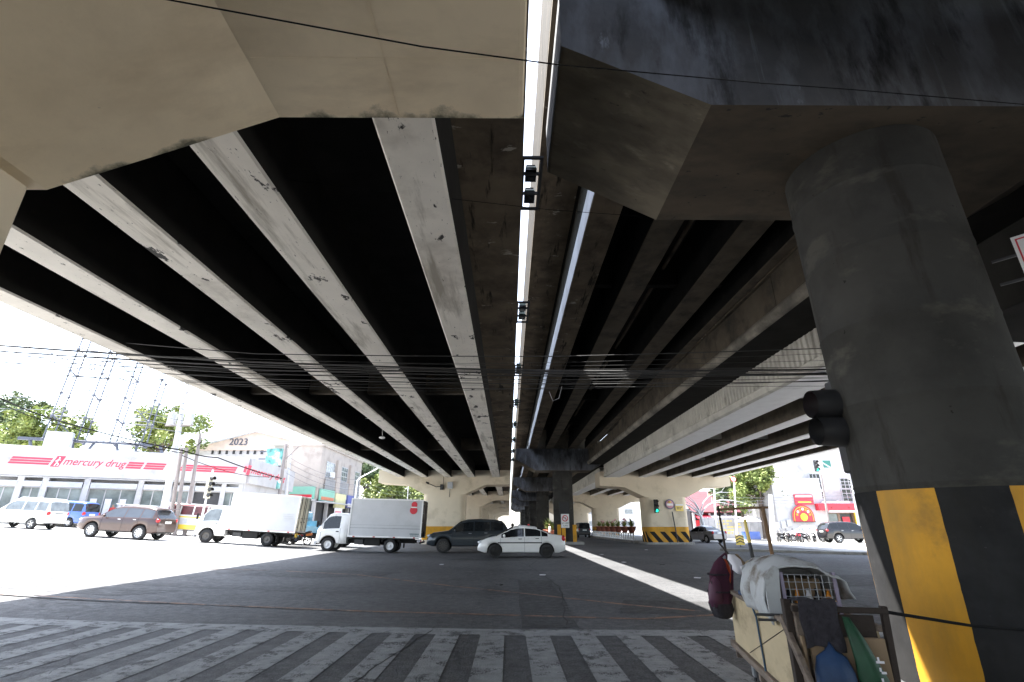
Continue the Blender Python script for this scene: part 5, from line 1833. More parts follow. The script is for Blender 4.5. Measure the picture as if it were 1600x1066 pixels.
for k in range(2):
    tt, _ = pole(['short dark wooden pole leaning beside the tall concrete pole', 'second short dark pole just right of the tall concrete pole'][k], 272 + 10 * k, 795, 37.5, 284 + 8 * k, 700, 0.14, 0.12, M['wood_pole'])
tt, tp = pole('grey wooden pole with wires between the tall pole and the gabled hall', 296, 800, 38, 313, 678, 0.15, 0.11, M['wood_pole'])
tt, tp = pole('dark pole with cross arms in front of the cream shop block', 434, 800, 55, 447, 694, 0.2, 0.15, M['wood_pole'])
b = MB(); b.path([(tp[0], 0, tp[2] * 0.8), (tp[0] + 1.5, 0, tp[2] * 0.98)], 0.06, 6); b.path([(tp[0] - 0.2, 0, tp[2] * 0.96), (tp[0] + 1.7, 0, tp[2] * 0.98)], 0.05, 6); b.build('cross_arm', M['wood_pole'], tt)
b = MB(); b.lathe([(0.001, -0.4), (0.28, -0.4), (0.28, 0.4), (0.001, 0.4)], 12, (-0.3, 0, tp[2] * 0.52)); b.build('transformer', M['teal'], tt)
tt, tp = pole('white concrete pole right behind the dark pole before the cream block', 445, 800, 58, 458, 668, 0.22, 0.14, M['conc_pole'])
tt, tp = pole('tall thin antenna mast far behind the drugstore roof', 330, 760, 90, 352, 622, 0.09, 0.04, M['grey'], 'mast', 'antenna_mast')
# street lamp on the left
p = at(552, 800, 62)
t = thing('street_lamp', 'white curved street lamp in front of the cream shop block', 'street lamp', (p.x, 62, gz(p.x)))
q = at(556, 747, 62)
e_ = at(592, 731, 62)
zq = q.z - gz(p.x)
b = MB(); b.path([(0, 0, 0), (0.1, 0, zq - 0.3), (0.35, 0, zq)], 0.09, 8); b.path([(0.35, 0, zq), (e_.x - p.x, 0, e_.z - gz(p.x))], 0.06, 8); b.build('post', M['white'], t)
b = MB(); b.ball((e_.x - p.x + 0.3, 0, e_.z - gz(p.x)), 0.3, 10, 0, (1.3, 0.5, 0.35)); b.build('lamp_head', M['white'], t)
p = at(636, 790, 70)
t = thing('street_lamp', 'slim double armed street lamp seen between the trees left of the pier', 'street lamp', (p.x, 70, gz(p.x)))
q = at(636, 753, 70)
b = MB(); b.path([(0, 0, 0), (0, 0, q.z)], 0.06, 6); b.path([(-1.2, 0, q.z + 0.6), (0, 0, q.z), (1.2, 0, q.z + 0.6)], 0.04, 6); b.build('post', M['white'], t)
for sg in (-1, 1):
    b = MB(); b.ball((sg * 1.35, 0, q.z + 0.65), 0.18, 8, 0, (1.4, 0.5, 0.4)); b.build('lamp_head', M['white'], t)

def signal(root, x, y, z, rz, lit, hous='dark', n=3, s=1.0):
    """a traffic signal head facing local -y, rotated rz about z"""
    Mx = Matrix.Translation((x, y, z)) @ Matrix.Rotation(rz, 4, 'Z') @ Matrix.Scale(s, 4)
    b = MB(); b.T = Mx
    b.box(-0.17, 0.17, -0.1, 0.12, 0, 0.36 * n)
    h = b.build('signal_housing', M[hous], root, bevel=0.02)
    for k in range(n):
        zc = 0.36 * (n - k - 0.5)
        on = (k == lit)
        b = MB(); b.T = Mx
        b.ball((0, -0.105, zc), 0.125, 12, 0, (1, 0.3, 1))
        mm = {0: M['sig_red'], 1: M['lens_off'], 2: M['sig_green']}[k if on else 1]
        b.build('signal_lens', mm, h)
        b = MB(); b.T = Mx
        b.lathe([(0.145, -0.36), (0.15, -0.1)], 14, (0, 0, zc), axis='y', a0=-0.35, a1=pi + 0.35)
        b.lathe([(0.138, -0.36), (0.143, -0.1)], 14, (0, 0, zc), axis='y', a0=-0.35, a1=pi + 0.35)
        b.build('visor', M['dark'], h)
    return h
M['sig_red'] = mat('red_signal_glow', (0.08, 0.004, 0.006), 0.3, emit=((1.0, 0.03, 0.03), 0.02))
M['sig_green'] = mat('green_signal_glow', (0.02, 0.5, 0.3), 0.3, emit=((0.02, 1.0, 0.55), 0.45))
M['lens_off'] = mat('unlit_signal_lens', (0.04, 0.03, 0.03), 0.3)

# left: cream signal on a white pole before the drugstore
p = at(316, 800, 35.0)
t = thing('traffic_signal', 'cream four lens traffic signal with long visors seen from the side before the drugstore', 'traffic signal', (p.x, 35, gz(p.x)))
q = at(322, 775, 35)
MB().cone((0, 0, 0), (0.15, 0, 4.4), 0.07, 0.06, 8).build('post', M['white'], t)
signal(t, 0.1, 0, q.z - gz(p.x) - 0.15, R(70), 9, 'dirtycream', 4, 1.0)
# left pavement sign
p = at(270, 790, 38.5)
t = thing('bus_stop_board', 'small square yellow and blue board behind the brown SUV', 'sign', (p.x, 38.5, gz(p.x)))
MB().box(-0.05, 0.05, 0, 0.05, 0, 2.0).build('post', M['grey'], t)
MB().box(-0.55, 0.55, -0.05, 0.0, 1.0, 2.2).build('panel', M['banner'], t)
MB().box(-0.5, 0.5, -0.06, -0.05, 1.75, 2.1).build('yellow_band', M['p_yel'], t)
b = MB(); b.ball((0, -0.06, 1.4), 0.2, 12, 0, (1, 0.15, 1)); b.build('blue_disc', M['p_blue'], t)

# signals on the near column (dark, seen from the side)
t = thing('traffic_signal', 'large dark traffic signal with faint red glow fixed to the near round column', 'traffic signal', (4.1, 5.6, 3.2))
O_ = Vector((4.1, 5.6, 3.2))
for (px, py, w_) in ((1300, 632, 0.0), (1310, 674, 0.0)):
    p = at(px, py, 5.9)
    r_ = p - O_
    b = MB()
    b.lathe([(0.165, -0.26), (0.18, 0.0), (0.19, 0.16), (0.001, 0.18)], 18, (r_.x, r_.y, r_.z), axis='x')
    b.lathe([(0.15, -0.26), (0.155, 0.0), (0.001, 0.02)], 18, (r_.x, r_.y, r_.z), axis='x')
    h = b.build('signal_hood', M['dark'], t)
    b = MB()
    b.ball((r_.x - 0.02, r_.y, r_.z), 0.15, 12, 0, (0.3, 1, 1))
    b.build('signal_lens', M['sig_red'] if py < 650 else M['lens_off'], h)
p = at(1318, 655, 5.9) - O_
MB().box(p.x - 0.02, p.x + 0.22, p.y - 0.2, p.y + 0.2, p.z - 0.62, p.z + 0.5).build('signal_housing', M['dark'], t, bevel=0.03)
MB().path([(p.x + 0.1, p.y, p.z - 0.6), (p.x - 0.02, p.y - 0.05, p.z - 0.9), (p.x - 0.0, p.y - 0.05, -2.1)], 0.035, 8).build('conduit', M['dark'], t)
# red bordered plate on two brackets, right edge
t = thing('warning_plate', 'white plate with thin red border on two brackets at the right picture edge', 'sign', (5.6, 5.2, 3.9))
p = at(1578, 372, 5.0)
Mx = Matrix.Translation((p.x - 5.6, p.y - 5.2, p.z - 3.9)) @ Matrix.Rotation(R(-52), 4, 'Z')
b = MB(); b.T = Mx; b.box(0, 0.75, 0, 0.01, -0.75, 0.0); b.build('plate', M['white'], t)
b = MB(); b.T = Mx
for (x0, x1, z0, z1) in ((0.03, 0.72, -0.05, -0.035), (0.03, 0.045, -0.72, -0.05), (0.705, 0.72, -0.72, -0.05), (0.03, 0.72, -0.72, -0.705)):
    b.box(x0, x1, -0.004, -0.001, z0, z1)
b.build('red_border', M['red'], t)
b = MB(); b.T = Mx
for z in (-0.22, -0.52):
    b.box(-0.22, 0.3, 0.012, 0.03, z - 0.015, z + 0.015)
b.build('bracket', M['dark'], t)

# green signal on the striped pier, round sign, yellow sign
t = thing('traffic_signal', 'green lit traffic signal fixed to the striped pier', 'traffic signal', (12.6, 44.7, 0))
signal(t, -0.0, -0.05, 3.0 - 0.5, 0, 2, 'dark', 3, 1.0)
p = at(1047, 788, 44.8)
t = thing('round_emblem_sign', 'round blue and pink city emblem plate on the striped pier', 'sign', (p.x, 44.9, p.z))
b = MB(); b.ball((0, 0, 0), 0.42, 24, 0, (1, 0.06, 1)); b.build('disc', mat('slate_blue_sign', (0.12, 0.13, 0.2), 0.5), t)
b = MB(); b.ball((0, -0.02, 0), 0.33, 24, 0, (1, 0.06, 1)); b.build('inner_disc', mat('pink_sign', (0.62, 0.30, 0.34), 0.5), t)
MB().box(-0.26, 0.26, -0.05, -0.03, -0.12, 0.06).build('white_band', M['white'], t)
b = MB(); b.ball((0, -0.04, 0.18), 0.1, 8, 0, (1.4, 0.2, 0.8)); b.build('yellow_device', M['p_yel'], t)
p = at(1062, 793, 44.8)
t = thing('yellow_notice', 'small white and yellow notice right of the round emblem', 'sign', (p.x, 44.9, p.z - 0.1))
MB().box(-0.33, 0.33, -0.02, 0.02, -0.2, 0.42).build('plate', M['p_yel'], t)
MB().box(-0.33, 0.33, -0.03, -0.021, 0.24, 0.40).build('white_strip', M['white'], t)
b = MB()
for r_ in range(2):
    for k in range(4 - r_):
        b.box(-0.22 + 0.12 * k, -0.14 + 0.12 * k, -0.03, -0.021, 0.08 - 0.14 * r_, 0.16 - 0.14 * r_)
b.build('worn_lettering', M['dark'], t)['kind'] = 'stuff'
MB_ = MB()
MB_.path([(14.2, 44.85, 0.1), (13.95, 44.75, 2.6)], 0.05, 8)
tag(MB_.build('standing_pipe', M['dark']), 'dark pipe leaning upright against the front of the striped pier', 'pipe')
# right green signal on mast arm
p = at(1346, 845, 50)
t = thing('traffic_signal', 'green lit traffic signal hanging from a mast arm beyond the near column', 'traffic signal', (p.x, 50, 0))
a_ = at(1330, 750, 50); c_ = at(1280, 722, 50)
b = MB(); b.path([(0, 0, 0), (a_.x - p.x, 0, a_.z), (c_.x - p.x, 0, c_.z + 0.1)], 0.09, 8); b.build('mast', M['grey'], t)
sgx = at(1276, 737, 50)
signal(t, sgx.x - p.x, -0.1, sgx.z, 0, 2, 'dark', 3, 1.0)
b = MB(); qa = at(1287, 731, 50); b.box(qa.x - p.x, qa.x - p.x + 0.75, -0.05, 0.0, qa.z, qa.z + 0.7); b.build('street_name_plate', M['green'], t)
# concrete pole at right
t, tp = pole('thick grey concrete pole beside the parked motorcycles', 1209, 850, 55.0, 1204, 773, 0.30, 0.2, M['conc_pole'])
t, tp = pole('slim white pole with round sign before the maroon roof', 1152, 845, 58, 1147, 752, 0.1, 0.08, M['white'])
b = MB(); b.ball((tp[0] - 0.1, -0.1, tp[2] + 0.2), 0.32, 14, 0, (1, 0.1, 1)); b.build('round_sign', M['red'], t)
b = MB(); b.ball((tp[0] - 0.1, -0.14, tp[2] + 0.2), 0.24, 14, 0, (1, 0.1, 1)); b.build('sign_face', M['white'], t)
t, tp = pole('white pole left of the pole with the round sign', 1120, 845, 60, 1116, 765, 0.12, 0.1, M['white'])
t, tp = pole('slim brown pole behind the green signal on the right', 1300, 850, 54, 1283, 742, 0.11, 0.09, M['wood_pole'])
# hazard marker on the island
p = at(1157, 850, 40)
t = thing('hazard_marker', 'yellow chevron hazard plate on the traffic island beyond the cart', 'sign', (p.x, 40, 0))
MB().box(-0.03, 0.03, 0, 0.04, 0, 0.5).build('post', M['dark'], t)
MB().box(-0.32, 0.32, -0.02, 0.02, 0.12, 0.8).build('plate', M['p_yel'], t)
for k in range(3):
    z = 0.22 + k * 0.2
    MB().prism([(-0.3, z), (0, z + 0.14), (0.3, z), (0.3, z + 0.07), (0, z + 0.21), (-0.3, z + 0.07)][::1], -0.03, -0.021, 'y').build('chevron', M['dark'], t)
# white umbrella stall
p = at(1175, 845, 56)
t = thing('market_umbrella', 'white umbrella stall at the roadside behind the cart frame', 'umbrella', (p.x, 56, 0))
MB().cone((0, 0, 0), (0, 0, 2.2), 0.03).build('pole', M['grey'], t)
b = MB(); b.lathe([(0.001, 2.45), (0.7, 2.25), (1.3, 1.9)], 8, smooth=False); b.build('canopy', M['banner'], t)
MB().box(-0.8, 0.8, -0.4, 0.4, 0.0, 0.9).build('table', M['p_blue'], t)

# motorcycles parked on the right
cols_ = [M['dark'], M['p_grey'], M['red'], M['p_grey'], M['p_white']]
lb = ['black motorcycle parked nearest the concrete pole on the right', 'grey motorcycle second from the concrete pole', 'red motorcycle in the middle of the parked row', 'grey motorcycle fourth from the concrete pole', 'white motorcycle beside the parked white saloon']
for k in range(5):
    p = at(1224 + k * 12.5, 845, 52.5)
    motorcycle(lb[k], (at(1224 + k * 12.5, 848, 49.5).x, 49.5 + 0.2 * (k % 2), 0), R(35 + 18 * (k % 3)), cols_[k], 'motorcycles parked on the right')

# ------------------------------------------------------------------ median planters and fence under the right viaduct
slab([(11.2, 47.8), (15.9, 47.8), (15.9, 72.7), (11.0, 72.7)], -0.05, 0.22, 'median', M['kerb'])
slab([(3.2, 47.6), (6.4, 47.6), (6.4, 72.8), (3.2, 72.8)], -0.05, 0.2, 'median', M['kerb'])
slab([(3.3, 44.6), (6.3, 44.6), (6.3, 47.55), (3.3, 47.55)], -0.05, 0.2, 'median', M['kerb'])
bf = thing('baluster_fence', 'white concrete baluster fence along the planted median', 'fence', (11.3, 48, 0.22))
for k in range(24):
    y = 0.3 + k * 1.0
    b = MB(); b.lathe([(0.10, 0), (0.10, 0.08), (0.05, 0.14), (0.085, 0.28), (0.05, 0.45), (0.09, 0.52), (0.09, 0.56)], 8, (0, y, 0)); b.build('baluster', M['white'], bf)
MB().box(-0.09, 0.09, 0, 24.4, 0.56, 0.64).build('top_rail', M['white'], bf)
def plant_pot(label, x, y, z, pm, flower=None, group=None, s=1.0, seed=0):
    rnd = random.Random(seed)
    t = thing('potted_plant', label, 'potted plant', (x, y, z), 0, group)
    b = MB(); b.lathe([(0.001, 0.0), (0.2 * s, 0.0), (0.33 * s, 0.38 * s), (0.36 * s, 0.38 * s), (0.36 * s, 0.44 * s), (0.29 * s, 0.44 * s), (0.25 * s, 0.36 * s), (0.001, 0.36 * s)], 14); b.build('pot', pm, t)
    vs, fs = [], []
    for k in range(60):
        a = rnd.uniform(0, 6.28); l = rnd.uniform(0.3, 0.75) * s; el = rnd.uniform(0.5, 1.4)
        d_ = Vector((math.cos(a) * math.cos(el), math.sin(a) * math.cos(el), math.sin(el)))
        sd_ = Vector((-math.sin(a), math.cos(a), 0)) * 0.045 * s
        p0_ = Vector((0, 0, 0.38 * s)); p1_ = p0_ + d_ * l * 0.6; p2_ = p1_ + (d_ + Vector((0, 0, -0.7))).normalized() * l * 0.4
        i = len(vs); vs += [p0_, p1_ - sd_, p2_, p1_ + sd_]; fs.append((i, i + 1, i + 2, i + 3))
    b = MB(); b.add(vs, fs, 0); b.build('leaves', M['leaf'], t)
    if flower:
        b = MB()
        for k in range(9):
            a = rnd.uniform(0, 6.28)
            b.ball((0.3 * s * math.cos(a) * rnd.random(), 0.3 * s * math.sin(a) * rnd.random(), rnd.uniform(0.7, 1.0) * s), 0.06 * s, 6)
        b.build('flowers', flower, t)
    return t
M['clay'] = mat('clay_pot', (0.32, 0.10, 0.06), 0.8, var=0.15)
M['pinkf'] = mat('pink_flowers', (0.75, 0.35, 0.40), 0.8)
names_ = ['nearest the striped pier', 'second from the striped pier', 'third from the striped pier', 'fourth from the striped pier', 'fifth from the striped pier', 'sixth from the striped pier', 'farthest along the fence']
for k in range(7):
    plant_pot('clay pot with leafy plant on the baluster fence, ' + names_[k], 11.3, 48.8 + k * 2.9, 0.86, M['clay'], M['pinkf'] if k % 2 else None, 'clay pots on the baluster fence', 1.25, k)
nn_ = ['in front', 'second', 'third', 'at the back']
for k in range(4):
    plant_pot('leafy potted plant on the middle median, %s of its row' % nn_[k], 4.2 + 0.6 * (k % 2), 49.5 + k * 3.2, 0.2, M['clay'], None, 'potted plants on the middle median', 2.0, 20 + k)
# crash posts and sign at the second column
for k, (x, y) in enumerate(((4.25, 44.75), (4.62, 44.7), (5.55, 44.75))):
    lbl = ['yellow crash post left of the second round column', 'yellow crash post under the no left turn sign', 'yellow crash post right of the second round column'][k]
    t = thing('crash_post', lbl, 'bollard', (x, y, 0), 0, 'yellow posts at the second column')
    MB().box(-0.15, 0.15, -0.1, 0.1, 0, 1.55).build('post', M['yellow'], t, bevel=0.02)
    MB().box(-0.2, 0.2, -0.14, 0.14, 0, 0.12).build('foot', M['kerb'], t)
p = at(883, 814, 44.6)
t = thing('no_turn_sign', 'white no left turn sign plate on the second round column', 'road sign', (p.x, 44.6, p.z))
MB().box(-0.34, 0.34, 0, 0.02, -0.55, 0.55).build('plate', M['white'], t)
b = MB(); b.lathe([(0.19, -0.012), (0.255, -0.012)], 24, (0, 0, 0.2), axis='y'); b.build('red_ring', M['red'], t)
b = MB(); b.path([(0.08, -0.012, 0.06), (0.08, -0.012, 0.24), (-0.07, -0.012, 0.24)], 0.022, 5); b.add([(-0.07, -0.014, 0.31), (-0.16, -0.014, 0.24), (-0.07, -0.014, 0.17)], [(0, 1, 2)]); b.build('turn_arrow', M['dark'], t)
MB().path([(-0.16, -0.02, 0.36), (0.16, -0.02, 0.04)], 0.02, 5).build('red_bar', M['red'], t)
text(t, 'NO LEFT', (0, -0.006, -0.24), (PI / 2, 0, 0), 0.16, M['dark'], ext=0.003, align='CENTER')
text(t, 'TURN', (0, -0.006, -0.44), (PI / 2, 0, 0), 0.16, M['dark'], ext=0.003, align='CENTER')
MB().box(4.35, 5.2, 45.25, 45.32, 2.3, 3.4).build('x', M['dark'])
bpy.data.objects['x'].name = 'dark_cabinet'
tag(bpy.data.objects['dark_cabinet'], 'black electrical cabinet strapped to the second round column above the sign', 'cabinet')

# boxes and camera arm on the left pier
p = at(700, 758, 44.9)
t = thing('control_box', 'grey control box on the front of the left cream pier', 'electrical box', (p.x, 44.95, p.z - 0.2))
MB().box(-0.02, 0.42, -0.25, 0.05, -0.1, 0.45).build('box', M['grey'], t, bevel=0.02)
MB().cone((0.2, -0.1, -0.1), (0.15, 0.0, -0.8), 0.02).build('conduit', M['dark'], t)
p = at(691, 760, 44.9)
t = thing('security_camera', 'black security camera on a long arm at the left cream pier', 'security camera', (p.x, 44.95, p.z - 0.2))
MB().box(-0.16, 0.12, -0.2, 0.05, -0.1, 0.35).build('bracket_box', M['dark'], t)
MB().path([(0.1, -0.1, 0.35), (0.1, -0.1, 1.0)], 0.025).build('riser', M['dark'], t)
MB().path([(-0.1, -0.15, 0.2), (-0.5, -0.2, 0.15), (-1.2, -0.25, 0.42)], 0.03).build('arm', M['dark'], t)
MB().cone((-1.15, -0.25, 0.42), (-1.38, -0.35, 0.52), 0.09, 0.07, 8).build('camera', M['dark'], t)
for k, (px, py, Y) in enumerate(((597, 684, 24.0), (430, 600, 17.0))):
    p = at(px, py, Y)
    if k:
        continue
    t = thing('deck_lamp', 'small white lamp on an arm hanging between the left girders', 'lamp', (p.x, Y, 6.5))
    MB().path([(-0.9, 0, -0.15), (0, 0, -0.15), (0, 0, p.z - 6.5 + 0.1)], 0.018).build('arm', M['white'], t)
    b = MB(); b.ball((0, 0, p.z - 6.5), 0.15, 10, 0, (1, 1, 0.4)); b.build('lamp_head', M['white'], t)

# people under the viaducts and by the drugstore
c1, c2, c3, c4, c5 = cloth('white_shirt', (0.7, 0.7, 0.7)), cloth('navy_trousers', (0.03, 0.04, 0.08)), cloth('red_shirt', (0.45, 0.05, 0.05)), cloth('grey_shirt', (0.3, 0.3, 0.34)), cloth('brown_trousers', (0.12, 0.09, 0.07))
x = at(859, 830, 48).x
person('person in white shirt standing by the median left of the second column', (x, 48, 0), R(200), c1, c2)
x = at(801, 830, 42).x
t_ = motorcycle('motorcycle with rider waiting behind the white saloon', (x, 42, 0), R(80), M['dark'])
person('person in grey shirt and helmet riding the motorcycle behind the white saloon', (x, 42, 0), R(80), c4, c2, 'ride', M['dark'])
x = at(812, 830, 50).x
t_ = motorcycle('white motorcycle coming under the viaduct behind the grey shirted rider', (x, 50, 0), R(-95), M['p_white'])
person('person in red shirt and white helmet riding the white motorcycle', (x, 50, 0), R(-95), c3, c5, 'ride', M['white'])
x = at(826, 830, 60).x
t_ = motorcycle('far red motorcycle under the viaduct gap', (x, 60, 0), R(-90), M['red'])
person('person in pale clothes on the far red motorcycle', (x, 60, 0), R(-90), c1, c5, 'ride', M['red'])
k = fx(181)
pw = A + dd * k + Vector((n_.x, n_.y, 0)) * 1.2
person('person in red shirt standing at the drugstore door', (pw.x, pw.y, gz(pw.x) + 0.14), R(-60), c3, c2, 'stand')
k = fx(192)
pw = A + dd * k + Vector((n_.x, n_.y, 0)) * 0.8
person('person in dark shirt walking past the drugstore door', (pw.x, pw.y, gz(pw.x) + 0.14), R(20), c4, c5, 'walk')
x = at(466, 840, 34.3).x
t_ = motorcycle('orange motorcycle between the sunlit truck and the blue truck', (x, 34.4, gz(x)), R(172), mat('orange_plastic', (0.6, 0.2, 0.06), 0.4))
person('person in white shirt riding the orange motorcycle behind the sunlit truck', (x, 34.4, gz(x)), R(172), c1, c2, 'ride', M['white'])
person('person in red shirt riding beside the yellow jeepney', (at(268, 830, 37.2).x, 37.0, gz(-23.7)), R(178), c3, c2, 'stand')

# ------------------------------------------------------------------ floodlights in the slit
fl = None
for k in range(8):
    y = 6.4 + k * 5.45
    lbl = ['caged pair of green floodlights nearest in the slit between the decks', 'caged floodlights second from the camera in the slit', 'caged floodlights third from the camera in the slit', 'caged floodlights fourth along the slit', 'caged floodlights fifth along the slit', 'caged floodlights sixth along the slit', 'caged floodlights seventh along the slit', 'caged floodlights farthest along the slit'][k]
    if fl is None:
        fl = thing('caged_floodlight', lbl, 'floodlight', (0.2, y, 6.95), 0, 'floodlights in the slit')
        b = MB()
        r_ = 0.022
        for x_ in (0.02, 0.32):
            b.box(x_ - r_, x_ + r_, -r_, 1.35 + r_, -r_, r_)
        for yy in (0.0, 0.38, 0.9, 1.35):
            b.box(0.02 + r_, 0.32 - r_, yy - r_, yy + r_, -r_, r_)
            b.box(0.0, 0.02 - r_ - 0.001, yy - r_, yy + r_, -r_, r_)
        b.build('cage', M['dark'], fl)
        for yy in (0.28, 0.88):
            b = MB()
            b.prism([(yy, 0.05), (yy + 0.10, 0.16), (yy + 0.36, 0.16), (yy + 0.36, 0.05)], 0.07, 0.24, 'x')
            h = b.build('floodlight_head', M['green'], fl, bevel=0.01)
            MB().box(0.06, 0.25, yy + 0.02, yy + 0.34, 0.02, 0.048).build('glass', M['glass'], h)
            b = MB()
            for q in range(6):
                b.box(0.08, 0.23, yy + 0.12 + q * 0.04, yy + 0.13 + q * 0.04, 0.16, 0.20)
            b.build('cooling_fins', M['dark'], h)
    else:
        dup(fl, (0.2, y, 6.95), label=lbl)

# ------------------------------------------------------------------ wires
def wire(label, pts, r, sag=0.0, m=None, name='overhead_cable', group=None, n=5):
    b = MB()
    P_ = []
    for i in range(len(pts) - 1):
        a_, c_ = Vector(pts[i]), Vector(pts[i + 1])
        for k in range(8):
            t_ = k / 8
            q_ = a_.lerp(c_, t_)
            q_.z -= sag * 4 * t_ * (1 - t_)
            P_.append(q_)
    P_.append(Vector(pts[-1]))
    for i in range(len(P_) - 1):
        b.cone(P_[i], P_[i + 1], r, r, n, caps=False)
    o = b.build(name, m or M['cable'])
    tag(o, label, 'cable', group)
    return o
W_ = [((-330, 492), (0, 517), (400, 553), (870, 557), (1400, 540), 0.009), ((-330, 520), (0, 540), (400, 566), (870, 580), (1400, 576), 0.019), ((-330, 530), (0, 549), (400, 573), (870, 584), (1400, 583), 0.014),
      ((-330, 540), (0, 554), (400, 578), (870, 588), (1400, 584), 0.010), ((-330, 545), (0, 560), (400, 584), (870, 594), (1400, 578), 0.008), ((-330, 550), (0, 566), (400, 592), (870, 600), (1400, 594), 0.008),
      ((-330, 570), (0, 581), (400, 602), (870, 608), (1400, 590), 0.006), ((-330, 480), (0, 532), (400, 570), (870, 582), (1400, 579), 0.006)]
for i, (p0_, a_, b_, c_, d_, r_) in enumerate(W_):
    YY = 11.2 - 0.05 * i
    wire(['thin topmost wire of the bundle crossing under the decks', 'thickest black cable of the bundle crossing the picture', 'thick cable just below the thickest one in the bundle', 'middle cable of the bundle crossing under the decks', 'thin cable below the middle of the bundle', 'thin lower cable of the crossing bundle', 'lowest thin wire of the crossing bundle', 'thin wire twisting along the thick bundle cable'][i],
         [at(*p0_, YY), at(*a_, YY), at(*b_, YY), at(*c_, YY), at(*d_, YY)], r_ * 1.25, 0.02, M['wire'], group='wires crossing under the decks')
for k in range(9):
    rk = random.Random(40 + k)
    yy_ = 556 + 5.5 * k
    wire('hair thin stray wire woven through the crossing bundle, strand %s from the top' % ('one two three four five six seven eight nine'.split()[k]),
         [at(-330, yy_ - 30 + rk.uniform(-14, 14), 10.9), at(0, yy_ - 12 + rk.uniform(-10, 8), 10.9), at(300 + 50 * rk.random(), yy_ + 4 + rk.uniform(-5, 5), 10.9), at(640, yy_ + 6 + rk.uniform(-6, 6), 10.9), at(900, yy_ + 8 + rk.uniform(-6, 6), 10.9), at(1400, yy_ - 2 + rk.uniform(-8, 8), 10.9)], 0.0045, 0.015, M['wire'], group='wires crossing under the decks')
# cable ties hanging from the bundle
p = at(858, 612, 11.2)
wire('short loose white wire end hanging below the bundle near the middle', [p, p + Vector((0.08, 0, -0.22)), p + Vector((0.22, 0, -0.16)), p + Vector((0.30, 0, 0.12))], 0.006, 0, M['grey'], 'loose_wire')
wire('thick black cable sweeping down across the drugstore sign', [at(-200, 560, 33), at(0, 622, 33), at(100, 660, 33), at(285, 704, 36.3), at(340, 715, 40), at(440, 748, 54)], 0.045, 0.1, group='street cables on the left')
wire('second street cable just under the thick one at left', [at(-200, 575, 33), at(0, 630, 33), at(110, 668, 33), at(285, 708, 36.3), at(315, 690, 38)], 0.03, 0.15, group='street cables on the left')
wire('looping street cable from the tall pole to the dark pole', [at(285, 712, 36.3), at(434, 745, 55)], 0.025, 0.5, group='street cables on the left')
for k in range(7):
    wire('thin street wire at left, strand %s of the fan above the drugstore' % ('one two three four five six seven'.split()[k]), [at(-200, 470 + 26 * k, 33), at(60 + 10 * k, 545 + 16 * k, 33), at(288, 622 + 9 * k, 36.3)], 0.018, 0.15, M['tower'], group='fan of thin wires on the left')
for k in range(4):
    wire('thin wire from the dark pole past the cream block, strand %s' % ('one two three four'.split()[k]), [at(447, 712 + 9 * k, 55), at(560, 750 + 8 * k, 66), at(660, 770 + 4 * k, 90)], 0.014, 0.6, M['tower'], group='wires past the cream block')
for k in range(3):
    wire('thin wire across the right street, strand %s' % ('one two three'.split()[k]), [at(1080, 770 + 8 * k, 60), at(1204, 778 + 4 * k, 55), at(1420, 765 + 6 * k, 50)], 0.012, 0.2, M['tower'], group='wires across the right street')
wire('thick black cable strung across the near pier caps at the top', [at(200, -12, 2.05), at(660, 73, 2.4), at(870, 101, 2.7)], 0.0055, 0, group=None)
wire('black cable running on under the dark cap to the near column', [at(870, 101, 2.7), at(1190, 130, 3.4), at(1330, 140, 3.9), at(1620, 165, 3.9)], 0.0045, 0)
wire('hair thin wire below the left cap crossing three girders', [at(300, 262, 5.4), at(520, 290, 5.6), at(860, 328, 5.8), at(1000, 338, 6.0)], 0.004, 0)

# ------------------------------------------------------------------ the hand cart in the foreground
M['ply'] = mat('worn_plywood', (0.50, 0.40, 0.25), 0.7, var=0.1, scale=2, col2=(0.30, 0.23, 0.14), dirt=0.6, dscale=2.2, dsharp=0.2, bump=0.1, stretch=(1, 1, 2.5))
M['oldwood'] = mat('old_grey_wood', (0.20, 0.155, 0.12), 0.85, var=0.3, scale=5, stretch=(5, 0.8, 5), bump=0.4, col2=(0.10, 0.075, 0.06), dirt=0.55)
M['darkwood'] = mat('dark_wet_wood', (0.030, 0.020, 0.015), 0.8, var=0.3, scale=5, bump=0.3)
M['tarp'] = mat('white_canvas_tarp', (0.42, 0.43, 0.44), 0.8, var=0.1, scale=3, col2=(0.17, 0.14, 0.11), dirt=0.60, dscale=4, dsharp=0.15, bump=0.25, bscale=14)
M['cardboard'] = mat('cardboard', (0.24, 0.165, 0.10), 0.85, var=0.1, scale=4)
M['blackcloth'] = mat('black_knit_cloth', (0.025, 0.022, 0.028), 0.95, var=0.4, scale=30, bump=0.6, bscale=60)
M['bluebag'] = mat('blue_plastic_bag', (0.008, 0.035, 0.10), 0.6, var=0.3, scale=5, bump=0.5, bscale=9)
M['greenbag'] = mat('green_plastic_bag', (0.004, 0.048, 0.018), 0.6, var=0.3, scale=5, bump=0.5, bscale=9)
M['maroon'] = mat('maroon_nylon', (0.060, 0.012, 0.032), 0.9, var=0.2, scale=4, bump=0.4, bscale=12)
M['orangecloth'] = mat('orange_cloth', (0.50, 0.07, 0.02), 0.8, var=0.15, bump=0.4, bscale=14)
CO = Vector((1.93, 3.78, 0))
CR = -math.atan2(0.4, 2.05)
ct = thing('hand_cart', 'wooden hand cart with plywood sides loaded with belongings beside the near column', 'cart', CO, CR)
cw = 0.52
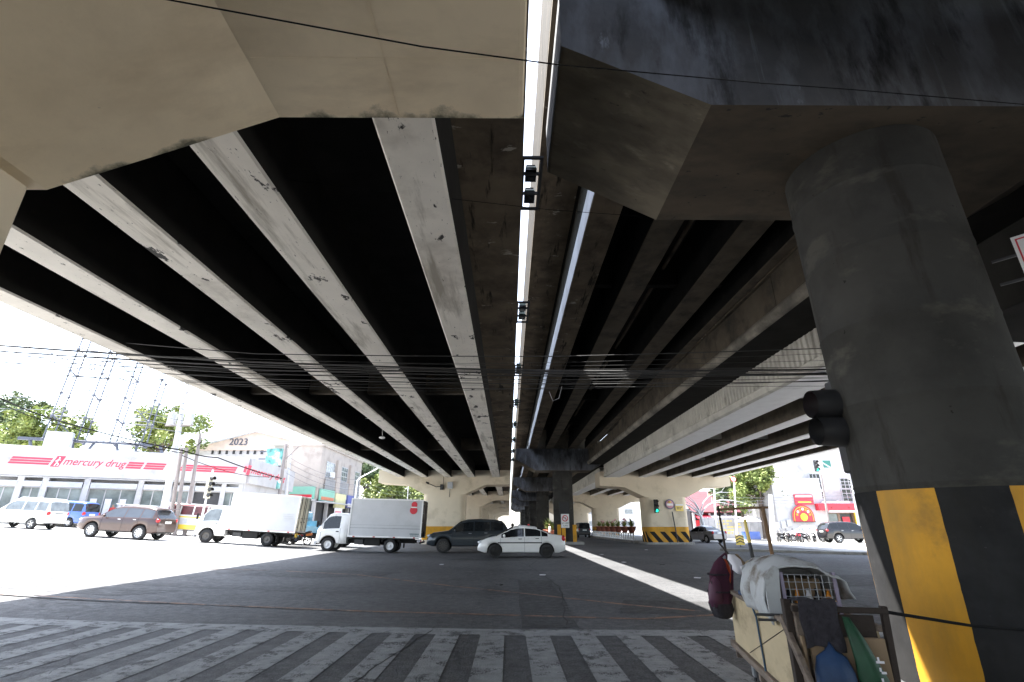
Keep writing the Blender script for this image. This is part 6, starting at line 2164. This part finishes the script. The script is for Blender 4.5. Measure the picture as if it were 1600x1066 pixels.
# sides of plywood in two sheets, rail, posts
for (y0, y1) in ((0.06, 0.98), (1.0, 2.08)):
    MB().box(0.0, 0.015, y0, y1, 0.34, 0.80).build('side_panel', M['ply'], ct)
    MB().box(cw - 0.015, cw, y0, y1, 0.34, 0.80).build('side_panel', M['ply'], ct)
MB().box(0.0, cw, 2.085, 2.10, 0.34, 0.80).build('end_panel', M['ply'], ct)
MB().box(0.02, cw - 0.02, 0.05, 2.08, 0.34, 0.36).build('floor_board', M['oldwood'], ct)
for x in (-0.03, cw - 0.02):
    MB().box(x, x + 0.05, -0.12, 2.22, 0.28, 0.335).build('bottom_rail', M['oldwood'], ct, bevel=0.004)
    MB().box(x - 0.005, x + 0.045, 0.0, 2.12, 0.802, 0.835).build('top_rail', M['oldwood'], ct, bevel=0.004)
for y in (0.2, 1.1, 1.95):
    MB().box(-0.03, cw + 0.03, y, y + 0.06, 0.225, 0.278).build('cross_bearer', M['oldwood'], ct)
MB().box(-0.06, -0.015, -0.02, 0.05, 0.12, 0.98).build('corner_post', M['darkwood'], ct, bevel=0.004)
MB().box(-0.012, 0.03, -0.05, 0.0, 0.12, 0.96).build('corner_post', M['oldwood'], ct, bevel=0.004)
b = MB(); b.T = Matrix.Translation((cw - 0.03, -0.04, 0.10)) @ Matrix.Rotation(R(3), 4, 'Y'); b.box(-0.018, 0.022, -0.02, 0.02, 0, 0.86); b.build('corner_post', M['darkwood'], ct, bevel=0.004)
b = MB(); b.T = Matrix.Translation((-0.035, 0.03, 0.80)) @ Matrix.Rotation(R(-52), 4, 'X'); b.box(-0.03, 0.0, -0.02, 0.04, -0.72, 0.10); b.build('diagonal_brace', M['oldwood'], ct, bevel=0.004)
MB().box(-0.03, cw + 0.02, -0.075, -0.04, 0.915, 0.95).build('handle_bar', M['darkwood'], ct, bevel=0.006)
MB().box(0.0, cw - 0.05, -0.03, -0.012, 0.70, 0.90).build('front_board', M['darkwood'], ct)
for x in (0.10, cw - 0.10):
    for y in (0.35, 1.75):
        b = MB(); b.lathe([(0.03, -0.03), (0.10, -0.03), (0.11, -0.02), (0.11, 0.02), (0.10, 0.03), (0.03, 0.03)], 16, (x, y, 0.11), axis='x'); b.build('wheel', M['rubber'], ct)
        MB().box(x - 0.05, x + 0.05, y - 0.04, y + 0.04, 0.12, 0.225).build('caster', M['steel'], ct)
# blue strap over the side
MB().path([(-0.02, 1.45, 0.82), (-0.012, 1.15, 0.815), (-0.012, 1.02, 0.72), (-0.01, 0.98, 0.33)], 0.008, 6).build('strap', mat('blue_strap', (0.03, 0.07, 0.12), 0.6), ct)
MB().path([(-0.004, 1.5, 0.36), (-0.004, 0.2, 0.78)], 0.003, 4).build('crack', M['darkwood'], ct)
# frame of poles at the far end
MB().path([(0.03, 2.05, 0.8), (0.0, 2.06, 1.66)], 0.012, 7).build('frame_pole', M['darkwood'], ct)
b = MB(); b.path([(cw - 0.03, 2.05, 0.8), (cw - 0.06, 2.06, 1.64)], 0.020, 7); b.build('frame_pole', M['wood'], ct)
MB().path([(-0.02, 2.07, 1.62), (cw * 0.6, 2.07, 1.635), (cw + 0.0, 2.07, 1.64)], 0.013, 7).build('frame_pole', M['wood'], ct)
# handle of the frame (arched cane)
MB().path([(0.1, 1.9, 1.0), (0.18, 1.9, 1.10), (0.32, 1.9, 1.14), (0.48, 1.85, 1.10), (0.55, 1.8, 1.04)], 0.012, 6).build('cane_arch', M['ply'], ct)
MB().box(0.12, 0.50, 1.62, 1.66, 0.86, 1.08).build('back_board', mat('red_brown_board', (0.26, 0.08, 0.03), 0.8, var=0.2), ct)

def world(x, y, z):
    return CO + Matrix.Rotation(CR, 3, 'Z') @ Vector((x, y, z))
def cart_thing(name, label, cat, x, y, z, rz=0.0):
    return thing(name, label, cat, world(x, y, z), CR + rz)

def blob(b, rings, n=18, mi=0, wob=0.0, seed=0):
    """loft closed rings: (cx, cy, z, rx, ry)"""
    rnd = random.Random(seed)
    vs = []
    ph = [rnd.uniform(0, 6.28) for _ in range(4)]
    for j, (cx_, cy_, z_, rx_, ry_) in enumerate(rings):
        for i in range(n):
            t_ = 2 * pi * i / n
            w_ = 1 + wob * (0.5 * math.sin(3 * t_ + ph[0] + j * 0.4) + 0.35 * math.sin(5 * t_ + ph[1] - j * 0.3) + 0.3 * math.sin(8 * t_ + ph[2] + j * 0.5))
            vs.append((cx_ + rx_ * w_ * math.cos(t_), cy_ + ry_ * w_ * math.sin(t_), z_))
    fs = []
    for j in range(len(rings) - 1):
        for i in range(n):
            i2 = (i + 1) % n
            fs.append((j * n + i, j * n + i2, (j + 1) * n + i2, (j + 1) * n + i))
    fs.append(tuple(range(n - 1, -1, -1)))
    fs.append(tuple(range((len(rings) - 1) * n, len(rings) * n)))
    b.add(vs, fs, mi, True)
    return b
# canvas tarp thrown over a crate: cloth as a draped grid
t = cart_thing('canvas_tarp', 'dirty white canvas tarp draped over the load in the middle of the cart', 'tarp', 0, 0, 0)
nu, nv = 34, 26
vs, fs = [], []
for i in range(nu + 1):
    for j in range(nv + 1):
        u = i / nu
        v = j / nv
        # u runs across the cart from the left hem over the top to the right hem
        yy = 0.40 + 0.74 * v
        endk = 1.0 - 0.10 * (abs(v - 0.5) * 2) ** 3
        s_ = u * 3.0
        if s_ < 1:
            x, z = -0.045 - 0.03 * math.sin(s_ * 3), lerp(0.80 if v > 0.15 else 0.76, 1.10, s_)
            x += 0.02 * math.sin(yy * 17 + s_ * 2) * (1 - s_) + 0.008 * math.sin(yy * 41)
        elif s_ < 2:
            f_ = s_ - 1
            x, z = -0.05 + 0.56 * f_, 1.10 + 0.11 * math.sin(pi * min(1, f_ * 1.15 + 0.06)) + 0.015 * math.sin(yy * 9 + f_ * 5)
        else:
            f_ = s_ - 2
            x, z = 0.505 + 0.035 * f_, 1.10 - 0.16 * f_ - 0.08 * f_ * v
            x += 0.015 * math.sin(yy * 19) * f_
        z = 0.80 + (z - 0.80) * endk
        nz_ = noise.noise(Vector((x * 9, yy * 9, z * 5))) * 0.022 + noise.noise(Vector((x * 26, yy * 22, z * 9))) * 0.009
        vs.append((x + nz_ * (1 if s_ < 1 else 0.3), yy + 0.02 * math.sin(z * 23 + x * 9), z + nz_ * (0 if s_ < 1 else 1)))
for i in range(nu):
    for j in range(nv):
        a_ = i * (nv + 1) + j
        fs.append((a_, a_ + 1, a_ + nv + 2, a_ + nv + 1))
b = MB(); b.add(vs, fs, 0, True)
o = b.build('tarp_cloth', M['tarp'], t)
sm = o.modifiers.new('solid', 'SOLIDIFY'); sm.thickness = 0.008
# far end curtain of the tarp
b = MB(); b.prism([(-0.04, 0.80), (-0.05, 1.10), (0.05, 1.18), (0.25, 1.2), (0.45, 1.15), (0.52, 1.05), (0.5, 0.82)], 1.11, 1.13, 'y'); b.build('end_fold', M['tarp'], t)
b = MB(); b.prism([(-0.055, 0.80), (-0.06, 1.09), (0.02, 1.165), (0.06, 1.15), (0.045, 1.02), (0.03, 0.80)], 0.385, 0.41, 'y'); b.build('front_fold', M['tarp'], t, bevel=0.01)
# wire crate seen under the tarp
t = cart_thing('wire_crate', 'crate with a wire rack full of bottles under the front of the tarp', 'crate', 0.08, 0.44, 0.80)
MB().box(0, 0.38, 0.02, 0.55, 0.0, 0.02).build('crate_floor', M['oldwood'], t)
b = MB()
for k in range(9):
    x = 0.0 + 0.38 * k / 8
    b.cone((x, 0.0, 0.0), (x, 0.0, 0.30), 0.0035, n=5)
for k in range(7):
    z = 0.30 * k / 6
    b.cone((0, 0.0, z), (0.38, 0.0, z), 0.0035, n=5)
b.build('wire_grid', M['steel'], t)
for x in (0.0, 0.37):
    MB().box(x - 0.012, x + 0.012, -0.012, 0.012, 0, 0.32).build('crate_post', mat('pale_purple_plastic', (0.28, 0.24, 0.33), 0.5), t)
for k in range(5):
    b = MB(); b.lathe([(0.001, 0.02), (0.028, 0.02), (0.028, 0.13), (0.012, 0.17), (0.012, 0.2), (0.001, 0.2)], 10, (0.05 + k * 0.07, 0.06 + 0.03 * (k % 2), 0)); b.build('bottle', [M['glass'], M['amber'], M['banner']][k % 3], t)
MB().box(0.03, 0.34, 0.2, 0.48, 0.02, 0.26).build('bundle', M['cardboard'], t, bevel=0.02)
# backpack hanging at the far left corner
t = cart_thing('backpack', 'maroon and black backpack hanging from the far corner of the cart', 'backpack', -0.12, 1.92, 0.62)
b = MB()
blob(b, [(0.01, 0, -0.05, 0.04, 0.03), (0.0, 0, -0.035, 0.085, 0.06), (0.0, 0, 0.03, 0.11, 0.08), (-0.015, 0, 0.09, 0.112, 0.085), (-0.015, 0, 0.13, 0.10, 0.078), (-0.01, 0, 0.17, 0.115, 0.085), (-0.005, 0, 0.25, 0.105, 0.08), (0.0, 0, 0.31, 0.09, 0.07), (0.01, 0, 0.36, 0.095, 0.068), (0.02, 0, 0.42, 0.07, 0.055), (0.035, 0, 0.47, 0.055, 0.04), (0.05, 0, 0.52, 0.02, 0.02)], n=26, wob=0.16, seed=2)
for i, f_ in enumerate(b.f):
    zc = sum(b.v[q][2] for q in f_) / len(f_)
    b.m[i] = 1 if zc < 0.11 else 0
b.build('bag_body', [M['maroon'], M['blackcloth']], t)
b = MB(); blob(b, [(-0.06, -0.05, 0.06, 0.05, 0.03), (-0.06, -0.06, 0.14, 0.07, 0.05), (-0.05, -0.06, 0.26, 0.06, 0.045), (-0.03, -0.04, 0.34, 0.03, 0.02)], wob=0.05); b.build('front_pocket', mat('plum_nylon', (0.085, 0.025, 0.055), 0.6), t)
for zz in (0.20, 0.36):
    b = MB(); b.lathe([(0.118 if zz < 0.3 else 0.098, zz - 0.008), (0.124 if zz < 0.3 else 0.104, zz), (0.118 if zz < 0.3 else 0.098, zz + 0.008)], 18, (-0.008, 0, 0)); b.build('compression_strap', M['blackcloth'], t)
MB().path([(-0.09, -0.075, 0.30), (-0.07, -0.095, 0.18), (-0.09, -0.08, 0.04)], 0.005, 5).build('zip', M['dark'], t)
MB().path([(0.02, 0, 0.5), (0.10, 0.0, 0.56), (0.16, 0.02, 0.45), (0.12, 0, 0.2), (0.08, 0, 0.08)], 0.012, 6).build('strap', M['maroon'], t)
t = cart_thing('orange_bag', 'crumpled orange red bag squeezed behind the backpack', 'bag', -0.05, 2.02, 0.95)
b = MB(); blob(b, [(0, 0, -0.1, 0.04, 0.03), (0, 0, 0.0, 0.09, 0.06), (0, 0, 0.1, 0.08, 0.06), (0.01, 0, 0.17, 0.04, 0.03)], wob=0.15, seed=5); b.build('bag_body', M['orangecloth'], t)
# bundle of poles and pipes tied with white cloth
t = cart_thing('pole_bundle', 'bundle of sticks and pipes tied with white cloth leaning in the cart', 'bundle', 0.02, 1.5, 0.8)
b = MB(); b.path([(0.22, -0.15, 0.0), (0.04, 0.3, 0.36)], 0.028, 8); b.build('cardboard_tube', M['cardboard'], t)
b = MB(); b.path([(0.17, -0.18, 0.02), (0.02, 0.25, 0.33)], 0.02, 8); b.build('striped_pipe', M['banner'], t)
b = MB(); b.path([(0.12, 0.0, 0.1), (-0.08, 0.45, 0.48)], 0.010, 6); b.build('stick', M['darkwood'], t)
b = MB(); blob(b, [(0.05, 0.2, 0.20, 0.04, 0.04), (0.04, 0.2, 0.24, 0.075, 0.06), (0.02, 0.2, 0.28, 0.05, 0.05), (0.0, 0.22, 0.33, 0.06, 0.05), (-0.02, 0.23, 0.38, 0.03, 0.03)], wob=0.2, seed=8); b.build('white_cloth', M['banner'], t)
# clutter inside the bed
for k, (x, y, z, sx, sy, sz, m_, lb_, cat_, nm_) in enumerate(((0.16, 1.42, 0.80, 0.14, 0.12, 0.10, M['orangecloth'], 'orange red plastic tub among the clutter behind the tarp', 'tub', 'plastic_tub'), (0.12, 1.55, 0.80, 0.18, 0.16, 0.20, M['darkwood'], 'dark carton wedged at the back of the cart', 'carton', 'carton'), (0.30, 1.5, 0.80, 0.16, 0.14, 0.22, M['red'], 'red box at the back of the cart', 'box', 'red_box'), (0.03, 1.42, 0.80, 0.12, 0.1, 0.07, M['bluebag'], 'small blue box beside the orange tub', 'box', 'blue_box'))):
    t = cart_thing(nm_, lb_, cat_, x, y, z, 0.2 * k)
    MB().box(0, sx, 0, sy, 0, sz).build('box_body', m_, t, bevel=0.012)
    MB().box(-0.006, sx + 0.006, -0.006, sy + 0.006, sz - 0.03, sz + 0.006).build('lid', m_, t, bevel=0.008)
t = cart_thing('rolled_mat', 'rolled dark woven mat standing behind the tarp in the cart', 'mat', 0.40, 1.30, 0.80, 0.3)
MB().cone((0, 0, 0), (0.03, 0.05, 0.30), 0.055, 0.05, 12).build('mat_roll', M['wood'], t)
MB().cone((0.015, 0.02, 0.14), (0.018, 0.024, 0.165), 0.058, 0.058, 12).build('tie', M['banner'], t)
t = cart_thing('plastic_jug', 'pale plastic jug hanging low on the near left side of the cart', 'jug', -0.09, 0.55, 0.12)
b = MB(); b.lathe([(0.001, 0), (0.05, 0), (0.055, 0.03), (0.055, 0.13), (0.03, 0.17), (0.018, 0.18), (0.018, 0.2), (0.001, 0.2)], 12); b.build('jug_body', M['banner'], t)
# yellow and black striped stick
t = cart_thing('striped_post', 'black and yellow post standing up out of the cart', 'post', 0.28, 1.96, 0.8)
MB().cone((0, 0, 0), (-0.02, 0.05, 0.48), 0.022, 0.02, 8).build('lower_half', M['dark'], t)
MB().cone((-0.02, 0.05, 0.482), (-0.03, 0.07, 0.72), 0.02, 0.018, 8).build('upper_half', M['p_yel'], t)
# tools sticking out of the side
t = cart_thing('hand_tools', 'dark tool handles poking out of the cart below the tarp', 'tools', -0.05, 0.3, 0.80)
for k, (dy, dz) in enumerate(((0.0, 0.0), (0.04, 0.028))):
    b = MB(); b.cone((-0.10, dy + 0.06, dz), (0.12, dy - 0.02, dz + 0.01), 0.010, 0.010, 6); b.build('handle', M['dark'], t)
# cardboard box at the front
t = cart_thing('cardboard_box', 'flattened brown cardboard box tied upright to the front of the cart', 'cardboard box', 0.04, -0.10, 0.16)
MB().box(0, 0.44, 0, 0.035, 0, 0.62).build('box_body', M['cardboard'], t, bevel=0.004)
MB().box(-0.05, -0.035, -0.01, 0.03, 0.0, 0.62).build('corrugated_edge', M['cardboard'], t)
b = MB()
for k in range(2):
    x = 0.10 + k * 0.06
    b.box(x, x + 0.008, -0.002, 0.0, 0.44, 0.53)
    b.add([(x - 0.014, -0.002, 0.52), (x + 0.022, -0.002, 0.52), (x + 0.004, -0.002, 0.55)], [(0, 1, 2)])
b.box(0.085, 0.185, -0.002, 0.0, 0.425, 0.432)
b.build('this_way_up_mark', M['dark'], t)
# black cloth over the handle bar
t = cart_thing('black_cloth', 'black knitted cloth thrown over the front of the cart', 'cloth', 0.0, -0.05, 0.6)
vs, fs = [], []
nu, nv = 20, 18
for i in range(nu + 1):
    for j in range(nv + 1):
        u, v = i / nu, j / nv
        x = 0.0 + 0.23 * u + 0.006 * math.sin(v * 9)
        if v < 0.22:
            y, z = 0.12 - 0.17 * v / 0.22, 0.385 - 0.02 * (1 - v / 0.22) + 0.012 * math.sin(u * 7)
        else:
            f_ = (v - 0.22) / 0.78
            y, z = -0.055 - 0.02 * f_ - 0.012 * math.sin(u * 16 + 1) * f_, 0.385 - 0.27 * f_ * (1 - 0.06 * math.sin(u * 5))
        vs.append((x, y, z))
for i in range(nu):
    for j in range(nv):
        a_ = i * (nv + 1) + j
        fs.append((a_, a_ + nv + 1, a_ + nv + 2, a_ + 1))
b = MB(); b.add(vs, fs, 0, True)
o = b.build('cloth_sheet', M['blackcloth'], t)
sm = o.modifiers.new('solid', 'SOLIDIFY'); sm.thickness = 0.012
# hanging bags
t = cart_thing('blue_bag', 'full blue plastic bag hanging at the front of the cart', 'bag', 0.135, -0.16, 0.26)
b = MB(); blob(b, [(0, 0, 0.0, 0.05, 0.04), (0, 0, 0.05, 0.10, 0.07), (0, 0, 0.2, 0.115, 0.075), (0, 0, 0.34, 0.11, 0.065), (0.0, 0.01, 0.42, 0.085, 0.05), (0.0, 0.02, 0.455, 0.03, 0.025), (0.0, 0.05, 0.50, 0.015, 0.015)], wob=0.16, seed=11); b.build('bag_body', M['bluebag'], t)
for sx_ in (-0.02, 0.02):
    MB().path([(0, 0.05, 0.47), (sx_, 0.07, 0.58), (sx_ * 0.6, 0.09, 0.68)], 0.006, 5).build('handle', M['bluebag'], t)
t = cart_thing('green_bag', 'green plastic bag with white letters hanging right of the blue bag', 'bag', 0.36, -0.17, 0.22)
b = MB(); blob(b, [(0, 0, 0.0, 0.04, 0.03), (0, 0, 0.06, 0.09, 0.05), (0, 0, 0.16, 0.09, 0.05), (0, 0, 0.25, 0.085, 0.05), (-0.02, 0, 0.36, 0.08, 0.045), (-0.04, 0, 0.46, 0.06, 0.04), (-0.06, 0.02, 0.56, 0.045, 0.03), (-0.09, 0.05, 0.68, 0.02, 0.012)], wob=0.2, seed=12); b.build('bag_body', M['greenbag'], t)
b = MB()
rnd = random.Random(5)
for k in range(7):
    z = 0.12 + k * 0.055
    b.box(0.0 + rnd.uniform(-0.01, 0.01), 0.035, -0.060, -0.056, z, z + 0.012)
    b.box(0.0, 0.010, -0.060, -0.056, z + 0.012, z + 0.032)
b.build('white_letters', M['banner'], t)['kind'] = 'stuff'
# black rope from the cart to the column
wire('thick black rope tied from the cart to the near column', [world(cw, -0.06, 0.93), world(cw, -0.06, 0.93).lerp(Vector((4.45, 4.76, 0.62)), 0.5) - Vector((0, 0, 0.02)), Vector((4.45, 4.76, 0.62))], 0.011, 0, name='rope')
# blue and white post
p = at(1313, 955, 5.6)
t = thing('striped_bollard', 'blue and white banded road post standing behind the cart', 'bollard', (at(1314, 990, 7.0).x, 7.0, 0))
M['bluep'] = mat('blue_band', (0.03, 0.10, 0.28), 0.5)
for k in range(9):
    m_ = [M['white'], M['bluep']][k % 2] if k != 7 else M['p_yel']
    MB().cone((0.0, 0, 0.05 + k * 0.085), (0.0, 0, 0.05 + (k + 1) * 0.085), 0.055, 0.055, 14).build('band', m_, t)
MB().box(-0.14, 0.14, -0.14, 0.14, 0, 0.05).build('foot', M['rubber'], t)
# sunlit litter and paper behind the cart, a pink cloth at the column foot
rnd = random.Random(17)
for k, (x, y, rr, m_, lb_) in enumerate(((3.2, 4.9, 0.3, M['banner'], 'crumpled white paper sheet in the sun between the cart and the column'), (3.4, 5.6, 0.25, M['banner'], 'torn white paper lying farther behind the cart'), (3.25, 4.55, 0.12, M['darkwood'], 'dry brown leaf on the sunlit paper by the column'))):
    b = MB()
    n_s = 12
    vs = [(0, 0, 0.03)] + [(rr * (1 + 0.3 * rnd.uniform(-1, 1)) * math.cos(6.283 * i / n_s), rr * (1 + 0.3 * rnd.uniform(-1, 1)) * math.sin(6.283 * i / n_s), rnd.uniform(0.004, 0.03)) for i in range(n_s)]
    b.add(vs, [(0, i + 1, (i + 1) % n_s + 1) for i in range(n_s)], 0, False)
    o = b.build('litter', m_)
    o.location = (x, y, 0.004)
    tag(o, lb_, 'litter')
rl = random.Random(91)
for k, (px, py) in enumerate(((912, 873), (940, 868), (975, 880), (1035, 886), (848, 903), (1090, 905), (780, 915), (690, 885), (1010, 861))):
    Yk = 4.0
    for _ in range(40):
        q_ = at(px, py, Yk)
        if q_.z < 0.0:
            break
        Yk *= 1.06
    o = MB().box(-0.09, 0.09, -0.06, 0.06, 0.0, 0.02).build('litter', M['banner'] if k % 3 else M['dark'], bevel=0.006)
    o.location = (q_.x, q_.y, 0.004)
    o.rotation_euler = (0, 0, rl.uniform(0, 3))
    tag(o, 'scrap of litter lying on the road under the decks', 'litter', 'scraps of litter on the road')
p = at(1425, 1062, 3.9)
b = MB(); blob(b, [(0, 0, 0.0, 0.14, 0.10), (0, 0, 0.05, 0.15, 0.11), (0, 0, 0.11, 0.10, 0.08), (0, 0, 0.14, 0.04, 0.03)], wob=0.12, seed=14)
o = b.build('pink_cloth', mat('magenta_cloth', (0.35, 0.01, 0.08), 0.9, bump=0.4), None)
o.location = (p.x, 3.9, max(0.0, p.z - 0.1))
o.location.z = 0.0
tag(o, 'crumpled magenta cloth on the ground at the foot of the near column', 'cloth')
